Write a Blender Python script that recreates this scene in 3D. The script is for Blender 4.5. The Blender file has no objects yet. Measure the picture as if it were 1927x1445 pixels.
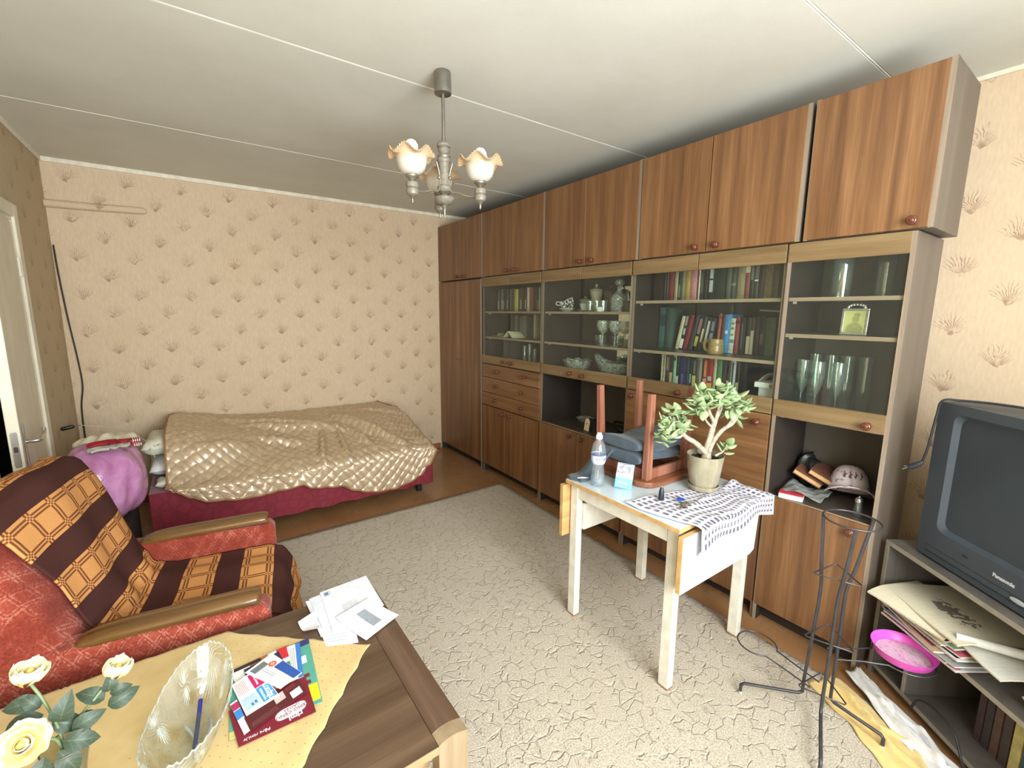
import bpy, bmesh, math, random
from mathutils import Vector, Matrix, Euler
random.seed(7)
R = math.radians
SC = bpy.context.scene
COL = SC.collection

# ------------------------------------------------------------------ camera, world, light, exposure
CAM_H, YAW, PITCH, ROLL, FPX = 1.501, R(35.45), R(9.10), R(0.454), 840.8
def make_camera():
    d = Vector((math.sin(YAW) * math.cos(PITCH), math.cos(YAW) * math.cos(PITCH), -math.sin(PITCH)))
    r = Vector((math.cos(YAW), -math.sin(YAW), 0)); u = r.cross(d)
    r2 = r * math.cos(ROLL) + u * math.sin(ROLL); u2 = -r * math.sin(ROLL) + u * math.cos(ROLL)
    cam = bpy.data.cameras.new('camera'); o = bpy.data.objects.new('camera', cam); COL.objects.link(o)
    m = Matrix((r2, u2, -d)).transposed().to_4x4(); m.translation = (0, 0, CAM_H)
    o.matrix_world = m
    cam.sensor_fit = 'HORIZONTAL'; cam.sensor_width = 36; cam.lens = FPX / 1927 * 36
    cam.clip_start = .02; cam.clip_end = 100
    SC.camera = o
make_camera()

w = bpy.data.worlds.new('sky'); SC.world = w; w.use_nodes = True
wn = w.node_tree.nodes
sky = wn.new('ShaderNodeTexSky'); sky.sky_type = 'HOSEK_WILKIE'; sky.turbidity = 6; sky.sun_direction = (.3, -.5, .6)
w.node_tree.links.new(sky.outputs[0], wn['Background'].inputs[0]); wn['Background'].inputs[1].default_value = 1.0

def area(name, loc, size, energy, rot, col=(1, 1, 1), spread=180):
    l = bpy.data.lights.new(name, 'AREA'); l.shape = 'RECTANGLE'; l.size, l.size_y = size; l.energy = energy; l.color = col
    l.spread = R(spread)
    o = bpy.data.objects.new(name, l); COL.objects.link(o); o.location = loc; o.rotation_euler = rot
    return o
# overcast daylight through the window and the glazed balcony door in the wall behind the camera
# (the sky from above, the bright ground outside from below)
def day(name, x, z, size, e, tilt): area(name, (x, -1.10, z), size, e, (R(90 + tilt), 0, 0), (.905, .94, 1.0))
day('window_skylight', .72, 1.56, (1.40, 1.45), 92, -14); day('window_ground_light', .72, 1.50, (1.40, 1.40), 48, 16)
day('balcony_door_skylight', -.35, 1.2, (.6, 2.0), 28, -14); day('balcony_door_ground_light', -.35, 1.1, (.6, 1.9), 14, 16)

SC.view_settings.view_transform = 'Standard'; SC.view_settings.look = 'None'
SC.view_settings.exposure = 0.57; SC.view_settings.gamma = 1.0
SC.view_settings.use_curve_mapping = False
cy = SC.cycles
cy.max_bounces = 7; cy.diffuse_bounces = 4; cy.glossy_bounces = 3; cy.transmission_bounces = 4; cy.transparent_max_bounces = 14
cy.caustics_reflective = False; cy.caustics_refractive = False

# ------------------------------------------------------------------ colour and node helpers
def lin(c):
    out = []
    for v in c[:3]:
        v = v / 255
        out.append(v / 12.92 if v <= .04045 else ((v + .055) / 1.055) ** 2.4)
    return tuple(out) + (1,)

class G:
    """small node-graph helper"""
    def __init__(s, name):
        s.mat = bpy.data.materials.new(name); s.mat.use_nodes = True
        s.nt = s.mat.node_tree; s.n = s.nt.nodes; s.l = s.nt.links
        s.b = s.n['Principled BSDF']; s.out = s.n['Material Output']
    def node(s, t, **k):
        n = s.n.new(t)
        for a, v in k.items(): setattr(n, a, v)
        return n
    def put(s, sock, v):
        if isinstance(v, bpy.types.NodeSocket): s.l.new(v, sock)
        elif isinstance(v, (tuple, list)) and sock.type == 'RGBA' and len(v) == 3: sock.default_value = lin(v)
        else: sock.default_value = v
    def m(s, op, a, b=None, c=None, clamp=False):
        n = s.node('ShaderNodeMath', operation=op, use_clamp=clamp); s.put(n.inputs[0], a)
        if b is not None: s.put(n.inputs[1], b)
        if c is not None: s.put(n.inputs[2], c)
        return n.outputs[0]
    def sstep(s, v, a, b):
        n = s.node('ShaderNodeMapRange', interpolation_type='SMOOTHSTEP')
        s.put(n.inputs[0], v); n.inputs[1].default_value = a; n.inputs[2].default_value = b
        return n.outputs[0]
    def mix(s, f, a, b, mode='MIX'):
        n = s.node('ShaderNodeMix', data_type='RGBA', blend_type=mode)
        s.put(n.inputs[0], f); s.put(n.inputs[6], a); s.put(n.inputs[7], b)
        return n.outputs[2]
    def coord(s, kind='Object'):
        return s.node('ShaderNodeTexCoord').outputs[kind]
    def vmul(s, v, sc, off=(0, 0, 0), rot=(0, 0, 0)):
        n = s.node('ShaderNodeMapping'); s.l.new(v, n.inputs[0]); n.inputs[1].default_value = off; n.inputs[2].default_value = rot; n.inputs[3].default_value = sc
        return n.outputs[0]
    def xyz(s, v):
        n = s.node('ShaderNodeSeparateXYZ'); s.l.new(v, n.inputs[0]); return n.outputs
    def noise(s, v, scale, detail=2, rough=.5, dist=0):
        n = s.node('ShaderNodeTexNoise'); s.l.new(v, n.inputs['Vector']); n.inputs['Scale'].default_value = scale
        n.inputs['Detail'].default_value = detail; n.inputs['Roughness'].default_value = rough; n.inputs['Distortion'].default_value = dist
        return n.outputs[0]
    def vor(s, v, scale, feature='F1', out='Distance'):
        n = s.node('ShaderNodeTexVoronoi', feature=feature); s.l.new(v, n.inputs['Vector']); n.inputs['Scale'].default_value = scale
        return n.outputs[out]
    def ramp(s, f, stops):
        n = s.node('ShaderNodeValToRGB'); s.put(n.inputs[0], f)
        e = n.color_ramp.elements
        while len(e) < len(stops): e.new(.5)
        for el, (p, c) in zip(e, stops): el.position = p; el.color = lin(c)
        return n.outputs[0]
    def bump(s, h, strength=.3, dist=.002):
        n = s.node('ShaderNodeBump'); s.put(n.inputs['Height'], h); n.inputs['Strength'].default_value = strength; n.inputs['Distance'].default_value = dist
        s.l.new(n.outputs[0], s.b.inputs['Normal'])
    def set(s, **k):
        for a, v in k.items():
            s.put(s.b.inputs[{'col': 'Base Color', 'rough': 'Roughness', 'metal': 'Metallic', 'spec': 'Specular IOR Level', 'coat': 'Coat Weight',
                              'sheen': 'Sheen Weight', 'sss': 'Subsurface Weight', 'trans': 'Transmission Weight', 'alpha': 'Alpha'}[a]], v)
        return s.mat

_mc = {}
def plain(col, rough=.5, metal=0., vary=.08, scale=25, spec=.5, name=None, coat=0, bump=0):
    """plain colour with a faint procedural mottle"""
    key = (tuple(col), rough, metal, vary, scale, spec, coat, bump)
    if key in _mc: return _mc[key]
    g = G(name or 'plain_%d_%d_%d' % tuple(col[:3]))
    nz = g.noise(g.coord(), scale, 3)
    a = tuple(max(0, c * (1 - vary)) for c in col); b = tuple(min(255, c * (1 + vary)) for c in col)
    g.set(col=g.ramp(nz, [(.3, a), (.7, b)]), rough=rough, metal=metal, spec=spec, coat=coat)
    if bump: g.bump(nz, bump, .002)
    _mc[key] = g.mat
    return g.mat

def wood(name, dark, mid, light, axis='Z', rough=.42, scale=1., coat=0., fine=1.):
    g = G(name); c = g.coord()
    oi = g.node('ShaderNodeObjectInfo').outputs['Random']
    off = g.node('ShaderNodeVectorMath', operation='SCALE'); off.inputs[0].default_value = (3.1, 7.7, 5.3); g.l.new(oi, off.inputs['Scale'])
    ad = g.node('ShaderNodeVectorMath', operation='ADD'); g.l.new(c, ad.inputs[0]); g.l.new(off.outputs[0], ad.inputs[1]); c = ad.outputs[0]
    k = {'X': (1.2, 22, 22), 'Y': (22, 1.2, 22), 'Z': (22, 22, 1.0)}[axis]
    k2 = {'X': (6, 160, 160), 'Y': (160, 6, 160), 'Z': (160, 160, 5)}[axis]
    n1 = g.noise(g.vmul(c, tuple(v * scale for v in k)), 1.0, 4, .55, .35)
    n2 = g.noise(g.vmul(c, tuple(v * scale for v in k2)), 1.0, 3, .6)
    f = g.m('ADD', g.m('MULTIPLY', n1, .72), g.m('MULTIPLY', n2, .28 * fine))
    col = g.ramp(f, [(.28, dark), (.5, mid), (.72, light)])
    g.set(col=col, rough=rough, coat=coat)
    g.bump(n2, .06, .001)
    return g.mat

def thin_glass(name, tint=(235, 245, 240), refl=.04, rough=.02, body=.06):
    """clear sheet or blown glass: see-through with a Fresnel sheen"""
    g = G(name)
    tr = g.node('ShaderNodeBsdfTransparent'); tr.inputs[0].default_value = lin(tint)
    gl = g.node('ShaderNodeBsdfGlossy'); gl.inputs['Roughness'].default_value = rough
    fr = g.node('ShaderNodeLayerWeight'); fr.inputs[0].default_value = .5
    f = g.m('MULTIPLY_ADD', g.m('POWER', fr.outputs['Facing'], 5.), .9, refl, clamp=True)
    mx = g.node('ShaderNodeMixShader'); g.l.new(f, mx.inputs[0]); g.l.new(tr.outputs[0], mx.inputs[1]); g.l.new(gl.outputs[0], mx.inputs[2])
    last = mx.outputs[0]
    if body:
        df = g.node('ShaderNodeBsdfDiffuse'); df.inputs[0].default_value = lin((225, 232, 226))
        m2 = g.node('ShaderNodeMixShader'); m2.inputs[0].default_value = body; g.l.new(last, m2.inputs[1]); g.l.new(df.outputs[0], m2.inputs[2]); last = m2.outputs[0]
    g.l.new(last, g.out.inputs[0])
    return g.mat

# ------------------------------------------------------------------ mesh helpers
class MB:
    def __init__(s): s.v = []; s.f = []; s.uv = {}; s.mi = {}
    def add(s, vs, fs):
        k = len(s.v); s.v += [Vector(a) for a in vs]; s.f += [tuple(i + k for i in f) for f in fs]; return k
    def box(s, x0, y0, z0, x1, y1, z1):
        x0, x1 = min(x0, x1), max(x0, x1); y0, y1 = min(y0, y1), max(y0, y1); z0, z1 = min(z0, z1), max(z0, z1)
        s.add([(x0, y0, z0), (x1, y0, z0), (x1, y1, z0), (x0, y1, z0), (x0, y0, z1), (x1, y0, z1), (x1, y1, z1), (x0, y1, z1)],
              [(0, 3, 2, 1), (4, 5, 6, 7), (0, 1, 5, 4), (1, 2, 6, 5), (2, 3, 7, 6), (3, 0, 4, 7)]); return s
    def cbox(s, c, sz, rot=(0, 0, 0)):
        k = len(s.v); h = [a / 2 for a in sz]; s.box(-h[0], -h[1], -h[2], h[0], h[1], h[2])
        m = Matrix.Translation(c) @ Euler(rot).to_matrix().to_4x4()
        for i in range(k, len(s.v)): s.v[i] = m @ s.v[i]
        return s
    def xf(s, m, k=0):
        for i in range(k, len(s.v)): s.v[i] = m @ s.v[i]
        return s
    def lathe(s, prof, seg=24, c=(0, 0, 0), wob=None):
        """prof: [(radius, z)], from bottom to top; wob(angle, i) scales radius / offsets z"""
        base = len(s.v); n = len(prof)
        for i, (r, z) in enumerate(prof):
            for j in range(seg):
                a = 2 * math.pi * j / seg; rr, dz = r, 0
                if wob: rr, dz = wob(a, i, r, z)
                s.v.append(Vector((c[0] + rr * math.cos(a), c[1] + rr * math.sin(a), c[2] + z + dz)))
        for i in range(n - 1):
            for j in range(seg):
                j2 = (j + 1) % seg
                s.f.append((base + i * seg + j, base + i * seg + j2, base + (i + 1) * seg + j2, base + (i + 1) * seg + j))
        if prof[0][0] > 1e-5: s.f.append(tuple(base + j for j in reversed(range(seg))))
        return s
    def cap(s, seg, base): s.f.append(tuple(base + j for j in range(seg)))
    def lathe_solid(s, prof, seg=24, c=(0, 0, 0), wob=None):
        s.lathe(prof, seg, c, wob)
        if prof[-1][0] > 1e-5:
            b = len(s.v) - seg; s.f.append(tuple(b + j for j in range(seg)))
        return s
    def tube(s, pts, r, seg=8, closed=False, caps=True):
        pts = [Vector(p) for p in pts]; n = len(pts); base = len(s.v)
        rs = r if isinstance(r, (list, tuple)) else [r] * n
        up = None
        for i, p in enumerate(pts):
            if closed: t = pts[(i + 1) % n] - pts[i - 1]
            else: t = pts[min(i + 1, n - 1)] - pts[max(i - 1, 0)]
            t = t.normalized() if t.length > 1e-9 else Vector((0, 0, 1))
            if up is None:
                up = Vector((0, 0, 1)) if abs(t.z) < .9 else Vector((1, 0, 0))
            a = (up - t * up.dot(t))
            if a.length < 1e-6: a = Vector((1, 0, 0)) - t * t.x
            a.normalize(); b = t.cross(a); up = a
            for j in range(seg):
                an = 2 * math.pi * j / seg
                s.v.append(p + (a * math.cos(an) + b * math.sin(an)) * rs[i])
        for i in range(n if closed else n - 1):
            i2 = (i + 1) % n
            for j in range(seg):
                j2 = (j + 1) % seg
                s.f.append((base + i * seg + j, base + i * seg + j2, base + i2 * seg + j2, base + i2 * seg + j))
        if caps and not closed:
            s.f.append(tuple(base + j for j in reversed(range(seg)))); s.f.append(tuple(base + (n - 1) * seg + j for j in range(seg)))
        return s
    def prism(s, poly, d0, d1, fn):
        """poly 2-D outline, extruded between d0 and d1; fn(a, b, d) -> 3-D point"""
        n = len(poly); base = len(s.v)
        for d in (d0, d1):
            for a, b in poly: s.v.append(Vector(fn(a, b, d)))
        s.f.append(tuple(base + i for i in reversed(range(n)))); s.f.append(tuple(base + n + i for i in range(n)))
        for i in range(n):
            j = (i + 1) % n; s.f.append((base + i, base + j, base + n + j, base + n + i))
        return s
    def grid(s, fn, nu, nv, uv=None, wrap=False):
        base = len(s.v)
        for i in range(nu + 1):
            for j in range(nv + 1): s.v.append(Vector(fn(i / nu, j / nv)))
        for i in range(nu):
            for j in range(nv):
                a = base + i * (nv + 1) + j
                if uv:
                    q = [(i, j), (i + 1, j), (i + 1, j + 1), (i, j + 1)]
                    s.uv[len(s.f)] = [uv(x / nu, y / nv) for x, y in q]
                s.f.append((a, a + nv + 1, a + nv + 2, a + 1))
        return s
    def mesh(s, name):
        me = bpy.data.meshes.new(name); me.from_pydata([tuple(v) for v in s.v], [], s.f)
        if s.uv:
            l = me.uv_layers.new(name='UVMap')
            for p in me.polygons:
                q = s.uv.get(p.index)
                if q:
                    for k, li in enumerate(p.loop_indices): l.data[li].uv = q[k]
        me.update()
        return me

PM = {}
def fixn(me):
    bm = bmesh.new(); bm.from_mesh(me); bmesh.ops.recalc_face_normals(bm, faces=bm.faces); bm.to_mesh(me); bm.free()
def link(name, me, parent=None, mat=None):
    o = bpy.data.objects.new(name, me); COL.objects.link(o)
    if mat is not None: me.materials.clear(); me.materials.append(mat)
    if parent is not None: o.parent = parent; PM[o.name] = PM[parent.name]
    else: PM[o.name] = Matrix.Identity(4)
    return o
def obj(name, mb, mat, parent=None, loc=None, local=False, smooth=None, bevel=0, bseg=2, solid=0, sub=0, normals=True, rz=0):
    """one mesh object. The shape is given in world coordinates (local=True: in the parent's own)"""
    if parent is not None:
        if not local: mb.xf(PM[parent.name].inverted())
        me = mb.mesh(name)
    else:
        m = Matrix.Translation(loc or (0, 0, 0)) @ Matrix.Rotation(rz, 4, 'Z')
        if not local: mb.xf(m.inverted())
        me = mb.mesh(name)
    if normals: fixn(me)
    if smooth is not None:
        me.polygons.foreach_set('use_smooth', [True] * len(me.polygons)); me.set_sharp_from_angle(angle=R(smooth))
    o = link(name, me, parent, mat)
    if parent is None: o.matrix_world = m; PM[o.name] = m
    if solid:
        k = o.modifiers.new('thickness', 'SOLIDIFY'); k.thickness = solid; k.offset = 0
    if bevel:
        k = o.modifiers.new('edge', 'BEVEL'); k.width = bevel; k.segments = bseg; k.limit_method = 'ANGLE'; k.angle_limit = R(40); k.harden_normals = False
    if sub:
        k = o.modifiers.new('round', 'SUBSURF'); k.levels = sub; k.render_levels = sub
    return o
def inst(src, parent, m):
    """another object on the same mesh, placed by matrix m in world space"""
    o = src.copy(); COL.objects.link(o)
    o.parent = parent
    o.matrix_parent_inverse = Matrix.Identity(4)
    o.matrix_basis = (PM[parent.name].inverted() @ m) if parent is not None else m
    PM[o.name] = PM[parent.name] if parent is not None else m
    return o
def tag(o, label, cat, group=None):
    o['label'] = label; o['category'] = cat
    if group: o['group'] = group
    return o
def struct(o): o['kind'] = 'structure'; return o
def thing(name, label, cat, loc=(0, 0, 0), rz=0, group=None):
    o = bpy.data.objects.new(name, None); COL.objects.link(o); o.empty_display_size = .1
    o.location = loc; o.rotation_euler = (0, 0, rz)
    PM[o.name] = Matrix.Translation(loc) @ Matrix.Rotation(rz, 4, 'Z')
    return tag(o, label, cat, group)
def text_mesh(txt, size, extrude=.0003, align='CENTER', shear=0, bold=0, spacing=1.):
    c = bpy.data.curves.new('lettering', 'FONT'); c.body = txt; c.size = size; c.extrude = extrude; c.align_x = align; c.align_y = 'CENTER'; c.shear = shear
    c.offset = bold; c.space_character = spacing; c.resolution_u = 2
    o = bpy.data.objects.new('lettering', c); COL.objects.link(o)
    dg = bpy.context.evaluated_depsgraph_get(); me = bpy.data.meshes.new_from_object(o.evaluated_get(dg))
    bpy.data.objects.remove(o); bpy.data.curves.remove(c)
    return me
def lettering(txt, size, mat, parent, m, name='lettering', **k):
    me = text_mesh(txt, size, **k); me.transform(PM[parent.name].inverted() @ m)
    return link(name, me, parent, mat)
def frame(o, x, y, z):
    m = Matrix((x, y, z)).transposed().to_4x4(); m.translation = o; return m
def ring(c, r, n=24, ax='z', r2=None):
    out = []
    for i in range(n):
        a = 2 * math.pi * i / n; p, q = r * math.cos(a), (r2 or r) * math.sin(a)
        out.append(Vector(c) + Vector({'z': (p, q, 0), 'x': (0, p, q), 'y': (p, 0, q)}[ax]))
    return out
def sm(t): t = max(0, min(1, t)); return t * t * (3 - 2 * t)
def lerp(a, b, t): return a + (b - a) * t
def interp(t, pts):
    if t <= pts[0][0]: return pts[0][1]
    for (a, x), (b, y) in zip(pts, pts[1:]):
        if t <= b: return lerp(x, y, sm((t - a) / (b - a)) if b > a else 1)
    return pts[-1][1]
def spline(pts, n=8):
    """Catmull-Rom through pts"""
    P = [Vector(p) for p in pts]; P = [P[0] * 2 - P[1]] + P + [P[-1] * 2 - P[-2]]; out = []
    for i in range(1, len(P) - 2):
        for k in range(n):
            t = k / n; a, b, c, d = P[i - 1], P[i], P[i + 1], P[i + 2]
            out.append(.5 * ((2 * b) + (c - a) * t + (2 * a - 5 * b + 4 * c - d) * t * t + (3 * b - a - 3 * c + d) * t ** 3))
    out.append(P[-2].copy()); return out
ORD = ['leftmost', 'second', 'third', 'fourth', 'fifth', 'sixth', 'seventh', 'eighth', 'ninth', 'tenth', 'eleventh', 'twelfth', 'thirteenth', 'fourteenth', 'fifteenth',
       'sixteenth', 'seventeenth', 'eighteenth', 'nineteenth', 'twentieth', 'twenty-first', 'twenty-second', 'twenty-third', 'twenty-fourth', 'twenty-fifth', 'twenty-sixth']
# ------------------------------------------------------------------ the room
XL, XR, YF, YB, ZC = -.735, 2.81, 4.392, -.95, 2.5

def wallpaper(name, axis, u0, v0, base=(212, 190, 160), ink=(146, 114, 90), strength=.75):
    g = G(name); c = g.coord(); x, y, z = g.xyz(c); u = x if axis == 'X' else y
    PU, PV = .314, .263
    nw = g.node('ShaderNodeTexNoise'); g.l.new(c, nw.inputs['Vector']); nw.inputs['Scale'].default_value = 24; nw.inputs['Detail'].default_value = 2
    wx, wy, wz = g.xyz(nw.outputs[1]); u = g.m('MULTIPLY_ADD', g.m('SUBTRACT', wx, .5), .034, u); z = g.m('MULTIPLY_ADD', g.m('SUBTRACT', wy, .5), .030, z)
    masks = []
    for k in (0, 1):
        lu = g.m('SUBTRACT', g.m('WRAP', g.m('SUBTRACT', u, u0 + k * PU / 2), PU / 2, -PU / 2), 0.)
        lv = g.m('WRAP', g.m('SUBTRACT', z, v0 + k * PV / 2), PV / 2, -PV / 2)
        # a spray of arching blades growing from the foot of the sprig
        yy = g.m('ADD', lv, .056); xx = g.m('ADD', lu, g.m('MULTIPLY', yy, .10))
        r = g.m('SQRT', g.m('ADD', g.m('MULTIPLY', xx, xx), g.m('MULTIPLY', yy, yy)))
        th = g.m('ARCTAN2', xx, yy)
        ph = g.m('DIVIDE', th, g.m('ADD', 1., g.m('MULTIPLY', r, 6.)))
        q = g.m('MULTIPLY', ph, 10.)
        idx = g.m('ROUND', q)
        ln = g.m('SUBTRACT', g.m('MULTIPLY_ADD', g.m('SINE', g.m('MULTIPLY', idx, 12.9)), .016, .112), g.m('MULTIPLY', g.m('ABSOLUTE', ph), .062))
        d = g.m('MULTIPLY', g.m('ABSOLUTE', g.m('SUBTRACT', q, idx)), r)
        wd = g.m('MINIMUM', g.m('MULTIPLY_ADD', g.m('SUBTRACT', ln, r), .18, .0014), .0085)
        mk = g.m('SUBTRACT', 1., g.sstep(g.m('SUBTRACT', d, wd), 0., .006))
        mk = g.m('MULTIPLY', mk, g.m('SUBTRACT', 1., g.sstep(g.m('SUBTRACT', r, ln), -.006, .006)))
        mk = g.m('MULTIPLY', mk, g.m('MULTIPLY', g.m('LESS_THAN', g.m('ABSOLUTE', ph), .64), g.sstep(r, .0, .014)))
        masks.append(mk)
    mk = g.m('MAXIMUM', masks[0], masks[1])
    br = g.sstep(g.noise(c, 45, 2), .25, .58)
    mk = g.m('MULTIPLY', g.m('MULTIPLY', mk, br), strength)
    st = {'X': (90, 90, 25), 'Y': (90, 90, 25)}[axis]
    sp = g.noise(g.vmul(c, st), 1, 2)
    col = g.ramp(sp, [(.32, tuple(v * .965 for v in base)), (.6, base), (.75, tuple(min(255, v * 1.02) for v in base))])
    stain = g.sstep(g.noise(c, 1.1, 4, .6), .5, .8)
    col = g.mix(g.m('MULTIPLY', stain, .35), col, tuple(v * a for v, a in zip(base, (.93, .89, .80))))
    col = g.mix(mk, col, ink)
    g.set(col=col, rough=.85, spec=.2); g.bump(sp, .15, .001)
    return g.mat
WP_far = wallpaper('wallpaper_far', 'X', -.616, 1.878)
WP_right = wallpaper('wallpaper_right', 'Y', .509, 1.727)
WP_left = wallpaper('wallpaper_left', 'Y', 4.15, 1.80, base=(190, 172, 141), ink=(140, 116, 88), strength=.6)

g = G('whitewash'); c = g.coord(); n = g.noise(c, 1.6, 5, .6); n2 = g.noise(c, 60, 2)
g.set(col=g.mix(g.m('MULTIPLY', n2, .25), g.ramp(n, [(.3, (204, 203, 190)), (.7, (217, 216, 205))]), (226, 225, 214)), rough=.9, spec=.15); g.bump(n2, .12, .001)
M_ceil = g.mat
M_seam = plain((236, 235, 226), .7, vary=.03)
M_trimw = plain((226, 218, 198), .6, vary=.05)

g = G('painted_floor'); c = g.coord(); n = g.noise(g.vmul(c, (1, 1, 1)), 2.2, 4, .6, .5)
n2 = g.noise(c, 9, 3)
st = g.sstep(g.noise(g.vmul(c, (6, 9, 1), (1.4, .2, 0)), 1, 3, .6, 1.6), .62, .72)
col = g.ramp(n, [(.3, (140, 101, 64)), (.7, (160, 120, 82))])
col = g.mix(g.m('MULTIPLY', st, .35), col, (106, 70, 34))
g.set(col=col, rough=g.m('MULTIPLY_ADD', n2, .18, .16)); M_floor = g.mat
M_base = plain((150, 92, 54), .35, vary=.06)

struct(obj('floor', MB().box(XL - .12, YB - .2, -.1, XR + .12, YF + .12, 0), M_floor))
struct(obj('wall_back', MB().box(XL - .12, YF, 0, XR + .12, YF + .12, ZC + .1), WP_far))
struct(obj('wall_right', MB().box(XR, YB - .2, 0, XR + .12, YF, ZC + .1), WP_right))
DY0, DY1, DZ = 2.72, 3.57, 2.0      # doorway in the left wall
mb = MB().box(XL - .12, DY1, 0, XL, YF, ZC + .1).box(XL - .12, DY0, DZ, XL, DY1, ZC + .1).box(XL - .12, YB - .2, 0, XL, DY0, ZC + .1)
struct(obj('wall_left', mb, WP_left))
WX0, WX1, WZ0, WZ1 = .0, 1.45, .78, 2.26
BX0, BX1, BZ0, BZ1 = -.66, -.04, .12, 2.2
mb = MB()
mb.box(XL, YB - .2, 0, BX0, YB, ZC + .1).box(BX0, YB - .2, 0, BX1, YB, BZ0).box(BX0, YB - .2, BZ1, BX1, YB, ZC + .1)
mb.box(BX1, YB - .2, 0, WX0, YB, ZC + .1).box(WX0, YB - .2, 0, WX1, YB, WZ0).box(WX0, YB - .2, WZ1, WX1, YB, ZC + .1).box(WX1, YB - .2, 0, XR, YB, ZC + .1)
struct(obj('wall_front', mb, WP_far))

# ceiling: concrete slabs with caulked joints running parallel to the far wall
ceil = struct(bpy.data.objects.new('ceiling', None)); COL.objects.link(ceil); PM['ceiling'] = Matrix.Identity(4)
ys = [YB - .2, .772, 2.022, 3.300, YF]
for a, b in zip(ys, ys[1:]):
    obj('slab', MB().box(XL, a + .003, ZC, XR, b - .003, ZC + .12), M_ceil, ceil, bevel=.004)
for y, wd in ((.772, .006), (2.022, .007), (3.300, .0035)):
    n_ = 60
    obj('joint_caulk', MB().grid(lambda i, j, y=y, wd=wd: (lerp(XL, XR, i), y + (j - .5) * 2 * wd * (1 + .35 * math.sin(i * 61 + y * 9) * math.sin(i * 17)), ZC - .0035 * math.sin(math.pi * j) + .003), n_, 4), M_seam, ceil)
# cornice strips
struct(obj('trim_1', MB().box(XL, YF - .012, ZC - .03, XR, YF, ZC), M_trimw, bevel=.003))
struct(obj('trim_2', MB().box(XL, YB, ZC - .03, XL + .012, YF - .012, ZC), M_trimw, bevel=.003))
struct(obj('trim_3', MB().box(XR - .012, YB, ZC - .02, XR, YF - .012, ZC), M_trimw, bevel=.003))
struct(obj('baseboard_back', MB().box(XL + .016, YF - .016, 0, 2.15, YF, .062), M_base, bevel=.004))
struct(obj('baseboard_left', MB().box(XL, 3.66, 0, XL + .016, YF, .062), M_base, bevel=.004))
struct(obj('baseboard_right', MB().box(XR - .016, YB, 0, XR, .9, .062), M_base, bevel=.004))

# door, ajar into the room, with casing
M_door = plain((216, 209, 186), .38, vary=.05, scale=6)
M_chrome = plain((190, 188, 182), .22, .9, vary=.05)
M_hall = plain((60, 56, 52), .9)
struct(obj('trim_4', MB().box(XL - .12, DY1 - .04, 0, XL + .004, DY1, DZ - .04).box(XL - .12, DY0, 0, XL + .004, DY0 + .04, DZ - .04).box(XL - .12, DY0, DZ - .04, XL + .004, DY1, DZ)
           .box(XL, DY1 - .02, 0, XL + .016, DY1 + .05, DZ + .05).box(XL, DY0 - .05, 0, XL + .016, DY0 + .02, DZ + .05).box(XL, DY0 + .02, DZ - .02, XL + .016, DY1 - .02, DZ + .05), M_door, bevel=.004))
dm = Matrix.Translation((XL + .004, DY1 - .045, 0)) @ Matrix.Rotation(R(6.5), 4, 'Z')     # hinge line; leaf runs along -y
door = bpy.data.objects.new('door_1', None); COL.objects.link(door); door.matrix_world = dm; PM['door_1'] = dm; struct(door)
obj('door_leaf', MB().box(-.04, -.79, .012, 0, 0, DZ - .05), M_door, door, local=True, bevel=.003)
# lock plate on the free edge, rose plate and lever on the room face
obj('lock_plate', MB().prism([(-.011 * math.cos(a) * 1, .075 * math.sin(a)) if False else (x, z) for a, x, z in [(0, -.011, -.07), (0, -.008, -.078), (0, .008, -.078), (0, .011, -.07), (0, .011, .07), (0, .008, .078), (0, -.008, .078), (0, -.011, .07)]],
    -.793, -.7895, lambda a, b, d: (-.02 + a, d, .90 + b)), M_chrome, door, local=True)
obj('lock_bolt', MB().box(-.026, -.798, .89, -.014, -.79, .915), plain((70, 66, 60), .4, .6), door, local=True, bevel=.002)
hd = obj('door_handle', MB().box(.0, -.745, .80, .007, -.715, 1.0), M_chrome, door, local=True, bevel=.003)
obj('lever', MB().tube(spline([(.005, -.73, .92), (.045, -.73, .92), (.052, -.70, .92), (.054, -.62, .928), (.054, -.60, .948)], 6), .0085, 10), M_chrome, hd, local=True, smooth=40)
for z in (.35, 1.72):
    obj('hinge', MB().tube([(.006, .004, z - .05), (.006, .004, z + .05)], .008, 10), M_door, door, local=True, smooth=40)
struct(obj('wall_hall', MB().box(XL - 1.3, 1.8, 0, XL - 1.2, 4.6, 2.6).box(XL - 1.2, 4.5, 0, XL - .12, 4.6, 2.6).box(XL - 1.2, 1.8, 0, XL - .12, 1.9, 2.6).box(XL - 1.2, 1.9, -.1, XL - .12, 4.5, 0).box(XL - 1.2, 1.9, 2.5, XL - .12, 4.5, 2.6), M_hall))

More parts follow.
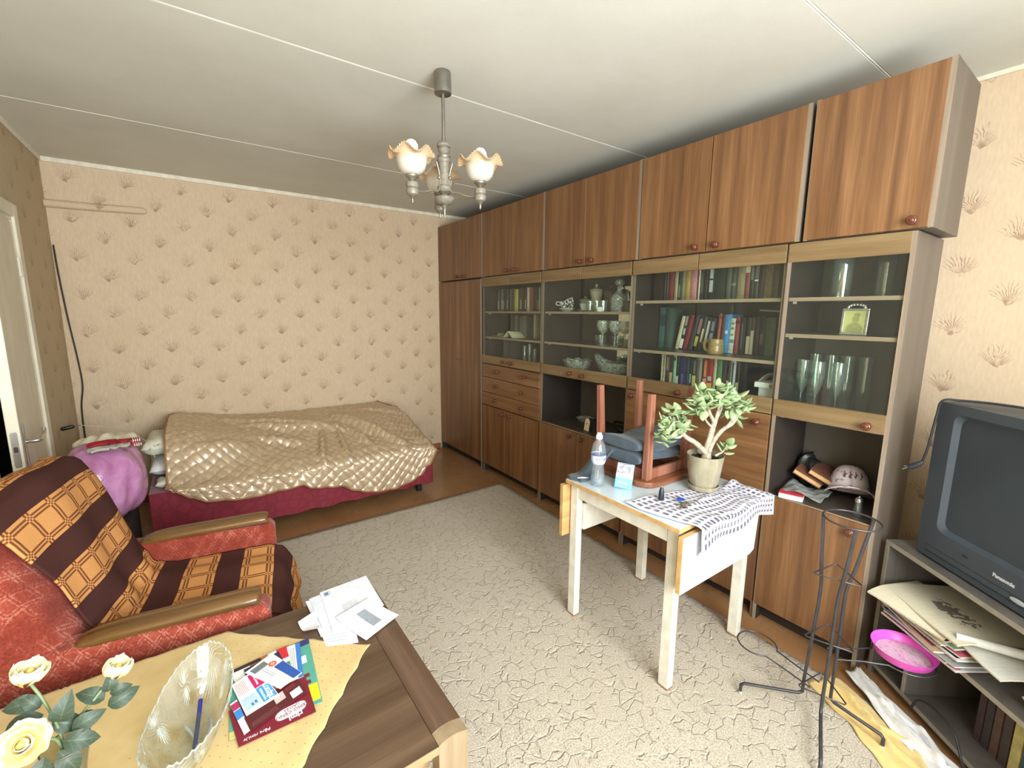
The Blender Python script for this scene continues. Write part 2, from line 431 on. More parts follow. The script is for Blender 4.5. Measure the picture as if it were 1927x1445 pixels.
# window and balcony door behind the viewer: the room's daylight comes through these
M_wfr = plain((232, 230, 222), .4, vary=.03)
M_pane = thin_glass('window_glass', (250, 252, 250), body=0)
def window(name, x0, x1, z0, z1, bars):
    wroot = struct(bpy.data.objects.new(name, None)); COL.objects.link(wroot); PM[name] = Matrix.Identity(4)
    t = .05
    obj('window_frame', MB().box(x0, YB - .13, z0, x0 + t, YB - .05, z1).box(x1 - t, YB - .13, z0, x1, YB - .05, z1).box(x0 + t, YB - .13, z0, x1 - t, YB - .05, z0 + t).box(x0 + t, YB - .13, z1 - t, x1 - t, YB - .05, z1), M_wfr, wroot, bevel=.004)
    xs = [x0 + t] + bars + [x1 - t]
    for b in bars: obj('mullion', MB().box(b - .035, YB - .13, z0 + t, b + .035, YB - .05, z1 - t), M_wfr, wroot, bevel=.004)
    for a, b in zip(xs, xs[1:]): obj('pane', MB().box(a, YB - .093, z0 + t, b, YB - .089, z1 - t), M_pane, wroot)
    return wroot
w1 = window('window_1', WX0, WX1, WZ0, WZ1, [.72])
obj('window_sill', MB().box(WX0 - .06, YB - .05, WZ0 - .03, WX1 + .06, YB + .22, WZ0), M_wfr, w1, bevel=.006)
window('window_2', BX0, BX1, BZ0, BZ1, [])

# carved-pile rug
g = G('carved_rug'); c = g.coord()
wv = g.node('ShaderNodeVectorMath', operation='ADD'); g.l.new(c, wv.inputs[0])
nv = g.node('ShaderNodeTexNoise'); g.l.new(c, nv.inputs['Vector']); nv.inputs['Scale'].default_value = 9
sc_ = g.node('ShaderNodeVectorMath', operation='SCALE'); g.l.new(nv.outputs[1], sc_.inputs[0]); sc_.inputs['Scale'].default_value = .055; g.l.new(sc_.outputs[0], wv.inputs[1])
e = g.vor(g.vmul(wv.outputs[0], (1.0, 1.25, 1)), 17.5, 'DISTANCE_TO_EDGE')
gap = g.sstep(g.noise(c, 17, 2), .44, .54)
groove = g.m('MULTIPLY', g.m('SUBTRACT', 1., g.sstep(e, .015, .065)), gap)
pile = g.noise(c, 190, 3, .75); pile2 = g.noise(c, 75, 3)
col = g.ramp(pile, [(.3, (138, 127, 109)), (.5, (186, 175, 156)), (.68, (216, 207, 189))])
col = g.mix(g.m('MULTIPLY', g.sstep(g.noise(c, 2.4, 4), .45, .75), .25), col, (164, 150, 126))
g.set(col=col, rough=.95, spec=.1, sheen=.15)
h = g.m('SUBTRACT', g.m('ADD', g.m('MULTIPLY', pile, .35), g.m('MULTIPLY', pile2, .35)), g.m('MULTIPLY', groove, .85))
g.bump(h, .75, .008)
M_rug = g.mat
def rugfn(i, j, top=True):
    y = lerp(-.80, 3.12, j); xr = lerp(1.99, 2.105, j) - .62 * sm((.42 - y) / .75); x = lerp(-.62, xr, i)
    return (x, y - .03 * (1 - i) * j, .009 + .001 * math.sin(x * 9) * math.sin(y * 7))
mb = MB().grid(rugfn, 60, 80)
rug = obj('rug', mb, M_rug, solid=.010, smooth=50); rug.modifiers['thickness'].offset = -.6
tag(rug, 'large beige-grey carved-pile rug covering the middle of the floor', 'rug')

# wallpapered pipe stub, black corner cable, dangling plug
mb = MB().tube(spline([(XL, 4.372, 2.20), (-.5, 4.370, 2.204), (-.25, 4.372, 2.213), (-.205, 4.384, 2.214)], 6), [.026] * 6 + [.025] * 6 + [.024, .023, .022, .02, .018, .015, .012], 12)
tag(obj('pipe', mb, WP_far, loc=(-.47, 4.39, 2.2), smooth=60), 'wallpapered pipe stub along the far wall in its upper left corner', 'pipe')
cb = spline([(XL + .012, 4.378, 1.93), (XL + .018, 4.365, 1.75), (XL + .030, 4.375, 1.45), (XL + .05, 4.378, 1.15), (XL + .056, 4.375, .96), (XL + .035, 4.372, .80), (XL + .03, 4.37, .55), (XL + .03, 4.37, .06)], 8)
tag(obj('cable', MB().tube(cb, .0048, 8), plain((34, 28, 20), .5), loc=(XL + .03, 4.37, .06), smooth=60), 'black cable running down the far left corner of the room', 'cable')
pl = thing('cable_plug', 'black jack plug on a thin wire hanging beside the door', 'plug', (-.66, 3.86, .735))
obj('plug_body', MB().tube([(-.728, 3.86, .752), (-.722, 3.86, .754), (-.672, 3.86, .764), (-.664, 3.86, .766)], [.006, .012, .012, .006], 10), plain((22, 20, 18), .4), pl, smooth=40)
obj('pin', MB().tube([(-.664, 3.86, .766), (-.634, 3.86, .768)], .0035, 8), M_chrome, pl, smooth=40)
obj('wire', MB().tube(spline([(-.634, 3.86, .768), (-.45, 3.78, .735), (-.30, 3.50, .70), (-.25, 3.36, .62)], 8), .0016, 6), plain((214, 204, 180), .5), pl, smooth=40)
# ------------------------------------------------------------------ wall unit
XU = 2.162
V_door = wood('mahogany_upright', (86, 57, 34), (117, 81, 49), (144, 106, 70), 'Z', .38, coat=.15)
V_flat = wood('mahogany_level', (88, 60, 36), (119, 84, 51), (146, 108, 71), 'Y', .38, coat=.15)
V_strip = wood('walnut_strip', (98, 79, 51), (120, 98, 66), (138, 116, 82), 'Y', .4, scale=1.3)
V_edge = wood('edge_band', (112, 98, 82), (134, 119, 101), (152, 137, 118), 'Z', .5)
V_edgeH = wood('shelf_edge_band', (128, 108, 88), (150, 130, 108), (168, 148, 124), 'Y', .5)
V_side = wood('grey_laminate', (92, 82, 72), (103, 93, 82), (113, 103, 92), 'Z', .45, scale=.6, fine=.5)
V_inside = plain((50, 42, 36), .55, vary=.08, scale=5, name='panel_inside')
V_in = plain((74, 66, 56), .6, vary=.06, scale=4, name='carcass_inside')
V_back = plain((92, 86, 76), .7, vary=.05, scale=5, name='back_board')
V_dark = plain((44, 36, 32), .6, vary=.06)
V_shelf = plain((74, 66, 58), .35, vary=.05)
M_knob = plain((92, 46, 30), .28, vary=.12, scale=60, coat=.4)
M_cabglass = thin_glass('cabinet_glass', (246, 250, 246), refl=.035, body=.01)

kp = [(.0001, -.032), (.006, -.0318), (.0075, -.030), (.009, -.0305), (.012, -.030), (.0145, -.027), (.015, -.023), (.0125, -.018), (.009, -.014), (.0085, -.006), (.0115, -.003), (.0115, 0)]
mb = MB().lathe([(a * 1.15, b * 1.1) for a, b in kp], 18); mb.xf(Matrix.Rotation(R(90), 4, 'Y'))           # axis along x, head towards -x
for v in mb.v: pass
_kme = mb.mesh('knob'); fixn(_kme)
_kme.polygons.foreach_set('use_smooth', [True] * len(_kme.polygons)); _kme.set_sharp_from_angle(angle=R(50)); _kme.materials.append(M_knob)
def knob(parent, y, z, x=XU):
    o = bpy.data.objects.new('knob', _kme); COL.objects.link(o); o.parent = parent
    o.location = PM[parent.name].inverted() @ Vector((x, y, z)); PM[o.name] = PM[parent.name]
    return o

def door(root, y0, y1, z0, z1, kn, mat=V_door, t=.018, gap=.0025, name='door'):
    d = obj(name, MB().box(XU, y0 + gap, z0 + gap, XU + t, y1 - gap, z1 - gap), mat, root, bevel=.0015)
    for (y, z) in kn: knob(d, y, z)
    return d

def carcass(root, y0, y1, z0, z1, depth, floor=True, shelves=(), lit=False, sidemat=None, back=True, front=.020):
    """side panels down to the floor, top, bottom, back and shelves"""
    t = .016; x0 = XU + front; x1 = XU + depth
    for a, b in ((y0, y0 + t), (y1 - t, y1)):
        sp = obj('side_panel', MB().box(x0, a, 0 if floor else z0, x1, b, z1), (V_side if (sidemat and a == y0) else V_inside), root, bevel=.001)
        obj('edge_band', MB().box(x0 - .003, a + .0005, 0 if floor else z0, x0, b - .0005, z1), V_edge, sp)
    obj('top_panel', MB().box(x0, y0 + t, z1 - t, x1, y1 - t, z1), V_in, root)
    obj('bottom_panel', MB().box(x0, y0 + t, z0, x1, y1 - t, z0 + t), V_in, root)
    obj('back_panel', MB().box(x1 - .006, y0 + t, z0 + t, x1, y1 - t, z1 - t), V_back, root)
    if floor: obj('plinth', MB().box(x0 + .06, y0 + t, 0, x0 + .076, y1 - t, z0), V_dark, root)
    for z in shelves:
        s_ = obj('shelf', MB().box(x0 + .012, y0 + t, z - t, x1 - .008, y1 - t, z), V_shelf, root)
        obj('edge_band', MB().box(x0 + .008, y0 + t, z - t, x0 + .012, y1 - t, z), V_edgeH, s_)
        for yy, sgn in ((y0 + t, 1), (y1 - t, -1)):
            obj('shelf_pin', MB().box(x0 + .05, yy, z - t - .010, x0 + .06, yy + sgn * .012, z - t), plain((205, 200, 188), .5), s_)

Z_S1, Z_S2, Z_S3, Z_S4, Z_S5, Z_S6 = 1.809, 1.726, 1.117, 1.040, .657, .081
def glass_door(root, y0, y1, kn):
    g_ = .0025
    d = obj('glass_door', MB().box(XU, y0 + g_, Z_S4 + g_, XU + .018, y1 - g_, Z_S3), V_strip, root, bevel=.0015)
    obj('top_rail', MB().box(XU, y0 + g_, Z_S2, XU + .018, y1 - g_, Z_S1 - g_), V_strip, d, bevel=.0015)
    obj('pane', MB().box(XU + .008, y0 + g_ + .001, Z_S3 - .01, XU + .012, y1 - g_ - .001, Z_S2 + .01), M_cabglass, d)
    for y, z in kn: knob(d, y, z)

# tall wardrobe at the far end
t = thing('wardrobe', 'tall two-door brown wardrobe at the far end of the wall unit', 'wardrobe', (XU, 3.955, 0))
carcass(t, 3.527, 4.384, Z_S6, 1.803, .56, front=.004)
for a, b, s in ((3.543, 3.957, 1), (3.957, 4.382, -1)):
    d = obj('door', MB().box(XU, a + .002, Z_S6, XU + .018, b - .002, 1.797), V_door, t, bevel=.0015)
    yk = 3.957 - s * .045
    obj('keyhole', MB().lathe_solid([(.006, 0), (.006, .003), (.003, .003)], 10).xf(Matrix.Translation((XU, yk, 1.03)) @ Matrix.Rotation(R(-90), 4, 'Y')), V_dark, d)

# display cabinet with drawers
t = thing('display_cabinet', 'glass-fronted cabinet with six-knob drawer block next to the wardrobe', 'cabinet', (XU, 3.1, 0), group='wall unit cabinets')
carcass(t, 2.674, 3.523, Z_S6, Z_S1 - .004, .44, shelves=(1.283, 1.51))
obj('partition', MB().box(XU + .05, 3.222, 1.045, 2.59, 3.238, 1.267), V_shelf, t)
obj('partition', MB().box(XU + .03, 2.69, 1.03, 2.59, 3.507, 1.045), V_shelf, t)
glass_door(t, 3.097, 3.521, [(3.155, 1.077)]); glass_door(t, 2.676, 3.097, [(3.035, 1.077)])
for y0, y1, z0, z1, ks in ((3.097, 3.521, .914, 1.037, [3.276]), (2.676, 3.097, .914, 1.037, [2.88]), (2.676, 3.521, .775, .914, [3.28, 2.882]), (2.676, 3.521, .655, .775, [3.285, 2.882])):
    door(t, y0, y1, z0, z1, [(y, (z0 + z1) / 2 + .005) for y in ks], V_flat, name='drawer')
door(t, 3.097, 3.521, Z_S6, .652, [(3.158, .617)]); door(t, 2.676, 3.097, Z_S6, .652, [(3.05, .617)])

# display cabinet with open niche
t = thing('display_cabinet', 'glass-fronted cabinet with crockery above an open niche, nearer than the drawer block', 'cabinet', (XU, 2.24, 0), group='wall unit cabinets')
carcass(t, 1.817, 2.670, Z_S6, Z_S1 - .004, .44, shelves=(1.285, 1.51, 1.052, .659))
obj('mirror', MB().box(2.592, 1.85, 1.08, 2.595, 2.28, 1.70), plain((230, 228, 215), .03, 1.0, vary=.01), t)
glass_door(t, 2.243, 2.668, [(2.315, 1.077)]); glass_door(t, 1.819, 2.243, [(2.19, 1.074)])
door(t, 2.243, 2.668, Z_S6, Z_S5, [(2.305, .622)]); door(t, 1.819, 2.243, Z_S6, Z_S5, [(2.185, .622)])

# bookcase
t = thing('bookcase', 'glass-fronted bookcase section with fall-front flap behind the potted plant', 'bookcase', (XU, 1.38, 0), group='wall unit cabinets')
carcass(t, .955, 1.813, Z_S6, Z_S1 - .004, .44, shelves=(1.287, 1.575, 1.052, .659))
glass_door(t, 1.384, 1.811, [(1.444, 1.072)]); glass_door(t, .957, 1.384, [(1.318, 1.072)])
door(t, .957, 1.811, Z_S5, Z_S4, [(1.764, 1.004), (1.010, .996)], V_flat, name='flap')
door(t, 1.384, 1.811, Z_S6, Z_S5, [(1.444, .622)]); door(t, .957, 1.384, Z_S6, Z_S5, [(1.318, .622)])

# narrow end cabinet
t = thing('display_cabinet', 'narrow glass-fronted end cabinet with open niche beside the television', 'cabinet', (XU, .735, 0), group='wall unit cabinets')
carcass(t, .520, .951, Z_S6, Z_S1 - .004, .35, shelves=(1.417, 1.575, 1.052, .659), front=.004, sidemat=True)
y0, y1 = .534, .949
d = obj('glass_door', MB().box(XU, y0, Z_S4, XU + .018, y1, Z_S3), V_strip, t, bevel=.0015)
obj('top_rail', MB().box(XU, y0, Z_S2, XU + .018, y1, Z_S1 - .003), V_strip, d, bevel=.0015)
obj('pane', MB().box(XU + .008, y0 + .001, Z_S3 - .01, XU + .012, y1 - .001, Z_S2 + .01), M_cabglass, d); knob(d, .588, 1.066)
door(t, .534, .949, Z_S6, Z_S5, [(.595, .613)])

# top cabinets
def top_cab(y0, y1, z0, z1, doors, lab):
    t = thing('top_cabinet', lab, 'cabinet', (XU, (y0 + y1) / 2, z0), group='top cabinets of the wall unit')
    tt = .016
    for a, b in ((y0, y0 + tt), (y1 - tt, y1)):
        sp = obj('side_panel', MB().box(XU + .004, a, z0, XU + .347, b, z1), V_side, t, bevel=.001)
        obj('edge_band', MB().box(XU + .001, a + .0005, z0, XU + .004, b - .0005, z1), V_edge, sp)
    obj('top_panel', MB().box(XU + .02, y0 + tt, z1 - tt, XU + .347, y1 - tt, z1), V_side, t)
    obj('bottom_panel', MB().box(XU + .02, y0 + tt, z0, XU + .347, y1 - tt, z0 + tt), V_side, t)
    obj('back_panel', MB().box(XU + .341, y0 + tt, z0 + tt, XU + .347, y1 - tt, z1 - tt), V_back, t)
    e = y0 + .013; n = len(doors); ds = (y1 - e) / n
    for i, ky in enumerate(doors):
        door(t, e + ds * i, e + ds * (i + 1), z0, z1, [(ky, z0 + .028)])
top_cab(3.512, 4.384, 1.812, 2.365, [3.862, 3.966], 'farthest top cabinet, above the wardrobe')
top_cab(2.642, 3.506, 1.812, 2.365, [2.985, 3.112], 'top cabinet second from the far wall, above the drawer section')
top_cab(1.778, 2.636, 1.812, 2.365, [2.140, 2.246], 'middle top cabinet, above the crockery section')
top_cab(.916, 1.772, 1.812, 2.365, [1.288, 1.401], 'wide two-door top cabinet, above the bookshelves')
top_cab(.482, .900, 1.811, 2.365, [.538], 'nearest single-door top cabinet, above the narrow glass end section')
# ------------------------------------------------------------------ books
M_paper = plain((214, 204, 178), .8, vary=.08, scale=120)
def book(y1, y0, z0, z1, x, col, label, group, lean=0, depth=.135, spine=None, name='book', band=None):
    """upright book: case, page block, optional spine label; y1 left side, y0 right side as seen from the room"""
    w_ = y1 - y0
    m = Matrix.Translation((x, (y0 + y1) / 2, z0 + (y1 - y0) / 2 * math.sin(R(lean)))) @ Matrix.Rotation(R(lean), 4, 'X')
    t = bpy.data.objects.new(name, None); COL.objects.link(t); t.matrix_world = m; PM[t.name] = m; t.empty_display_size = .05
    tag(t, label, 'book', group)
    h = z1 - z0; c = min(.0025, w_ * .15)
    cm = plain(col, .5, vary=.10, scale=70)
    n = 5; prof = [(-.003 * math.cos(math.pi * (k / n - .5)) * 1.0, lerp(-w_ / 2 + .0006, w_ / 2 - .0006, k / n)) for k in range(n + 1)]
    poly = [(px, py) for px, py in prof] + [(depth, w_ / 2 - .0006), (depth, w_ / 2 - c), (.003, w_ / 2 - c), (.003, -w_ / 2 + c), (depth, -w_ / 2 + c), (depth, -w_ / 2 + .0006)]
    cs = obj('cover', MB().prism(poly, 0, h, lambda a, b, d: (a, b, d)), cm, t, local=True)
    obj('pages', MB().box(.003, -w_ / 2 + c, .003, depth - .003, w_ / 2 - c, h - .003), M_paper, t, local=True)
    for (a, b, sc, ww) in (spine or []):
        obj('spine_label', MB().box(-.0045, -w_ / 2 * ww, h * a, -.0025, w_ / 2 * ww, h * b), plain(sc, .5, vary=.12, scale=240), cs, local=True)
    return t
K = lambda v: (v, v, v)
CR, YL, WH, SIL = (206, 198, 168), (214, 206, 110), (226, 228, 222), (170, 174, 172)
s = 2.30 / 2.28
TOP = [(1.743, 1.671, (44, 34, 28), 'dark brown'), (1.670, 1.657, (32, 42, 32), 'dark green'), (1.656, 1.639, (72, 56, 58), 'dull purple'), (1.638, 1.605, (116, 44, 46), 'dark red'),
       (1.600, 1.577, (160, 148, 118), 'cream'), (1.576, 1.555, (44, 50, 36), 'dark green', [(.1, .5, (120, 120, 100), .4)]), (1.554, 1.531, (122, 120, 96), 'grey-green'), (1.530, 1.498, (168, 138, 70), 'mustard yellow'),
       (1.497, 1.460, (186, 126, 128), 'faded pink'), (1.452, 1.439, (176, 166, 140), 'ivory'), (1.438, 1.417, (30, 34, 28), 'black', [(.2, .8, (90, 92, 84), .35)]), (1.416, 1.395, (26, 28, 26), 'black'),
       (1.394, 1.352, (28, 32, 30), 'black', [(.22, .55, SIL, .45), (.6, .92, SIL, .45)]), (1.351, 1.296, (34, 46, 34), 'bottle green'), (1.291, 1.265, (78, 84, 70), 'grey-green'), (1.264, 1.234, (58, 62, 50), 'slate green', [(.38, .44, (120, 124, 112), .7)]),
       (1.232, 1.194, (142, 124, 94), 'tan'), (1.193, 1.169, (130, 76, 66), 'dusty red', [(.74, .98, CR, .95)]), (1.168, 1.148, (50, 46, 40), 'charcoal', [(.5, .9, (128, 124, 112), .5)]), (1.147, 1.126, (70, 70, 64), 'dark grey', [(.55, .95, (116, 108, 112), .6), (.48, .52, WH, .8)]),
       (1.125, 1.099, (64, 50, 40), 'dark brown'), (1.098, 1.060, (122, 108, 78), 'olive'), (1.059, 1.033, (112, 100, 74), 'olive'), (1.032, 1.016, (60, 50, 40), 'dark brown')]
for i, b in enumerate(TOP):
    book(b[0] * s, b[1] * s, 1.5756, 1.765 - .006 * (i % 3), 2.30, b[2], '%s book, %s from the left on the top shelf of the bookcase' % (b[3], ORD[i]), 'books on the top bookcase shelf', spine=b[4] if len(b) > 4 else None)
s = 2.40 / 2.28
MID = [(1.695, 1.643, (74, 100, 98), 'teal-grey', 1.537, 0, [(.55, .82, (50, 62, 70), .7)], .09), (1.642, 1.600, (58, 76, 70), 'dark teal', 1.528, 0, None, .09),
       (1.572, 1.550, (196, 186, 150), 'cream', 1.490, 11, None), (1.546, 1.524, (30, 28, 32), 'black', 1.500, 11, [(.03, .3, WH, .9), (.42, .6, SIL, .6), (.68, .95, (160, 150, 150), .5)]),
       (1.521, 1.497, (132, 36, 44), 'crimson', 1.497, 11, None), (1.487, 1.463, (54, 64, 64), 'dark slate', 1.497, 11, None), (1.458, 1.436, (36, 30, 32), 'black', 1.485, 11, [(.12, .42, (196, 190, 96), .8), (.5, .95, (150, 108, 104), .7)]),
       (1.430, 1.410, (74, 70, 60), 'grey', 1.487, 10, [(.25, .65, CR, .45)]), (1.404, 1.380, (30, 30, 28), 'black', 1.482, 9, [(.3, .9, (190, 190, 182), .5)]), (1.374, 1.350, (44, 48, 56), 'blue-grey', 1.480, 7, [(.2, .55, (140, 146, 156), .7), (.62, .9, (120, 126, 138), .6)]),
       (1.326, 1.309, (154, 88, 62), 'orange-brown', 1.504, 3, [(.86, .93, (110, 60, 44), .98)]), (1.306, 1.288, (98, 38, 34), 'dark red', 1.502, 3, None), (1.286, 1.256, (76, 150, 206), 'bright blue', 1.499, 2, [(.5, .58, WH, .4)]),
       (1.254, 1.228, (214, 218, 206), 'white and green', 1.480, 2, [(.30, .40, (96, 150, 170), .98), (.5, .56, (130, 160, 120), .6), (.68, .74, (120, 150, 110), .6), (.82, .88, (120, 150, 110), .6)]), (1.226, 1.205, (150, 58, 52), 'brick red', 1.487, 1, [(.82, .9, (90, 34, 30), .9)]),
       (1.200, 1.170, (40, 40, 38), 'black', 1.483, 0, [(.15, .85, (110, 112, 106), .18)]), (1.162, 1.143, (64, 62, 54), 'dark grey', 1.484, 0, [(.02, .5, CR, .9)]), (1.142, 1.125, (86, 72, 62), 'brown', 1.484, 0, [(.02, .66, (204, 194, 172), .85)]),
       (1.124, 1.102, (56, 46, 38), 'dark brown', 1.490, 0, None), (1.101, 1.074, (50, 46, 40), 'charcoal brown', 1.494, 0, [(.28, .55, (122, 100, 104), .5)]), (1.073, 1.027, (94, 104, 82), 'sage green', 1.487, 0, None)]
for i, b in enumerate(MID):
    book(b[0] * s, b[1] * s, 1.2885, 1.5 + (b[4] - 1.5) * s, 2.40 if i else 2.41, b[2], '%s book, %s from the left on the middle shelf of the bookcase' % (b[3], ORD[i]), 'books on the middle bookcase shelf', lean=b[5], spine=b[6], depth=.13)
fb = thing('book', 'thin brown book lying flat on top of the books at the middle shelf right end', 'book', (2.44, 1.09, 1.507), group='books on the middle bookcase shelf')
obj('cover', MB().cbox((2.46, 1.085, 1.513), (.13, .17, .003), (R(3), 0, 0)).cbox((2.46, 1.085, 1.522), (.13, .17, .003), (R(3), 0, 0)), plain((110, 98, 82), .5), fb)
obj('pages', MB().cbox((2.462, 1.085, 1.5175), (.125, .165, .006), (R(3), 0, 0)), M_paper, fb)
s = 2.33 / 2.28
LOW = [(1.658, 1.644, (186, 176, 142), 'cream'), (1.643, 1.627, (168, 158, 126), 'beige', [(.0, .3, (200, 190, 150), .5)]), (1.625, 1.597, (82, 56, 56), 'purple-brown', [(.55, .95, (150, 132, 130), .4)]), (1.595, 1.576, (52, 38, 38), 'dark', [(.1, .5, (190, 184, 130), .8)]),
       (1.574, 1.553, (138, 186, 156), 'mint green', [(.82, .92, (60, 80, 60), .6)]), (1.552, 1.534, (34, 38, 36), 'black', [(.08, .4, (206, 208, 190), .85)]), (1.532, 1.488, (38, 50, 88), 'navy blue', [(.1, .5, (92, 100, 140), .3)]), (1.487, 1.469, (44, 66, 70), 'dark teal', [(.0, .1, WH, .7)]),
       (1.467, 1.449, (30, 48, 48), 'blue-black', [(.25, .5, (150, 160, 160), .5)]), (1.447, 1.424, (34, 36, 36), 'black', [(.12, .48, (196, 196, 100), .85), (.52, .9, (110, 106, 96), .5)]), (1.422, 1.394, (140, 140, 112), 'grey-green', [(.2, .95, (100, 100, 82), .35)]),
       (1.382, 1.359, (150, 54, 44), 'red', [(.1, .45, (220, 150, 160), .85), (.5, .95, (206, 140, 80), .5)]), (1.357, 1.327, (160, 44, 40), 'red and yellow', [(.02, .32, (226, 176, 70), .95), (.38, .5, SIL, .7)]), (1.325, 1.306, (176, 172, 138), 'pale green'),
       (1.304, 1.276, (92, 130, 84), 'green', [(.0, .28, (30, 32, 44), .98)]), (1.274, 1.250, (44, 42, 44), 'charcoal'), (1.248, 1.231, (56, 46, 40), 'dark brown', [(.05, .45, (196, 186, 140), .7)]), (1.229, 1.202, (186, 190, 186), 'silver', [(.1, .95, (60, 60, 58), .25)]),
       (1.199, 1.179, (48, 38, 34), 'dark brown', [(.05, .45, (186, 172, 128), .7)]), (1.176, 1.142, (30, 30, 30), 'black')]
for i, b in enumerate(LOW):
    book(b[0] * s, b[1] * s, 1.0535, 1.262 - .004 * (i % 4), 2.33, b[2], '%s book, %s from the left on the lowest glazed shelf of the bookcase' % (b[3], ORD[i]), 'books on the lowest glazed bookcase shelf', spine=b[4] if len(b) > 4 else None)
s = 2.30 / 2.26
yb = [3.411, 3.373, 3.349, 3.321, 3.298, 3.261, 3.239, 3.217, 3.19, 3.147, 3.094, 3.068, 3.035, 3.003, 2.974, 2.939, 2.892, 2.869, 2.838, 2.819, 2.800]
cols = [((104, 96, 86), 'grey'), ((70, 66, 60), 'dark grey'), ((120, 114, 104), 'pale grey'), ((60, 56, 52), 'charcoal'), ((54, 50, 48), 'black'), ((84, 80, 72), 'grey'), ((60, 58, 54), 'dark grey'), ((98, 92, 84), 'grey'), ((74, 68, 58), 'brown-grey'), ((190, 188, 84), 'yellow'),
        ((74, 66, 54), 'dark brown'), ((88, 66, 56), 'brown'), ((50, 48, 42), 'dark'), ((60, 48, 42), 'dark brown'), ((206, 202, 180), 'white'), ((150, 82, 60), 'brick red'), ((80, 60, 54), 'maroon brown'), ((66, 54, 50), 'dark maroon'), ((60, 50, 46), 'dark'), ((206, 200, 180), 'thin white')]
for i, (a, b) in enumerate(zip(yb, yb[1:])):
    sp = [(.1, .5, (180, 176, 160), .35)] if i in (0, 2, 3, 5, 11, 13, 18) else None
    book(a * s - .001, b * s + .001, 1.5105, 1.698 + .004 * ((i * 7) % 3), 2.30, cols[i][0], '%s book, %s from the left on the top shelf beside the wardrobe' % (cols[i][1], ORD[i]), 'books on the top shelf beside the wardrobe', spine=sp)
yb = [3.262, 3.225, 3.194, 3.164, 3.129, 3.086, 3.028, 2.991, 2.947, 2.931, 2.904]
cols = [((70, 70, 60), 'dark olive'), ((66, 64, 56), 'grey-brown'), ((120, 116, 100), 'beige'), ((64, 64, 56), 'dark'), ((96, 96, 86), 'grey'), ((110, 108, 98), 'pale grey'), ((70, 66, 58), 'brown'), ((52, 48, 44), 'black'), ((46, 42, 40), 'thin black'), ((196, 190, 160), 'tall cream')]
for i, (a, b) in enumerate(zip(yb, yb[1:])):
    book(a * 2.36 / 2.3 - .001, b * 2.36 / 2.3 + .001, 1.2835, 1.485 - .01 * ((i * 5) % 3), 2.36, cols[i][0], '%s book, %s from the left on the middle shelf beside the wardrobe' % (cols[i][1], ORD[i]), 'books on the middle shelf beside the wardrobe')
# ------------------------------------------------------------------ things in the wall unit
M_glass = thin_glass('blown_glass', (238, 244, 240), refl=.10, body=.05)
def crystal(name, body=.14, sc=55):
    g = G(name)
    tr = g.node('ShaderNodeBsdfTransparent'); tr.inputs[0].default_value = lin((240, 243, 236))
    gl = g.node('ShaderNodeBsdfGlossy'); gl.inputs['Roughness'].default_value = .06
    c = g.coord(); v = g.vor(c, sc); b = g.node('ShaderNodeBump'); b.inputs['Strength'].default_value = .9; b.inputs['Distance'].default_value = .006
    g.l.new(v, b.inputs['Height']); g.l.new(b.outputs[0], gl.inputs['Normal'])
    fr = g.node('ShaderNodeLayerWeight'); fr.inputs[0].default_value = .5; g.l.new(b.outputs[0], fr.inputs['Normal'])
    mx = g.node('ShaderNodeMixShader'); g.l.new(g.m('MULTIPLY_ADD', g.m('POWER', fr.outputs['Facing'], 3.), .9, .09, clamp=True), mx.inputs[0]); g.l.new(tr.outputs[0], mx.inputs[1]); g.l.new(gl.outputs[0], mx.inputs[2])
    df = g.node('ShaderNodeBsdfDiffuse'); df.inputs[0].default_value = lin((228, 232, 222)); g.l.new(b.outputs[0], df.inputs['Normal'])
    m2 = g.node('ShaderNodeMixShader'); g.l.new(g.m('MULTIPLY', g.sstep(v, .0, .7), body * 2), m2.inputs[0]); g.l.new(mx.outputs[0], m2.inputs[1]); g.l.new(df.outputs[0], m2.inputs[2])
    g.l.new(m2.outputs[0], g.out.inputs[0]); return g.mat
M_cryst = crystal('cut_crystal')
M_china = plain((226, 230, 222), .15, vary=.03)
M_chinad = None
g = G('patterned_china'); c = g.coord(); v = g.vor(c, 60); g.set(col=g.mix(g.sstep(v, .42, .62), (222, 222, 212), (84, 72, 58)), rough=.2); M_chinad = g.mat
M_ceram = plain((150, 138, 118), .3, vary=.1, scale=40)

def lathe_thing(name, label, cat, prof, x, y, z, mat, group=None, seg=20, wob=None, solid=False, smooth=40):
    mb = MB(); (mb.lathe_solid if solid else mb.lathe)(prof, seg, (x, y, z), wob)
    return tag(obj(name, mb, mat, loc=(x, y, z), smooth=smooth), label, cat, group)
def glass_prof(r, h, t=.002, base=.006):
    return [(.0005, 0), (r * .9, 0), (r, h), (r - t, h), (r * .9 - t, base), (.0005, base)]

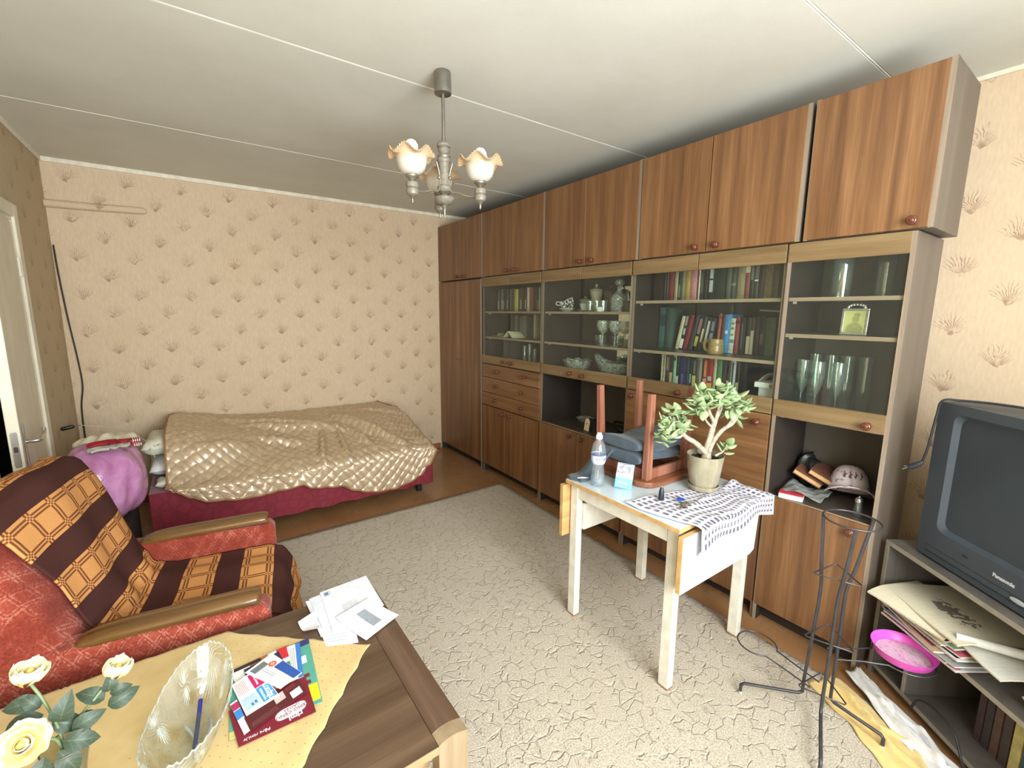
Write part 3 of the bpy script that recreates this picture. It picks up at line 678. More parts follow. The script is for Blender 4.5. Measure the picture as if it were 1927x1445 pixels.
# crockery cabinet, top shelf (z 1.51)
Z1 = 1.5105
for i, r in enumerate((.062, .060)):
    lathe_thing('saucer', '%s white saucer of the pair under the two cups' % ('lower' if i == 0 else 'upper'), 'saucer', [(.001, 0), (.03, 0), (.034, .004), (r, .014), (r + .001, .016), (.034, .007), (.001, .005)], 2.33, 2.565, Z1 + i * .011, M_china, 'saucers under the cups')
def cup(label, m, mat):
    t = bpy.data.objects.new('teacup', None); COL.objects.link(t); t.matrix_world = m; PM[t.name] = m; tag(t, label, 'cup', 'cups in the crockery cabinet')
    obj('bowl', MB().lathe([(.001, 0), (.022, 0), (.022, .004), (.034, .02), (.041, .05), (.039, .05), (.032, .02), (.02, .007), (.001, .006)], 20), mat, t, local=True, smooth=40)
    obj('handle', MB().tube(spline([(.036, 0, .042), (.058, 0, .043), (.06, 0, .025), (.034, 0, .017)], 6), .003, 8), M_china, t, local=True, smooth=40)
cup('patterned cup standing upright on the stacked saucers', Matrix.Translation((2.335, 2.60, Z1 + .028)) @ Matrix.Rotation(R(150), 4, 'Z'), M_chinad)
cup('patterned cup tipped on its side on the stacked saucers', Matrix.Translation((2.325, 2.545, Z1 + .068)) @ Matrix.Rotation(R(-62), 4, 'Z') @ Matrix.Rotation(R(82), 4, 'Y') @ Matrix.Translation((0, 0, -.02)), M_chinad)
lathe_thing('saucer', 'pale saucer under the flowered cup', 'saucer', [(.001, 0), (.03, 0), (.06, .010), (.061, .012), (.03, .005), (.001, .004)], 2.36, 2.40, Z1, M_china)
cup('white flowered cup left of the glass tumblers', Matrix.Translation((2.36, 2.40, Z1 + .008)) @ Matrix.Rotation(R(60), 4, 'Z'), M_china)
def jar(label, x, y, h, r, mat):
    t = thing('lidded_jar', label, 'jar', (x, y, Z1))
    obj('jar_body', MB().lathe_solid([(r * .75, 0), (r * .8, .005), (r * .72, h * .4), (r * .95, h * .7), (r, h * .74), (r * .9, h * .75)], 20, (x, y, Z1)), mat, t, smooth=40)
    obj('lid', MB().lathe_solid([(r * 1.02, h * .75), (r * .95, h * .80), (r * .3, h * .87), (.006, h * .89), (.010, h * .94), (.008, h), (.001, h)], 20, (x, y, Z1)), mat, t, smooth=40)
jar('low dark sugar bowl with knobbed lid behind the flowered cup', 2.46, 2.50, .115, .05, M_ceram)
jar('tall pale lidded jar at the back of the crockery shelf', 2.44, 2.37, .200, .048, plain((172, 162, 140), .3, vary=.1))
jar('dark lidded jar beside the decanter at the back', 2.46, 2.25, .185, .045, plain((84, 80, 64), .3, vary=.1))
for i, y in enumerate((2.29, 2.225, 2.165)):
    lathe_thing('tumbler', 'small glass tumbler, %s of three in front of the jars' % ('leftmost', 'middle', 'rightmost')[i], 'glass', glass_prof(.031, .075), 2.30, y, Z1, M_glass, 'tumblers in the crockery cabinet')
dc = thing('decanter', 'cut glass decanter with ball stopper on the top crockery shelf', 'decanter', (2.31, 2.035, Z1))
obj('decanter_body', MB().lathe([(.001, 0), (.048, 0), (.052, .01), (.052, .09), (.046, .11), (.02, .13), (.014, .15), (.02, .162), (.012, .162), (.001, .15)], 16, (2.31, 2.035, Z1)), M_cryst, dc, smooth=30)
obj('stopper', MB().lathe([(.010, .155), (.012, .166), (.026, .176), (.032, .190), (.026, .206), (.012, .213), (.001, .214)], 10, (2.31, 2.035, Z1)), M_cryst, dc, smooth=20)
lathe_thing('bird_figurine', 'tiny white dish figurine in front of the decanter', 'figurine', [(.001, 0), (.018, 0), (.02, .01), (.03, .03), (.024, .03), (.012, .016), (.001, .014)], 2.24, 2.14, Z1, M_china)
lathe_thing('mug', 'small dark glass mug right of the decanter', 'mug', glass_prof(.033, .07), 2.30, 1.945, Z1, plain((88, 84, 78), .2), None)
# goblets on the middle shelf (z 1.285)
def goblet(label, x, y, z, h, r, mat=M_cryst, group='goblets in the crockery cabinet', name='goblet'):
    lathe_thing(name, label, 'glass', [(.001, 0), (r * .85, 0), (r * .8, .003), (.005, .010), (.004, h * .42), (.008, h * .47), (r * .8, h * .6), (r, h * .8), (r * .96, h), (r * .92, h), (r * .9, h * .75), (r * .5, h * .56), (.001, h * .5)], x, y, z, mat, group, seg=16)
for i, (x, y) in enumerate(((2.28, 2.14), (2.28, 2.03), (2.29, 1.955))):
    goblet('tall crystal goblet, %s of three on the middle crockery shelf' % ('leftmost', 'middle', 'rightmost')[i], x, y, 1.2855, .165, .042)
for i, (x, y) in enumerate(((2.40, 2.27), (2.42, 2.13), (2.42, 1.98))):
    lathe_thing('glass_cup', 'low glass cup, %s of three behind the goblets' % ('leftmost', 'middle', 'rightmost')[i], 'glass', glass_prof(.045, .06), x, y, 1.2855, M_glass, 'low cups behind the goblets')
def scallop(n, amp):
    return lambda a, i, r, z: (r * (1 + .03 * math.cos(n * a) * (z > .02)), amp * math.cos(n * a) * (z > .06))
lathe_thing('crystal_bowl', 'scalloped cut crystal bowl on the lowest glazed crockery shelf', 'bowl', [(.001, 0), (.05, 0), (.055, .006), (.09, .05), (.108, .105), (.102, .105), (.084, .052), (.045, .012), (.001, .01)], 2.32, 2.42, 1.0525, M_cryst, seg=40, wob=scallop(8, .007))
mb = MB()
def boat(i, j):
    a = 2 * math.pi * i; k = j
    rx, ry = .07 * k ** .6, .16 * k ** .6; z = .115 * k ** 1.6 + .05 * k * k * max(0, math.sin(a)) ** 4
    return (2.32 + rx * math.cos(a), 2.07 + ry * math.sin(a), 1.054 + z)
mb.grid(boat, 40, 12)
tag(obj('crystal_dish', mb, M_cryst, loc=(2.32, 2.07, 1.054), smooth=40, solid=.004), 'boat-shaped crystal dish right of the scalloped bowl', 'dish')
# niche of the crockery cabinet
ck = thing('clock', 'small arched desk clock standing in the dark open niche', 'clock', (2.255, 2.235, .6595))
arch = [(-.032, 0), (.032, 0)] + [(.032 * math.cos(math.pi * k / 12), .065 + .032 * math.sin(math.pi * k / 12)) for k in range(13)]
cm_ = Matrix.Translation((2.25, 2.235, .6595)) @ Matrix.Rotation(R(-8), 4, 'Z') @ Matrix.Rotation(R(8), 4, 'Y')
obj('clock_case', MB().prism(arch, 0, .03, lambda a, b, d: cm_ @ Vector((d, a, b))), plain((40, 36, 34), .4), ck, bevel=.002)
obj('clock_face', MB().prism([(a * .86, .004 + b * .93) for a, b in arch], -.0015, .0, lambda a, b, d: cm_ @ Vector((d, a, b))), plain((222, 206, 164), .5, vary=.03), ck)
obj('clock_hand', MB().cbox((0, 0, 0), (.001, .002, .022), (R(35), 0, 0)).cbox((0, .008, -.004), (.001, .002, .016), (R(-70), 0, 0)).xf(cm_ @ Matrix.Translation((-.0025, 0, .058))), V_dark, ck)
lathe_thing('glass_ashtray', 'low glass ashtray at the back of the dark niche', 'ashtray', [(.001, 0), (.05, 0), (.075, .028), (.066, .028), (.045, .008), (.001, .008)], 2.46, 2.46, .6595, M_cryst)
tag(obj('headphones', MB().tube(spline([(2.42, 2.02, .672), (2.40, 2.08, .70), (2.46, 2.16, .716), (2.53, 2.12, .70), (2.54, 2.02, .672)], 6), .008, 8).lathe_solid([(.02, 0), (.026, .012), (.02, .022), (.001, .024)], 12, (2.43, 2.01, .6595)).lathe_solid([(.02, 0), (.026, .012), (.02, .022), (.001, .024)], 12, (2.52, 2.01, .6595)), plain((32, 32, 36), .5), loc=(2.47, 2.06, .6595), smooth=40), 'black headphones lying in the open niche', 'headphones')
# section beside the wardrobe
tag(obj('papers', MB().grid(lambda i, j: (2.22 + .20 * i, 3.10 + .18 * j, 1.285 + .056 * max(0, 1 - abs(j - .5) * 2.6) * (1 - .3 * i)), 6, 20), plain((226, 220, 186), .8, vary=.03), loc=(2.3, 3.2, 1.284), solid=.0015), 'cream paper folded like a tent on the middle shelf beside the wardrobe', 'paper')
tag(obj('flat_box', MB().box(2.22, 3.30, 1.284, 2.36, 3.43, 1.292).box(2.25, 3.36, 1.292, 2.30, 3.40, 1.315), plain((150, 142, 124), .5), loc=(2.3, 3.35, 1.284), bevel=.002), 'pale flat box left of the tent-shaped paper', 'box')
for i, (y, h) in enumerate(((3.10, .17), (3.03, .19), (2.96, .15))):
    lathe_thing('glass_vase', 'slim glass vase, %s of three on the lowest shelf beside the wardrobe' % ('leftmost', 'middle', 'rightmost')[i], 'vase', [(.001, 0), (.04, 0), (.034, .02), (.016, .05), (.02, h), (.018, h), (.014, .05), (.001, .02)], 2.34, y, 1.0465, M_glass, 'vases beside the wardrobe')
# bookcase extras
mg = thing('mug', 'turned brass-coloured wooden mug in front of the middle shelf books', 'mug', (2.32, 1.345, 1.2875))
M_mug = wood('mug_wood', (132, 104, 58), (158, 128, 76), (184, 156, 104), 'Z', .35, coat=.2)
obj('mug_body', MB().lathe([(.001, 0), (.040, 0), (.042, .003), (.042, .012), (.039, .015), (.038, .045), (.040, .048), (.040, .056), (.037, .058), (.036, .078), (.033, .078), (.033, .006), (.001, .006)], 24, (2.32, 1.345, 1.2875)), M_mug, mg, smooth=35)
obj('handle', MB().prism([(0, .070), (.012, .078), (.030, .070), (.040, .055), (.034, .025), (.018, .006), (.004, .010), (.004, .020), (.016, .024), (.024, .045), (.020, .058), (.0, .058)], -.006, .006, lambda a, b, d: (2.32 + d, 1.345 + .036 + a, 1.2875 + b)), M_mug, mg, bevel=.002)
wb = thing('box', 'white cardboard box with printed label at the right end of the lowest bookshelf', 'box', (2.3, 1.03, 1.0525))
obj('box_body', MB().box(2.24, .985, 1.0525, 2.34, 1.06, 1.150), plain((214, 220, 214), .6, vary=.04), wb, bevel=.001)
obj('printed_label', MB().box(2.2392, 1.00, 1.068, 2.2400, 1.035, 1.090), plain((130, 142, 132), .6, vary=.3, scale=300), wb)
wl = thing('box', 'flat white carton lying on top of the printed white box', 'box', (2.3, 1.03, 1.1505))
obj('carton', MB().box(2.225, .98, 1.1505, 2.34, 1.075, 1.176), plain((222, 226, 220), .6, vary=.04), wl, bevel=.001)
obj('stamp', MB().box(2.2242, .985, 1.153, 2.225, 1.005, 1.172), plain((120, 124, 118), .6, vary=.2, scale=300), wl)
tag(obj('paper', MB().grid(lambda i, j: (2.25 + .08 * i, 1.07 - .07 * j, 1.1775 + .045 * math.sin(math.pi * .6 * j) * (1 - .2 * i)), 4, 8), plain((196, 206, 196), .7), loc=(2.28, 1.03, 1.177), solid=.001), 'curled pale paper lying on the flat white carton', 'paper')
# narrow end cabinet
Zt = 1.5755
for i, (x, y, h, r) in enumerate(((2.33, .795, .205, .040), (2.37, .655, .205, .034))):
    t = thing('glass_vase', 'tall straight glass vase on the end cabinet top shelf, %s one' % ('left', 'right')[i], 'vase', (x, y, Zt), group='vases in the end cabinet')
    obj('vase_wall', MB().lathe(glass_prof(r, h, .003, .022), 24, (x, y, Zt)), M_glass, t, smooth=40)
tag(obj('feather', MB().tube(spline([(2.33, .805, 1.60), (2.332, .798, 1.65), (2.335, .788, 1.70)], 6), [.004, .006, .007, .008, .008, .007, .007, .006, .005, .004, .003, .002, .001], 6), plain((176, 120, 76), .7), loc=(2.33, .80, 1.60)), 'brown feather standing inside the left tall glass vase', 'feather')
pf = thing('picture_frame', 'small silver picture frame with crest holding a yellowed portrait', 'picture frame', (2.28, .717, 1.4175))
pm = Matrix.Translation((2.28, .717, 1.4180)) @ Matrix.Rotation(R(5), 4, 'Y')
M_silver = plain((196, 196, 188), .3, .7, vary=.1, scale=60)
def pbox(mb, y0, z0, y1, z1, x0, x1): mb.box(x0, y0, z0, x1, y1, z1)
mb = MB(); pbox(mb, -.048, 0, .048, .010, 0, .008); pbox(mb, -.048, .102, .048, .112, 0, .008); pbox(mb, -.048, .010, -.038, .102, 0, .008); pbox(mb, .038, .010, .048, .102, 0, .008)
obj('frame', mb.xf(pm), M_silver, pf, bevel=.002)
crest = MB()
for k in range(9):
    a = math.pi * k / 8; crest.lathe_solid([(.001, -.006), (.006, -.004), (.007, 0), (.006, .004), (.001, .006)], 8, (.004, .03 * math.cos(a), .116 + .012 * math.sin(a)))
obj('crest', crest.xf(pm), M_silver, pf, smooth=50)
g = G('yellowed_portrait'); c = g.coord(); x, y, z = g.xyz(c)
def ell(cy, cz, ry, rz): return g.m('ADD', g.m('POWER', g.m('DIVIDE', g.m('SUBTRACT', y, cy), ry), 2.), g.m('POWER', g.m('DIVIDE', g.m('SUBTRACT', z, cz), rz), 2.))
fig = g.m('MINIMUM', g.m('MINIMUM', ell(0., .022, .032, .032), ell(-.002, .066, .013, .018)), ell(-.006, .084, .012, .009))
g.set(col=g.mix(g.m('MULTIPLY', g.m('SUBTRACT', 1., g.sstep(fig, .7, 1.15)), g.m('MULTIPLY_ADD', g.noise(c, 120, 3), .6, .2)), (206, 202, 130), (112, 106, 62)), rough=.5); 
obj('portrait', MB().box(.004, -.038, .010, .006, .038, .102).xf(pm), g.mat, pf)
def flute(label, x, y, z=1.0525):
    h, r = .242, .029
    t = thing('champagne_flute', label, 'glass', (x, y, z), group='flutes in the end cabinet')
    obj('flute_glass', MB().lathe([(.001, 0), (.03, 0), (.029, .002), (.006, .008), (.004, .02), (.0035, .08), (.006, .09), (.018, .12), (r, .175), (r * .93, h), (r * .89, h), (r * .95, .175), (.015, .12), (.001, .095)], 24, (x, y, z)), M_glass, t, smooth=40)
for i, (x, y) in enumerate(((2.30, .895), (2.27, .825), (2.29, .752))):
    flute('champagne flute, %s of three on the lowest glazed shelf of the end cabinet' % ('leftmost', 'middle', 'rightmost')[i], x, y)
for i, y in enumerate((.90, .835, .77, .70)):
    lathe_thing('tall_tumbler', 'tall plain tumbler, %s of four in the row behind the flutes' % ('leftmost', 'second', 'third', 'rightmost')[i], 'glass', glass_prof(.030, .262), 2.44, y, 1.0525, M_glass, 'tumblers behind the flutes', seg=10)
# open niche of the end cabinet (floor z .659)
ZN = .6595
def blob(fn, nu=24, nv=12):
    return MB().grid(lambda i, j: fn(2 * math.pi * i, math.pi * (j - .5)), nu, nv)
bag = blob(lambda a, b: (2.44 + .75 * .075 * math.cos(a) * math.cos(b) + .01 * math.sin(5 * a), .862 + .066 * math.sin(a) * math.cos(b), ZN + .080 + .075 * math.sin(b) + .02 * math.sin(a) * (b > 0)), 28, 12)
tag(obj('leather_bag', bag, plain((30, 34, 34), .4, vary=.2), loc=(2.40, .862, ZN), smooth=60), 'black leather bag crumpled at the back left of the end niche', 'bag')
for i, (y, rx, x0) in enumerate(((.835, 24, 2.27), (.775, 24, 2.285))):
    bk = bpy.data.objects.new('book', None); COL.objects.link(bk)
    m = Matrix.Translation((x0 + .05, y, ZN + .075 + .012 * i)) @ Matrix.Rotation(R(rx), 4, 'X') @ Matrix.Rotation(R(8), 4, 'Z'); bk.matrix_world = m; PM[bk.name] = m
    tag(bk, 'tan-edged book leaning in the end niche, the %s of two' % ('upper left', 'lower right')[i], 'book', 'books in the end niche')
    obj('cover', MB().box(-.005, -.063, -.013, .15, .063, -.010).box(-.005, -.063, .010, .15, .063, .013), plain((112, 74, 58), .5), bk, local=True)
    obj('pages', MB().box(0, -.061, -.010, .146, .061, .010), plain((206, 168, 116), .8, vary=.1, scale=200), bk, local=True)
# floral cap
g = G('floral_cotton'); c = g.coord(); n = g.vor(c, 46); n2 = g.noise(c, 70, 4)
g.set(col=g.mix(g.m('MULTIPLY', g.sstep(g.m('ADD', n, g.m('MULTIPLY', n2, .9)), .80, .66), .6), (216, 200, 204), (92, 78, 76)), rough=.9); M_floral = g.mat
cap = thing('cap', 'pale floral baseball cap resting in the end niche', 'cap', (2.36, .70, ZN))
cmx = Matrix.Translation((2.385, .688, ZN + .048)) @ Matrix.Rotation(R(-158), 4, 'Z') @ Matrix.Rotation(R(-24), 4, 'Y')
obj('crown', MB().grid(lambda i, j: (.085 * math.cos(2 * math.pi * i) * math.cos(j * math.pi / 2) ** .7, .075 * math.sin(2 * math.pi * i) * math.cos(j * math.pi / 2) ** .7, .115 * math.sin(j * math.pi / 2)), 32, 12).xf(cmx), M_floral, cap, smooth=60, solid=.003)
obj('brim', MB().grid(lambda i, j: ((.070 + .085 * j) * math.cos((i - .5) * 2.5), (.068 + .030 * j) * math.sin((i - .5) * 2.5) * 1.05, .012 - .03 * j * (1 - math.cos((i - .5) * 2.2)) * 1.8 - .012 * j), 20, 6).xf(cmx), M_floral, cap, smooth=60, solid=.004)
emb = MB()
for k in range(7):
    emb.tube(spline([(.080 - .004 * abs(k - 3), -.03 + .01 * k, .045), (.081, -.032 + .01 * k + .008 * (-1) ** k, .058), (.074, -.027 + .01 * k, .072 + .006 * (-1) ** k)], 4), .0016, 5)
obj('embroidery', emb.xf(cmx), plain((60, 52, 50), .8), cap)
tag(obj('plastic_bag', MB().grid(lambda i, j: (2.20 + .16 * i, .905 - .17 * j, ZN + .018 + .03 * math.sin(3 * j + 2 * i) ** 2 * (1 - .6 * j) + .006 * math.sin(17 * j) * math.sin(13 * i)), 16, 24), thin_glass('cellophane', (236, 240, 238), refl=.14, rough=.10, body=.20), loc=(2.28, .82, ZN), smooth=60, solid=.001), 'clear crumpled plastic bag in front of the floral cap', 'plastic bag')
rbx = thing('card_box', 'small red box with white sides at the front left of the end niche', 'box', (2.20, .855, ZN))
rm = Matrix.Translation((2.205, .85, ZN)) @ Matrix.Rotation(R(15), 4, 'Z')
obj('box_body', MB().box(-.03, -.048, 0, .03, .048, .022).xf(rm), plain((222, 214, 214), .5, vary=.03), rbx, bevel=.001)
obj('lid', MB().box(-.03, -.048, .022, .03, .048, .026).xf(rm), plain((202, 62, 76), .45, vary=.06), rbx, bevel=.001)
sb = thing('glass_shaker', 'small clear glass shaker with metal top at the niche front', 'shaker', (2.24, .605, ZN))
obj('shaker_glass', MB().lathe([(.001, 0), (.016, 0), (.018, .005), (.013, .055), (.0145, .062), (.012, .062), (.010, .05), (.001, .012)], 12, (2.24, .605, ZN)), M_glass, sb, smooth=30)
obj('shaker_top', MB().lathe_solid([(.0148, .060), (.0150, .070), (.010, .078), (.004, .080), (.003, .086), (.0005, .087)], 12, (2.24, .605, ZN)), M_chrome, sb, smooth=40)
# ------------------------------------------------------------------ chandelier
LC = Vector((.952, 1.860, 0))
ch = thing('chandelier', 'three-arm chandelier with ruffled amber and white glass shades', 'chandelier', (LC.x, LC.y, 1.91))
M_steel = plain((132, 128, 118), .38, .75, vary=.08)
M_bras = plain((140, 133, 116), .35, .6, vary=.10)
M_cer = plain((126, 119, 105), .4, vary=.10, scale=80)
g = G('amber_opal_glass'); x, y, z = g.xyz(g.coord())
uvn = g.node('ShaderNodeUVMap'); uu, vv, _ = g.xyz(uvn.outputs[0])
strk = g.noise(g.vmul(uvn.outputs[0], (40, 3, 1)), 1, 2)
f = g.sstep(g.m('ADD', vv, g.m('MULTIPLY', g.m('SUBTRACT', strk, .5), .25)), .42, .95)
g.set(col=g.ramp(f, [(0., (220, 216, 204)), (.25, (214, 202, 178)), (.6, (206, 184, 150)), (1., (198, 170, 134))]), rough=.08, trans=0., sss=0.)
g.b.inputs['Coat Weight'].default_value = .6
tl = g.node('ShaderNodeBsdfTranslucent'); tl.inputs[0].default_value = lin((230, 214, 186))
mx = g.node('ShaderNodeMixShader'); mx.inputs[0].default_value = .22; g.l.new(g.b.outputs[0], mx.inputs[1]); g.l.new(tl.outputs[0], mx.inputs[2]); g.l.new(mx.outputs[0], g.out.inputs[0])
M_shade = g.mat
cn = lambda z: (LC.x, LC.y, z)
obj('canopy', MB().lathe_solid([(.030, 2.412), (.036, 2.414), (.0365, 2.42), (.0345, 2.493), (.033, 2.5)], 24, cn(0)), M_steel, ch, smooth=40)
obj('rod', MB().tube([cn(2.235), cn(2.415)], .0072, 12), M_steel, ch, smooth=40)
obj('rod_collar', MB().lathe_solid([(.010, 2.222), (.010, 2.232), (.0085, 2.24)], 12, cn(0)), M_steel, ch, smooth=40)
stem = [(.012, 2.226), (.024, 2.220), (.030, 2.212), (.030, 2.204), (.022, 2.199), (.0255, 2.195), (.0262, 2.186), (.020, 2.178), (.017, 2.174), (.017, 2.168), (.0255, 2.160), (.030, 2.150), (.029, 2.142), (.024, 2.136), (.0225, 2.10), (.0225, 2.052), (.023, 2.046), (.030, 2.040), (.030, 2.028), (.023, 2.020), (.024, 2.016), (.016, 2.010), (.012, 2.006), (.013, 2.001)]
obj('stem', MB().lathe(stem[::-1], 24, cn(0)), M_cer, ch, smooth=35)
obj('stem_ring', MB().lathe([(.0265, 2.170), (.0285, 2.164), (.0265, 2.158)], 24, cn(0)).lathe([(.0235, 2.022), (.0275, 2.016), (.0185, 2.008)], 24, cn(0)), M_bras, ch, smooth=35)
obj('bottom_bowl', MB().lathe_solid([(.012, 1.966), (.026, 1.970), (.040, 1.982), (.0435, 1.992), (.040, 1.998), (.02, 2.001), (.010, 2.003)], 28, cn(0)), M_cer, ch, smooth=40)
obj('finial', MB().lathe_solid([(.0006, 1.907), (.004, 1.918), (.006, 1.93), (.005, 1.94), (.010, 1.95), (.017, 1.962), (.014, 1.968)], 16, cn(0)), M_bras, ch, smooth=40)
def arm(ang, rad, zs):
    d = Vector((math.cos(ang), math.sin(ang), 0)); P = lambda r, z: LC + d * r + Vector((0, 0, z))
    a = obj('arm', MB().tube(spline([P(.040, 2.135), P(.028, 2.10), P(.023, 2.065), P(.032, 2.02), P(.065, zs - .05), P(.11, zs - .066), P(rad - .01, zs - .066)], 8), .0048, 10), M_bras, ch, smooth=50)
    obj('arm_ball', MB().lathe_solid([(.001, -.009), (.007, -.006), (.009, 0), (.007, .006), (.001, .009)], 12, P(.027, 2.075)), M_bras, a, smooth=50)
    c0 = LC + d * rad
    cz = lambda z: (c0.x, c0.y, zs + z)
    obj('socket', MB().lathe_solid([(.012, -.094), (.024, -.086), (.0258, -.074), (.025, -.066), (.020, -.062), (.0246, -.058), (.0258, -.048), (.024, -.040), (.014, -.034)], 20, cz(0)), M_cer, a, smooth=35)
    obj('socket_tip', MB().lathe_solid([(.0006, -.124), (.003, -.120), (.0055, -.113), (.004, -.107), (.006, -.102), (.012, -.094), (.021, -.088)], 16, cz(0)), M_bras, a, smooth=40)
    obj('cup', MB().lathe([(.008, -.036), (.012, -.028), (.026, -.018), (.0275, -.012), (.026, -.008), (.008, -.012)], 24, cz(0)), M_bras, a, smooth=35)
    # ruffled bell shade: bowl flaring into a wavy crimped rim
    prof = [(.024, -.010), (.040, -.002), (.052, .012), (.059, .030), (.062, .046), (.066, .058), (.077, .068), (.094, .072)]
    n = len(prof) - 1
    def shade(i, j):
        an = 2 * math.pi * i; k = j * n; q = min(int(k), n - 1); r, z = [lerp(prof[q][e], prof[q + 1][e], k - q) for e in (0, 1)]
        ww = sm((j - .62) / .38)
        z += ww * (.015 * math.cos(6 * an + 1.0) + .0022 * math.cos(66 * an)); r += ww * (.003 * math.cos(6 * an + 1.0 + math.pi) + .0012 * math.cos(66 * an))
        return (c0.x + r * math.cos(an), c0.y + r * math.sin(an), zs + z)
    sh = obj('shade', MB().grid(shade, 396, 22, uv=lambda u, v: (u, v)), M_shade, a, smooth=60, solid=.002)
    obj('bulb', MB().lathe([(.012, .006), (.013, .042), (.025, .072), (.0290, .090), (.0275, .106), (.019, .120), (.008, .126), (.0005, .127)], 24, cz(0)), plain((236, 230, 226), .18, vary=.01), a, smooth=50)
for a_, r_, z_ in ((R(190.5), .165, 2.066), (R(-49.5), .165, 2.062), (R(70.5), .165, 2.062)):
    arm(a_, r_, z_)
# ------------------------------------------------------------------ bed, pillows, quilt
def damask(name, a, b, sc=16, rough=.7, sheen=.3):
    g = G(name); c = g.coord()
    e = g.vor(c, sc, 'DISTANCE_TO_EDGE'); n = g.noise(c, sc * 1.6, 3, .6, 1.2)
    f = g.sstep(g.m('ADD', e, g.m('MULTIPLY', n, .25)), .12, .32)
    g.set(col=g.mix(f, a, b), rough=rough, sheen=sheen); g.bump(f, .25, .002); return g.mat
M_bedred = damask('red_damask', (112, 16, 34), (126, 22, 42))
BX_0, BX_1, BY_0, BY_1 = -.30, 1.555, 3.335, 4.30
bed = thing('bed', 'low single bed with dark red damask cover along the far wall', 'bed', ((BX_0 + BX_1) / 2, (BY_0 + BY_1) / 2, 0))
def valance(i, j):
    pts = [(BX_0, BY_1), (BX_0, BY_0), (BX_1, BY_0), (BX_1, BY_1)]; L = [0, .965, 2.82, 3.785]; s_ = i * L[-1]
    for k in range(3):
        if s_ <= L[k + 1] + 1e-6: break
    f = (s_ - L[k]) / (L[k + 1] - L[k]); x = lerp(pts[k][0], pts[k + 1][0], f); y = lerp(pts[k][1], pts[k + 1][1], f)
    nx, ny = [(-1, 0), (0, -1), (1, 0)][k]; o = .006 * math.sin(s_ * 23) * (1 - j)
    return (x + nx * o, y + ny * o, lerp(.075 + .004 * math.sin(s_ * 31), .40, j))
obj('bed_cover', MB().grid(valance, 220, 10).grid(lambda i, j: (lerp(BX_0, BX_1, i), lerp(BY_0, BY_1, j), .40), 4, 4), M_bedred, bed, smooth=50)
obj('mattress', MB().box(BX_0 + .02, BY_0 + .02, .14, BX_1 - .02, BY_1 - .01, .385), plain((120, 24, 40), .8), bed, bevel=.03, bseg=3)
for x in (BX_0 + .08, BX_1 - .10):
    for y in (BY_0 + .06, BY_1 - .08):
        obj('leg', MB().box(x - .02, y - .02, 0, x + .02, y + .02, .14), plain((24, 20, 20), .5), bed, bevel=.003)
def pillow(name, label, c, sz, mat, rot=(0, 0, 0), pw=.45):
    m = Matrix.Translation(c) @ Euler(rot).to_matrix().to_4x4()
    def f(sgn):
        def fn(i, j):
            u, v = 2 * i - 1, 2 * j - 1; e = (max(0, 1 - u ** 4) * max(0, 1 - v ** 4)) ** pw
            pinch = 1 - .07 * (1 - u * u) * (v * v) ; pin2 = 1 - .07 * (1 - v * v) * (u * u)
            return m @ Vector((sz[0] / 2 * u * pin2, sz[1] / 2 * v * pinch, sgn * sz[2] / 2 * e + .004 * math.sin(9 * u + 3 * v) * e))
        return fn
    mb = MB().grid(f(1), 22, 22).grid(f(-1), 22, 22)
    return tag(obj(name, mb, mat, loc=tuple(c), smooth=60), label, 'pillow', 'pillows at the bed head')
g = G('leafy_cotton'); c = g.coord(); v = g.vor(g.vmul(c, (1, 1.3, 1.4)), 13); n = g.noise(c, 46, 3, .7, 1.5)
f = g.m('MULTIPLY', g.sstep(v, .42, .2), g.sstep(n, .50, .58))
g.set(col=g.mix(f, (222, 220, 198), (128, 136, 100)), rough=.9); M_leafy = g.mat
M_white = plain((224, 222, 216), .9, vary=.04, scale=12)
pillow('pillow', 'top pillow with pale leafy print at the bed head', (-.20, 3.86, .595), (.27, .54, .125), M_leafy, (R(-3), R(2), 0))
pillow('pillow', 'plain white pillow under the leafy one', (-.17, 3.80, .480), (.29, .54, .10), M_white, (0, 0, R(3)))
pillow('pillow', 'small off-white cushion at the bottom of the pillow pile', (-.18, 3.46, .428), (.18, .13, .05), plain((206, 202, 186), .9, vary=.05))

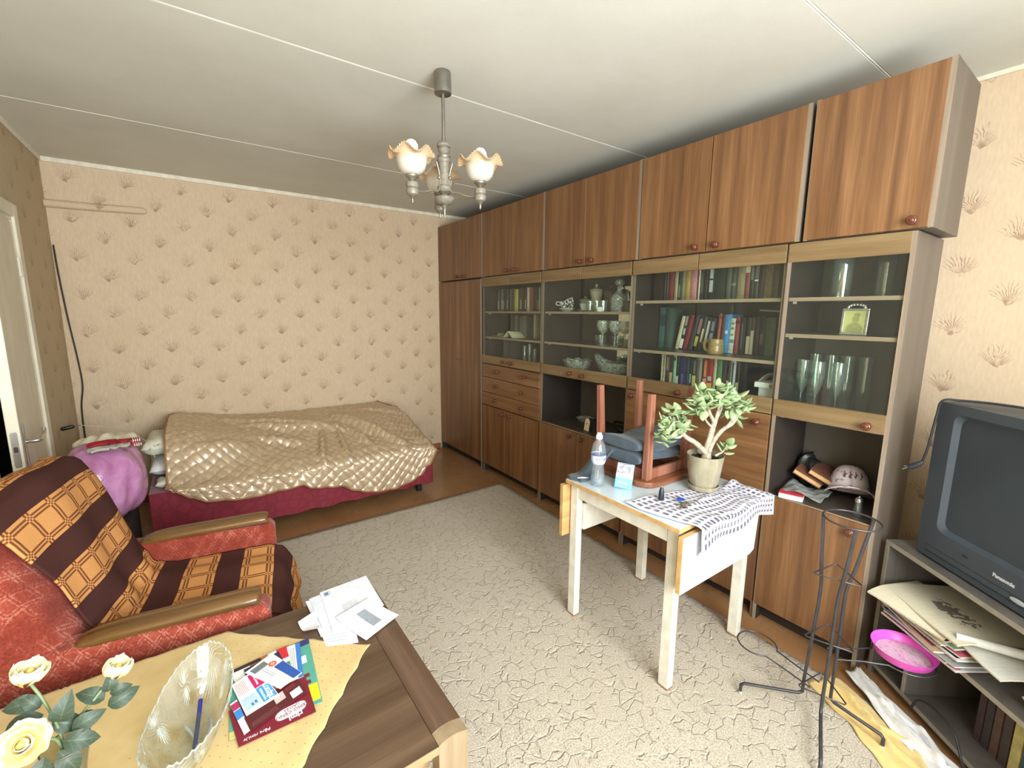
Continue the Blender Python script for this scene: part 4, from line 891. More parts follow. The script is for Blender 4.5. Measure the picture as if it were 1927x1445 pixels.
# quilted gold-brown bedspread
g = G('gold_satin'); c = g.coord(); n = g.noise(c, 30, 3)
g.set(col=g.ramp(n, [(.3, (176, 152, 120)), (.7, (200, 177, 145))]), rough=g.m('MULTIPLY_ADD', g.noise(c, 14, 3), .12, .24), spec=1., metal=.2); M_satin = g.mat
M_piping = plain((142, 106, 62), .6, vary=.06)
HEM = [(-.21, .46), (-.17, .40), (-.10, .345), (0., .305), (.25, .275), (.41, .282), (.545, .292), (.60, .262), (.65, .250), (.79, .225), (.90, .17), (.99, .135), (1.10, .12), (1.2, .115), (1.32, .13), (1.42, .17), (1.5, .25), (1.56, .34), (1.62, .42)]
def qz(x, y):
    b = sm((y - 3.36) / lerp(.34, .75, sm((x - .1) / .5)))
    z = .435 + .135 * b + .03 * sm((y - 4.0) / .4)
    z += .125 * math.exp(-((x + .20) / .38) ** 2) * sm((y - 3.37) / .18) * (1 - .35 * sm((y - 4.15) / .22))
    z += .035 * math.exp(-((x - .75) / .35) ** 2 - ((y - 3.8) / .25) ** 2) + .028 * math.exp(-((x - 1.38) / .25) ** 2 - ((y - 3.8) / .3) ** 2)
    # long creases
    for (x0, y0, x1, y1, w_, h_) in ((.15, 4.1, .95, 3.72, .035, .034), (.25, 3.95, .75, 3.78, .03, .026), (.95, 4.0, 1.32, 3.40, .035, .036), (.70, 3.36, .78, 3.72, .022, .024), (.88, 3.36, .90, 3.75, .02, .020), (.30, 3.70, .62, 3.62, .03, .026), (-.05, 3.5, .3, 3.58, .05, .022), (1.1, 3.40, 1.0, 3.72, .03, .022), (1.2, 4.15, 1.55, 3.85, .03, .016)):
        dx, dy = x1 - x0, y1 - y0; L2 = dx * dx + dy * dy; t_ = max(0, min(1, ((x - x0) * dx + (y - y0) * dy) / L2))
        d = math.hypot(x - x0 - dx * t_, y - y0 - dy * t_); z += 1.9 * h_ * math.exp(-(d / (w_ * .8)) ** 2) * (.4 + .6 * math.sin(math.pi * t_))
    z -= .09 * sm((x - 1.535) / .08)
    return z
NX, NY = 150, 96
def quilt0(i, j):
    # j: 0 hem .. 1 far edge; i along the bed
    s_ = j * 1.34
    e0, e1 = -.205, 1.60
    yy = 3.335 + (s_ - .28)
    inset = .16 * sm((yy - 3.95) / .5) ** 1.4 + .03 * sm((3.45 - yy) / .15)
    x = lerp(e0 + .03 * sm((yy - 4.1) / .3), e1 - inset, i)
    hem = interp(x, HEM)
    yf = 3.318
    q = .30                                      # share of the length that hangs over the front edge
    zt = qz(x, 3.38)
    if j < q:
        t_ = j / q; drop = zt - .03 - hem; z = hem + drop * t_; bulge = .012 * math.sin(x * 13) + .006 * math.sin(x * 41 + 2) + .012
        y = yf - .014 - bulge * (1 - t_) * .9
        z = min(z, zt)
        if t_ > .8: k = (t_ - .8) / .2; y = lerp(y, yf + .012, k * k)
    else:
        t_ = (j - q) / (1 - q); y = lerp(yf + .012, 4.365, t_); z = lerp(zt - .03, qz(x, y), sm(t_ / .07)) if t_ < .07 else qz(x, y)
    wr = .005 * math.sin(31 * x + 17 * s_) * math.sin(23 * s_ - 9 * x)
    return Vector((x, y - (wr * .5 if j < q else 0), z + (wr if j >= q else 0)))
QB = [[quilt0(i / NX, j / NY) for j in range(NY + 1)] for i in range(NX + 1)]
QS = []
for col_ in QB:
    acc = [0.]
    for a, b in zip(col_, col_[1:]): acc.append(acc[-1] + math.hypot((b - a).y, (b - a).z))
    QS.append(acc)
def qarc(i, j):
    a, b = i * NX, j * NY; p, q = min(int(a), NX - 1), min(int(b), NY - 1); a -= p; b -= q
    return (QS[p][q] * (1 - a) + QS[p + 1][q] * a) * (1 - b) + (QS[p][q + 1] * (1 - a) + QS[p + 1][q + 1] * a) * b
def qbase(i, j):
    a, b = i * NX, j * NY; p, q = min(int(a), NX - 1), min(int(b), NY - 1); a -= p; b -= q
    return (QB[p][q] * (1 - a) + QB[p + 1][q] * a) * (1 - b) + (QB[p][q + 1] * (1 - a) + QB[p + 1][q + 1] * a) * b
def quilt(i, j):
    # diamond quilting: small pillows between stitched lines, raised along the cloth's normal
    p = qbase(i, j); du = qbase(min(1, i + .008), j) - qbase(max(0, i - .008), j); dv = qbase(i, min(1, j + .012)) - qbase(i, max(0, j - .012))
    n_ = du.cross(dv)
    n_ = n_.normalized() if n_.length > 1e-9 else Vector((0, 0, 1))
    s_ = qarc(i, j); a, b = (p.x + s_) / .078, (p.x - s_) / .078
    return p + n_ * .0125 * (abs(math.sin(math.pi * a)) * abs(math.sin(math.pi * b))) ** .28
qt = thing('bedspread', 'quilted gold-brown satin bedspread thrown over the bed', 'bedspread', (.7, 3.8, .4))
obj('quilted_cloth', MB().grid(quilt, 480, 320), M_satin, qt, smooth=80)
edge = [quilt(k / 120, 0) for k in range(121)] + [quilt(1, k / 60) for k in range(1, 61)]
lft = [quilt(0, k / 60) for k in range(61)]
obj('piping', MB().tube([Vector(p) + Vector((0, -.004, 0)) for p in edge], .006, 6), M_piping, qt, smooth=60)
obj('piping', MB().tube([Vector(p) + Vector((-.004, 0, .002)) for p in lft], .006, 6), M_piping, qt, smooth=60)

# pink plastic-wrapped bundle between door and bed, with cloths on top
g = G('pink_plastic'); c = g.coord(); n = g.noise(c, 9, 4, .6, .8)
g.set(col=g.ramp(n, [(.3, (176, 110, 158)), (.7, (206, 150, 190))]), rough=.22, spec=.6, sss=.0); g.bump(n, .5, .02); M_pink = g.mat
def bundle(i, j):
    a = 2 * math.pi * i; b = math.pi * (j - .5)
    ex = lambda t_, p_: math.copysign(abs(t_) ** p_, t_)
    wv = 1 + .04 * math.sin(5 * a + 6 * j) + .025 * math.sin(11 * a - 9 * j)
    cb, sb_ = ex(math.cos(b), .62), ex(math.sin(b), .8)
    zc = .575 + .195 * sb_ + (.012 * math.sin(7 * a) * math.cos(b))
    return (-.435 + .165 * ex(math.cos(a), .8) * cb * wv - .03 * (1 - j), 3.20 + .25 * ex(math.sin(a), .8) * cb * wv, zc + .035 * (-math.cos(a)) * (j > .5) * cb)
tag(obj('plastic_bundle', MB().grid(bundle, 64, 32), M_pink, loc=(-.445, 3.2, .38), smooth=70), 'bulky bundle wrapped in shiny pink plastic between door and bed', 'bundle')
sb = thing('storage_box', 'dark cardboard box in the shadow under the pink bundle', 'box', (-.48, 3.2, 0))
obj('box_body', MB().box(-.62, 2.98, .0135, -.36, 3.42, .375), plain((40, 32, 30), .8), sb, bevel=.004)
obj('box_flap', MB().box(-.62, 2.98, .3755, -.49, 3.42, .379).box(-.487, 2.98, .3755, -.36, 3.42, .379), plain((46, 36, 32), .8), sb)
def crumple(cx, cy, cz, lx, ly, rz, amp, seed, bend=0):
    m = Matrix.Translation((cx, cy, cz)) @ Matrix.Rotation(rz, 4, 'Z')
    def fn(i, j):
        u, v = i - .5, j - .5
        z = amp * (math.sin(9 * u + seed) * math.sin(7 * v + 2 * seed) + .5 * math.sin(19 * u - 13 * v + seed)) + amp + bend * (u * u + v * v)
        return m @ Vector((lx * u * (1 + .08 * math.sin(6 * v + seed)), ly * v * (1 + .08 * math.sin(5 * u + seed)), z))
    return fn
tag(obj('cloth', MB().grid(crumple(-.45, 3.33, .775, .26, .24, R(14), .016, 1.3, -.12), 20, 20), plain((216, 208, 182), .9, vary=.05), loc=(-.46, 3.34, .75), smooth=60, solid=.006), 'cream cloth crumpled on the back of the pink bundle', 'cloth')
for i, (cx, cy, rz, col, lab) in enumerate(((-.37, 3.075, R(15), (176, 172, 158), 'grey-white work glove with red cuff, lower of the pair on the pink bundle'), (-.375, 3.12, R(8), (150, 26, 40), 'red work glove with striped cuff lying on top of the grey one'))):
    gl = thing('glove', lab, 'glove', (cx, cy, .785), group='gloves on the pink bundle')
    m = Matrix.Translation((cx, cy, .777 + .016 * i)) @ Matrix.Rotation(rz, 4, 'Z')
    mb = MB().grid(lambda u, v: (lerp(-.055, .045, u), lerp(-.036, .036, v) * (1 - .12 * u), .004 + .008 * math.sin(math.pi * v) * (1 + .5 * math.sin(7 * u + 3 * v + i)) + .004 * math.sin(15 * u + 9 * v)), 14, 12)
    mb.grid(lambda u, v: (lerp(-.055, .045, u), lerp(-.036, .036, v) * (1 - .12 * u), .002), 4, 4)
    for k in range(4): mb.tube(spline([(-.045, -.026 + .0175 * k, .007), (-.085, -.030 + .019 * k + .004 * (-1) ** k, .010), (-.118 - .008 * (1.5 - abs(k - 1.5)), -.034 + .023 * k, .005)], 4), [.0085] * 5 + [.008, .0075, .007, .005], 8)
    mb.tube([(-.01, .030, .007), (-.045, .052, .006), (-.075, .056, .005)], [.009, .008, .006], 8)
    obj('palm', mb.xf(m), plain(col, .85, vary=.12), gl, smooth=60)
    obj('cuff', MB().box(.04, -.032, 0, .090, .032, .010).xf(m), plain((150, 28, 42), .8), gl, bevel=.004)
    st = MB()
    for k in range(4): st.box(.056 + .009 * k, -.0325, -.0005, .060 + .009 * k, .0325, .0108)
    obj('cuff_stripe', st.xf(m), plain((222, 206, 200), .8), gl)

# ------------------------------------------------------------------ armchair
g = G('red_upholstery'); c = g.coord(); x, y, z = g.xyz(c)
# woven lattice of pale lines on faded red pile
u = g.m('ADD', x, g.m('MULTIPLY', g.m('ADD', y, z), .62)); v = g.m('SUBTRACT', x, g.m('MULTIPLY', g.m('ADD', y, z), .62))
def lines(s_, per, w_):
    d = g.m('ABSOLUTE', g.m('WRAP', s_, per / 2, -per / 2)); return g.m('SUBTRACT', 1., g.sstep(d, w_ * .5, w_))
ln = g.m('MAXIMUM', g.m('MAXIMUM', lines(u, .047, .0035), lines(g.m('ADD', u, .010), .047, .0030)), g.m('MAXIMUM', lines(v, .047, .0035), lines(g.m('ADD', v, .010), .047, .0030)))
n = g.noise(c, 7, 4, .6); fl = g.noise(c, 160, 3)
ln = g.m('MULTIPLY', g.m('MULTIPLY', ln, g.sstep(fl, .38, .55)), g.sstep(n, .40, .58))
red = g.ramp(g.m('ADD', g.m('MULTIPLY', n, .6), g.m('MULTIPLY', fl, .4)), [(.32, (106, 40, 30)), (.5, (136, 58, 44)), (.68, (160, 84, 66))])
g.set(col=g.mix(g.m('MULTIPLY', ln, .48), red, (196, 134, 116)), rough=.9, sheen=.12, spec=.15); g.bump(fl, .25, .003); M_uph = g.mat
M_armw = wood('lacquered_arm', (72, 48, 22), (100, 70, 34), (128, 95, 52), 'X', .28, coat=.35)
AC = thing('armchair', 'red upholstered armchair with lacquered wooden armrests facing the wall unit', 'armchair', (-.09, 1.99, 0), R(-9))
def cushion(x0, x1, y0, y1, z0, z1, crown=.03):
    mb = MB().box(x0, y0, z0, x1, y1, z1); return mb
obj('seat', MB().box(-.30, -.275, .16, .295, .275, .415), M_uph, AC, local=True, bevel=.035, bseg=4, smooth=60)
# reclined back, a little wider than the seat and curving round at its shoulders
bkp = [(a, b if b < .6 else .6 + (b - .6) * .91) for a, b in [(-.215, .34), (-.20, .45), (-.255, .66), (-.325, .86), (-.365, .945), (-.415, .968), (-.465, .945), (-.475, .86), (-.44, .60), (-.42, .20), (-.40, .10), (-.26, .10)]]
mb = MB()
nb = 24
def backfn(i, j):
    k = j * (len(bkp)); q = int(k) % len(bkp); f_ = k - int(k); a, b = bkp[q], bkp[(q + 1) % len(bkp)]
    y = lerp(-.365, .365, i); ed = abs(2 * i - 1) ** (2.2 if i < .5 else 3.5)
    cx, cz = -.345, .52
    x_, z_ = lerp(a[0], b[0], f_), lerp(a[1], b[1], f_)
    x_ += -.04 * ed; z_ -= .05 * ed * sm((z_ - .6) / .3)
    kk = 1 - .35 * max(0, (abs(2 * i - 1) - .93) / .07) ** 2
    return (cx + (x_ - cx) * kk, y, cz + (z_ - cz) * (kk * .5 + .5))
mb.grid(backfn, nb, 48)
for e in (0, 1): mb.f.append(tuple((e * nb) * 49 + k for k in range(48)))
obj('backrest', mb, M_uph, AC, local=True, smooth=60)
for s in (-1, 1):
    y0, y1 = sorted((s * .275, s * .372))
    arm_ = [(-.36, .10), (.268, .10), (.283, .14), (.283, .50), (.268, .525), (-.30, .535), (-.42, .56), (-.44, .50), (-.42, .12)]
    ao = obj('arm', MB().prism(arm_, y0, y1, lambda a, b, d: (a, d, b)), M_uph, AC, local=True, bevel=.018, bseg=3, smooth=50)
    yc = s * .325
    # grooved wooden arm cap, tapering to a rounded tail at the back
    prof = [(-.043, 0), (-.045, .010), (-.042, .020), (-.030, .027), (-.012, .030), (-.008, .027), (.008, .027), (.012, .030), (.030, .027), (.042, .020), (.045, .010), (.043, 0)]
    st = [(-.235, .25, -.03), (-.225, .55, -.022), (-.205, .8, -.012), (-.17, .95, -.004), (-.12, 1, 0), (.18, 1, .004), (.230, 1, .004), (.250, .92, .003), (.258, .72, .001)]
    cb_ = MB()
    def capf(i, j):
        k = i * (len(st) - 1); q = min(int(k), len(st) - 2); f_ = k - q; xx, wv_, dz = [lerp(st[q][e], st[q + 1][e], f_) for e in range(3)]
        k2 = j * (len(prof) - 1); q2 = min(int(k2), len(prof) - 2); f2 = k2 - q2; yy, zz = [lerp(prof[q2][e], prof[q2 + 1][e], f2) for e in (0, 1)]
        return (xx, yc + yy * wv_, .532 + dz + zz * (wv_ ** .6))
    cb_.grid(capf, 24, 22)
    for e in (0, 24): cb_.f.append(tuple(e * 23 + k for k in range(23)))
    obj('arm_cap', cb_, M_armw, ao, local=True, smooth=50)
for sx in (-.38, .24):
    for sy in (-.32, .32): obj('leg', MB().box(sx - .02, sy - .02, .0135, sx + .02, sy + .02, .12), plain((70, 42, 24), .4), AC, local=True)

# plaid throw: over the back, down on to the seat and over its front
g = G('plaid_throw'); uvn = g.node('ShaderNodeUVMap'); u, v, _ = g.xyz(uvn.outputs[0])
P = .235
t_ = g.m('WRAP', v, P, 0.)
band = g.m('LESS_THAN', t_, .105)                          # dark bands
tb = g.m('SUBTRACT', t_, .105)
def rng(s_, a, b): return g.m('MULTIPLY', g.m('GREATER_THAN', s_, a), g.m('LESS_THAN', s_, b))
vst = g.m('ADD', g.m('ADD', rng(tb, .012, .019), rng(tb, .024, .031)), g.m('ADD', rng(tb, .099, .106), rng(tb, .111, .118)), clamp=True)
uw = g.m('WRAP', u, .098, 0.)
ust = g.m('ADD', rng(uw, .008, .016), rng(uw, .022, .030), clamp=True)
x_ = g.m('ABSOLUTE', g.m('SUBTRACT', vst, ust))             # crossing stripes reverse, as in a weave
yarn = g.noise(g.vmul(uvn.outputs[0], (260, 700, 1)), 1, 2)
org = g.ramp(yarn, [(.3, (184, 124, 70)), (.7, (218, 162, 102))])
brn = g.ramp(yarn, [(.3, (104, 60, 34)), (.7, (134, 84, 52))])
drk = g.ramp(yarn, [(.3, (60, 34, 30)), (.7, (82, 50, 45))])
col = g.mix(band, g.mix(x_, org, brn), drk)
g.set(col=col, rough=.95, spec=.1); g.bump(yarn, .35, .002); M_plaid = g.mat
def throw(i, j):
    """i across the chair (y), j along from behind the back to the hanging front edge; chair coordinates"""
    path = [(-.495, .60), (-.485, .87), (-.435, .948), (-.365, .940), (-.320, .858), (-.255, .688), (-.205, .53), (-.17, .445), (-.09, .428), (.10, .426), (.25, .424), (.305, .405), (.330, .34), (.345, .24)]
    L = [0]
    for a, b in zip(path, path[1:]): L.append(L[-1] + math.hypot(b[0] - a[0], b[1] - a[1]))
    tot = L[-1]
    # the upper half lies skewed towards the near shoulder
    u_ = lerp(-.30, .275, i); s_ = j * tot
    skew = sm((s_ - .05) / .55)
    yb = lerp(lerp(-.300, .345, i), lerp(-.262, .262, i), sm((s_ - .48) / .26))
    s2 = min(tot - 1e-4, max(0, s_ + .10 * (i - .5) * (1 - skew)))
    q = 0
    while q < len(L) - 2 and L[q + 1] < s2: q += 1
    f_ = (s2 - L[q]) / (L[q + 1] - L[q]); x, z = lerp(path[q][0], path[q + 1][0], f_), lerp(path[q][1], path[q + 1][1], f_)
    n_ = Vector((path[q + 1][1] - path[q][1], 0, -(path[q + 1][0] - path[q][0]))).normalized()
    up = -1 if s2 > 0 else 1
    ed = min(1, abs(yb / .365)) ** (2.2 if yb < 0 else 3.5)
    if s_ < .95: x += -.035 * ed; z -= .045 * ed * sm((z - .6) / .3)
    w_ = .011 + .005 * math.sin(13 * i + 7 * j) + .012 * math.exp(-((s2 - .93) / .06) ** 2) * (1 + math.sin(19 * i)) * .8
    if z < .41: w_ += .010 * (1 + math.sin(15 * i + 1)) * sm((.41 - z) / .1)
    d = Vector((-n_.x, 0, -n_.z)) * w_
    if s2 < L[2]: d = Vector((-abs(w_), 0, abs(w_)))
    return (x + d.x, yb + .006 * math.sin(9 * j + 2), z + d.z)
tot_ = 1.86
tw = MB().grid(throw, 60, 150, uv=lambda a, b: (a * .62, b * tot_ + .02))
tm = Matrix.Translation((-.09, 1.99, 0)) @ Matrix.Rotation(R(-9), 4, 'Z')
to = obj('throw_blanket', tw, M_plaid, loc=(-.09, 1.99, 0), rz=R(-9), local=True, smooth=80, solid=.005); to.modifiers['thickness'].offset = 1
tag(to, 'orange and brown plaid throw draped over the armchair back and seat', 'blanket')
# ------------------------------------------------------------------ coffee table and what lies on it
TZ = .500
V_cof = wood('dark_walnut', (62, 45, 31), (86, 66, 49), (110, 88, 68), 'X', .30, scale=.7, coat=.25)
V_cofy = wood('dark_walnut_strip', (70, 50, 36), (90, 68, 52), (112, 90, 72), 'Y', .36, scale=.8, coat=.15)
V_cofe = wood('pale_walnut_edge', (128, 102, 72), (150, 122, 88), (170, 142, 106), 'X', .4)
V_post = wood('pale_walnut_post', (116, 98, 74), (138, 119, 92), (156, 136, 108), 'Z', .4)
cx0, cx1, cy0, cy1 = -.70, .463, .824, 1.543
ct = thing('coffee_table', 'low dark walnut coffee table with rounded end rails in the foreground', 'table', (-.12, 1.18, 0))
obj('tabletop', MB().box(cx0 + .078, cy0, TZ - .020, cx1 - .078, cy1, TZ), V_cof, ct, bevel=.001)
obj('edge_band', MB().box(cx0 + .078, cy0 - .0015, TZ - .020, cx1 - .078, cy0, TZ - .0005), V_cofe, ct)
obj('apron', MB().box(cx0 + .08, cy0 + .05, TZ - .10, cx1 - .08, cy0 + .068, TZ - .020), V_cofe, ct)
obj('apron', MB().box(cx0 + .08, cy1 - .068, TZ - .10, cx1 - .08, cy1 - .05, TZ - .020), V_cofe, ct)
dome = lambda u: .0085 * math.sin(math.pi * min(1, max(0, u)) ** .85)
for xa, xb in ((cx1 - .077, cx1), (cx0, cx0 + .077)):
    poly = [(xa, TZ - .045)] + [(lerp(xa, xb, k / 10), TZ + dome(k / 10)) for k in range(11)] + [(xb, TZ - .045)]
    obj('end_rail', MB().prism(poly, cy0 + .040, cy1 - .040, lambda a, b, d: (a, d, b)), V_cofy, ct, smooth=30)
    for ya, yb_ in ((cy0, cy0 + .0385), (cy1 - .0385, cy1)):
        poly = [(xa, .0135)] + [(lerp(xa, xb, k / 10), TZ + dome(k / 10)) for k in range(11)] + [(xb, .0135)]
        obj('leg', MB().prism(poly, ya, yb_, lambda a, b, d: (a, d, b)), V_post, ct, smooth=30)
obj('undershelf', MB().box(cx0 + .08, cy0 + .10, .14, cx1 - .08, cy1 - .10, .158), V_cof, ct)

# yellow tablecloth, laid cornerwise and hanging over the long edges
g = G('yellow_cloth'); uvn = g.node('ShaderNodeUVMap'); u, v, _ = g.xyz(uvn.outputs[0])
wu = g.m('WRAP', u, .0125, -.0125); wv = g.m('WRAP', v, .0125, -.0125)
dt = g.m('SQRT', g.m('ADD', g.m('MULTIPLY', wu, wu), g.m('MULTIPLY', wv, wv)))
dots = g.m('MULTIPLY', g.m('SUBTRACT', 1., g.sstep(dt, .0010, .0022)), g.m('LESS_THAN', v, .42))
nz = g.noise(uvn.outputs[0], 9, 4, .6)
g.set(col=g.mix(g.m('MULTIPLY', dots, .75), g.ramp(nz, [(.3, (188, 162, 104)), (.7, (208, 183, 126))]), (120, 92, 44)), rough=.75, sheen=.2); g.bump(g.m('ADD', nz, g.m('MULTIPLY', g.noise(uvn.outputs[0], 400, 2), .15)), .35, .006); M_ycloth = g.mat
C0 = Vector((.360, 1.236)); e1 = Vector((-.646, -.763)).normalized(); e2 = Vector((-.749, .663)).normalized(); LS = .96
def clothp(a, b):
    sc = lambda t_: .006 * abs(math.sin(t_ * 34)) 
    p = C0 + e1 * (a * LS + (sc(b * LS) if a == 0 else 0)) + e2 * (b * LS + (sc(a * LS) if b == 0 else 0))
    x, y = p.x, p.y; z = TZ + .0030 + .0015 * math.sin(11 * x + 3) * math.sin(9 * y)
    fold = .004 * math.exp(-(((a - .5) * 3) ** 2)) * math.exp(-((b - .03) / .03) ** 2)
    if y > cy1 + .004: ex = y - cy1 - .004; y = cy1 + .003 + .006 * (1 + math.sin(14 * x)) * min(1, ex * 6) ** 2; z = TZ + .0030 - ex
    if y < cy0 - .004: ex = cy0 - .004 - y; y = cy0 - .008 - .012 * math.sin(14 * x) * min(1, ex * 6) - .010 * min(1, ex * 6); z = TZ + .0030 - ex
    if x < cx0 + .09: z += .010 * sm((cx0 + .09 - x) / .02)
    if x < cx0 - .004: ex = cx0 - .004 - x; x = cx0 - .008; z = min(z, TZ + .0030 - ex)
    return (x, y, max(.05, z + fold))
tc = obj('tablecloth', MB().grid(clothp, 110, 110, uv=lambda a, b: (a * LS, b * LS)), M_ycloth, loc=(0, 1.18, TZ), smooth=80, solid=.0012)
tag(tc, 'yellow dotted tablecloth laid cornerwise over the coffee table', 'tablecloth')
CZ = TZ + .0055

def quadfn(P):
    a, b, c, d = [Vector((p[0], p[1], 0)) for p in P]      # a=(0,0) b=(1,0) c=(1,1) d=(0,1)
    return lambda u, v: (a * (1 - u) + b * u) * (1 - v) + (d * (1 - u) + c * u) * v
def sheet(name, label, cat, P, z, th, col, prints=(), group=None, texts=(), rough=.35, curl=0):
    """a flat printed sheet or booklet; prints = (u0, v0, u1, v1, colour)"""
    q = quadfn(P); cen = q(.5, .5)
    t = thing(name, label, cat, (cen.x, cen.y, z), group=group)
    def top(u, v, zz): p = q(u, v); return (p.x, p.y, zz + curl * (u - .5) ** 2)
    mb = MB().grid(lambda i, j: top(i, j, z + th), 6, 6); k = len(mb.v); mb.grid(lambda i, j: top(i, j, z), 6, 6)
    rim = [(i / 6, 0) for i in range(7)] + [(1, j / 6) for j in range(1, 7)] + [(1 - i / 6, 1) for i in range(1, 7)] + [(0, 1 - j / 6) for j in range(1, 6)]
    b = len(mb.v); n = len(rim)
    for zz in (z, z + th):
        for u, v in rim: mb.v.append(Vector(top(u, v, zz)))
    for i in range(n): j = (i + 1) % n; mb.f.append((b + i, b + j, b + n + j, b + n + i))
    s_ = obj('sheet', mb, plain(col, rough, vary=.03), t)
    for kp_, (u0, v0, u1, v1, cc) in enumerate(prints):
        obj('print', MB().grid(lambda i, j: top(lerp(u0, u1, i), lerp(v0, v1, j), z + th + .0002 + .00012 * kp_), 6, 6), plain(cc, rough, vary=.06, scale=200), s_, normals=False)
    for (txt, size, u, v, uv_x, uv_y, cc, kw) in texts:
        o_ = Vector(top(u, v, z + th + .0006)); X = (q(*uv_x[1]) - q(*uv_x[0])).normalized(); Zv = Vector((0, 0, 1)); Y = Zv.cross(X)
        lettering(txt, size, plain(cc, .4, vary=.02), s_, frame(o_, X, Y, Zv), **kw)
    return t
FG = 'advertising leaflets on the coffee table'
z = CZ; TH = .0006
WHT = (232, 232, 228)
sheet('leaflet', 'teal and yellow leaflet at the bottom of the leaflet pile', 'leaflet', [(-.012, 1.112), (.192, 1.101), (.21, 1.366), (.003, 1.347)], z, TH, (84, 156, 138),
      [(.78, .05, .99, .28, (226, 206, 40)), (0, 0, .2, .1, (196, 186, 110)), (.2, 0, .5, .1, (46, 58, 72)), (.82, .62, .92, .74, WHT), (.80, .30, .92, .35, (120, 40, 50)), (.80, .40, .92, .45, (120, 40, 50)), (.72, .90, 1., 1., (52, 56, 104))], FG)
z += TH + .0004
sheet('leaflet', 'orange-edged brochure near the bottom of the leaflet pile', 'leaflet', [(.034, 1.161), (.173, 1.182), (.154, 1.367), (.004, 1.349)], z, TH * 2, (186, 120, 74),
      [(0, .72, .30, .98, WHT), (0, .93, .5, 1., (50, 40, 44)), (.6, .1, .98, .5, (196, 108, 60)), (.70, 0., 1., .12, (66, 40, 88))], FG)
z += TH * 2 + .0004
sheet('leaflet', 'maroon supermarket leaflet with a white oval and upside-down lettering', 'leaflet', [(.005, 1.079), (.171, 1.076), (.172, 1.211), (-.008, 1.202)], z, TH * 2, (116, 32, 46), (), FG)
_m = bpy.data.objects[[o.name for o in COL.objects if o.get('label', '').startswith('maroon super')][0]]
_s = [o for o in _m.children][0]; qf = quadfn([(.005, 1.079), (.171, 1.076), (.172, 1.211), (-.008, 1.202)]); zt = z + TH * 2
oval = []
for k in range(28):
    a = 2 * math.pi * k / 28; oval.append((.70 + .21 * math.copysign(abs(math.cos(a)) ** .6, math.cos(a)), .285 + .125 * math.copysign(abs(math.sin(a)) ** .8, math.sin(a)) + .10 * (math.cos(a)) * .3))
obj('print', MB().prism(oval, zt + .0001, zt + .0003, lambda a, b, d: (qf(a, b).x, qf(a, b).y, d)), plain((226, 214, 214), .4), _s)
def upside(txt, size, u, v, cc, par, dz=.0006, ang=183, **kw):
    p = qf(u, v); lettering(txt, size, plain(cc, .4, vary=.02), par, Matrix.Translation((p.x, p.y, zt + dz)) @ Matrix.Rotation(R(ang), 4, 'Z'), **kw)
upside('ZEMO CENU', .0135, .72, .27, (122, 62, 70), _s, ang=188); upside('GROZS', .0115, .72, .36, (122, 62, 70), _s, ang=188)
upside('rimi', .020, .74, .12, (236, 226, 226), _s, bold=.0006); upside('Pērc rimi.lv', .012, .24, .10, (236, 226, 226), _s, ang=181, shear=.1)
z += TH * 2 + .0004
sheet('leaflet', 'white and blue text leaflet at the top right of the leaflet pile', 'leaflet', [(.1, 1.211), (.167, 1.211), (.184, 1.356), (.111, 1.356)], z, TH, WHT, [(.82, 0, 1, 1, (60, 120, 190))] + [(.5 + .06 * k, .3, .52 + .06 * k, .9, (150, 156, 170)) for k in range(5)], FG)
z += TH + .0003
sheet('leaflet', 'red, white and green leaflet peeking out behind the white ones', 'leaflet', [(.108, 1.262), (.146, 1.263), (.148, 1.36), (.097, 1.357)], z, TH, WHT, [(.45, .5, 1, 1, (196, 44, 52)), (.6, 0, 1, .3, (70, 140, 80))], FG)
z += TH + .0003
sheet('leaflet', 'dark navy leaflet behind the leaflet with the orange disc', 'leaflet', [(.043, 1.251), (.135, 1.271), (.126, 1.349), (.036, 1.327)], z, TH, (46, 44, 80), (), FG)
z += TH + .0003
sheet('leaflet', 'small white leaflet slipping out at the lower left of the pile', 'leaflet', [(.018, 1.102), (.031, 1.108), (.012, 1.225), (-.004, 1.218)], z, TH, WHT, [(0, .45, 1, .72, (60, 130, 196)), (0, .74, 1, .95, (176, 50, 90))], FG)
z += TH + .0003
sheet('leaflet', 'dark brown folded leaflet strip lying across the pile', 'leaflet', [(.031, 1.103), (.163, 1.147), (.153, 1.206), (.022, 1.152)], z, TH * 2, (84, 34, 38), [(.05, .1, .5, .4, (98, 50, 52)), (.5, .45, .68, .95, (196, 180, 176)), (.72, .7, .9, .98, (110, 40, 44)), (.76, .12, .95, .56, (228, 224, 220))], FG)
z += TH * 2 + .0003
sheet('leaflet', 'white balcony-glazing leaflet with magenta and blue lettered blocks', 'leaflet', [(.027, 1.154), (.103, 1.174), (.069, 1.309), (.004, 1.282)], z, TH, WHT,
      [(.55, .52, .98, .96, (190, 34, 92)), (.55, .06, .98, .50, (66, 150, 206)), (.04, .1, .5, .44, (176, 200, 216)), (.25, .14, .32, .22, (80, 120, 170)), (.36, .16, .43, .24, (80, 120, 170))] + [(.06 + .05 * k, .55, .075 + .05 * k, .92, (190, 150, 160)) for k in range(7)], FG,
      [('LODŽIJU', .0155, .82, .27, ((0, .9), (0, .1)), None, (240, 246, 250), dict(bold=.0004)), ('IESTIKLOŠANA', .007, .65, .27, ((0, .9), (0, .1)), None, (240, 246, 250), {}), ('JUMTI, KĀPNES', .0065, .70, .74, ((0, .9), (0, .1)), None, (246, 230, 236), {})])
z += TH + .0003
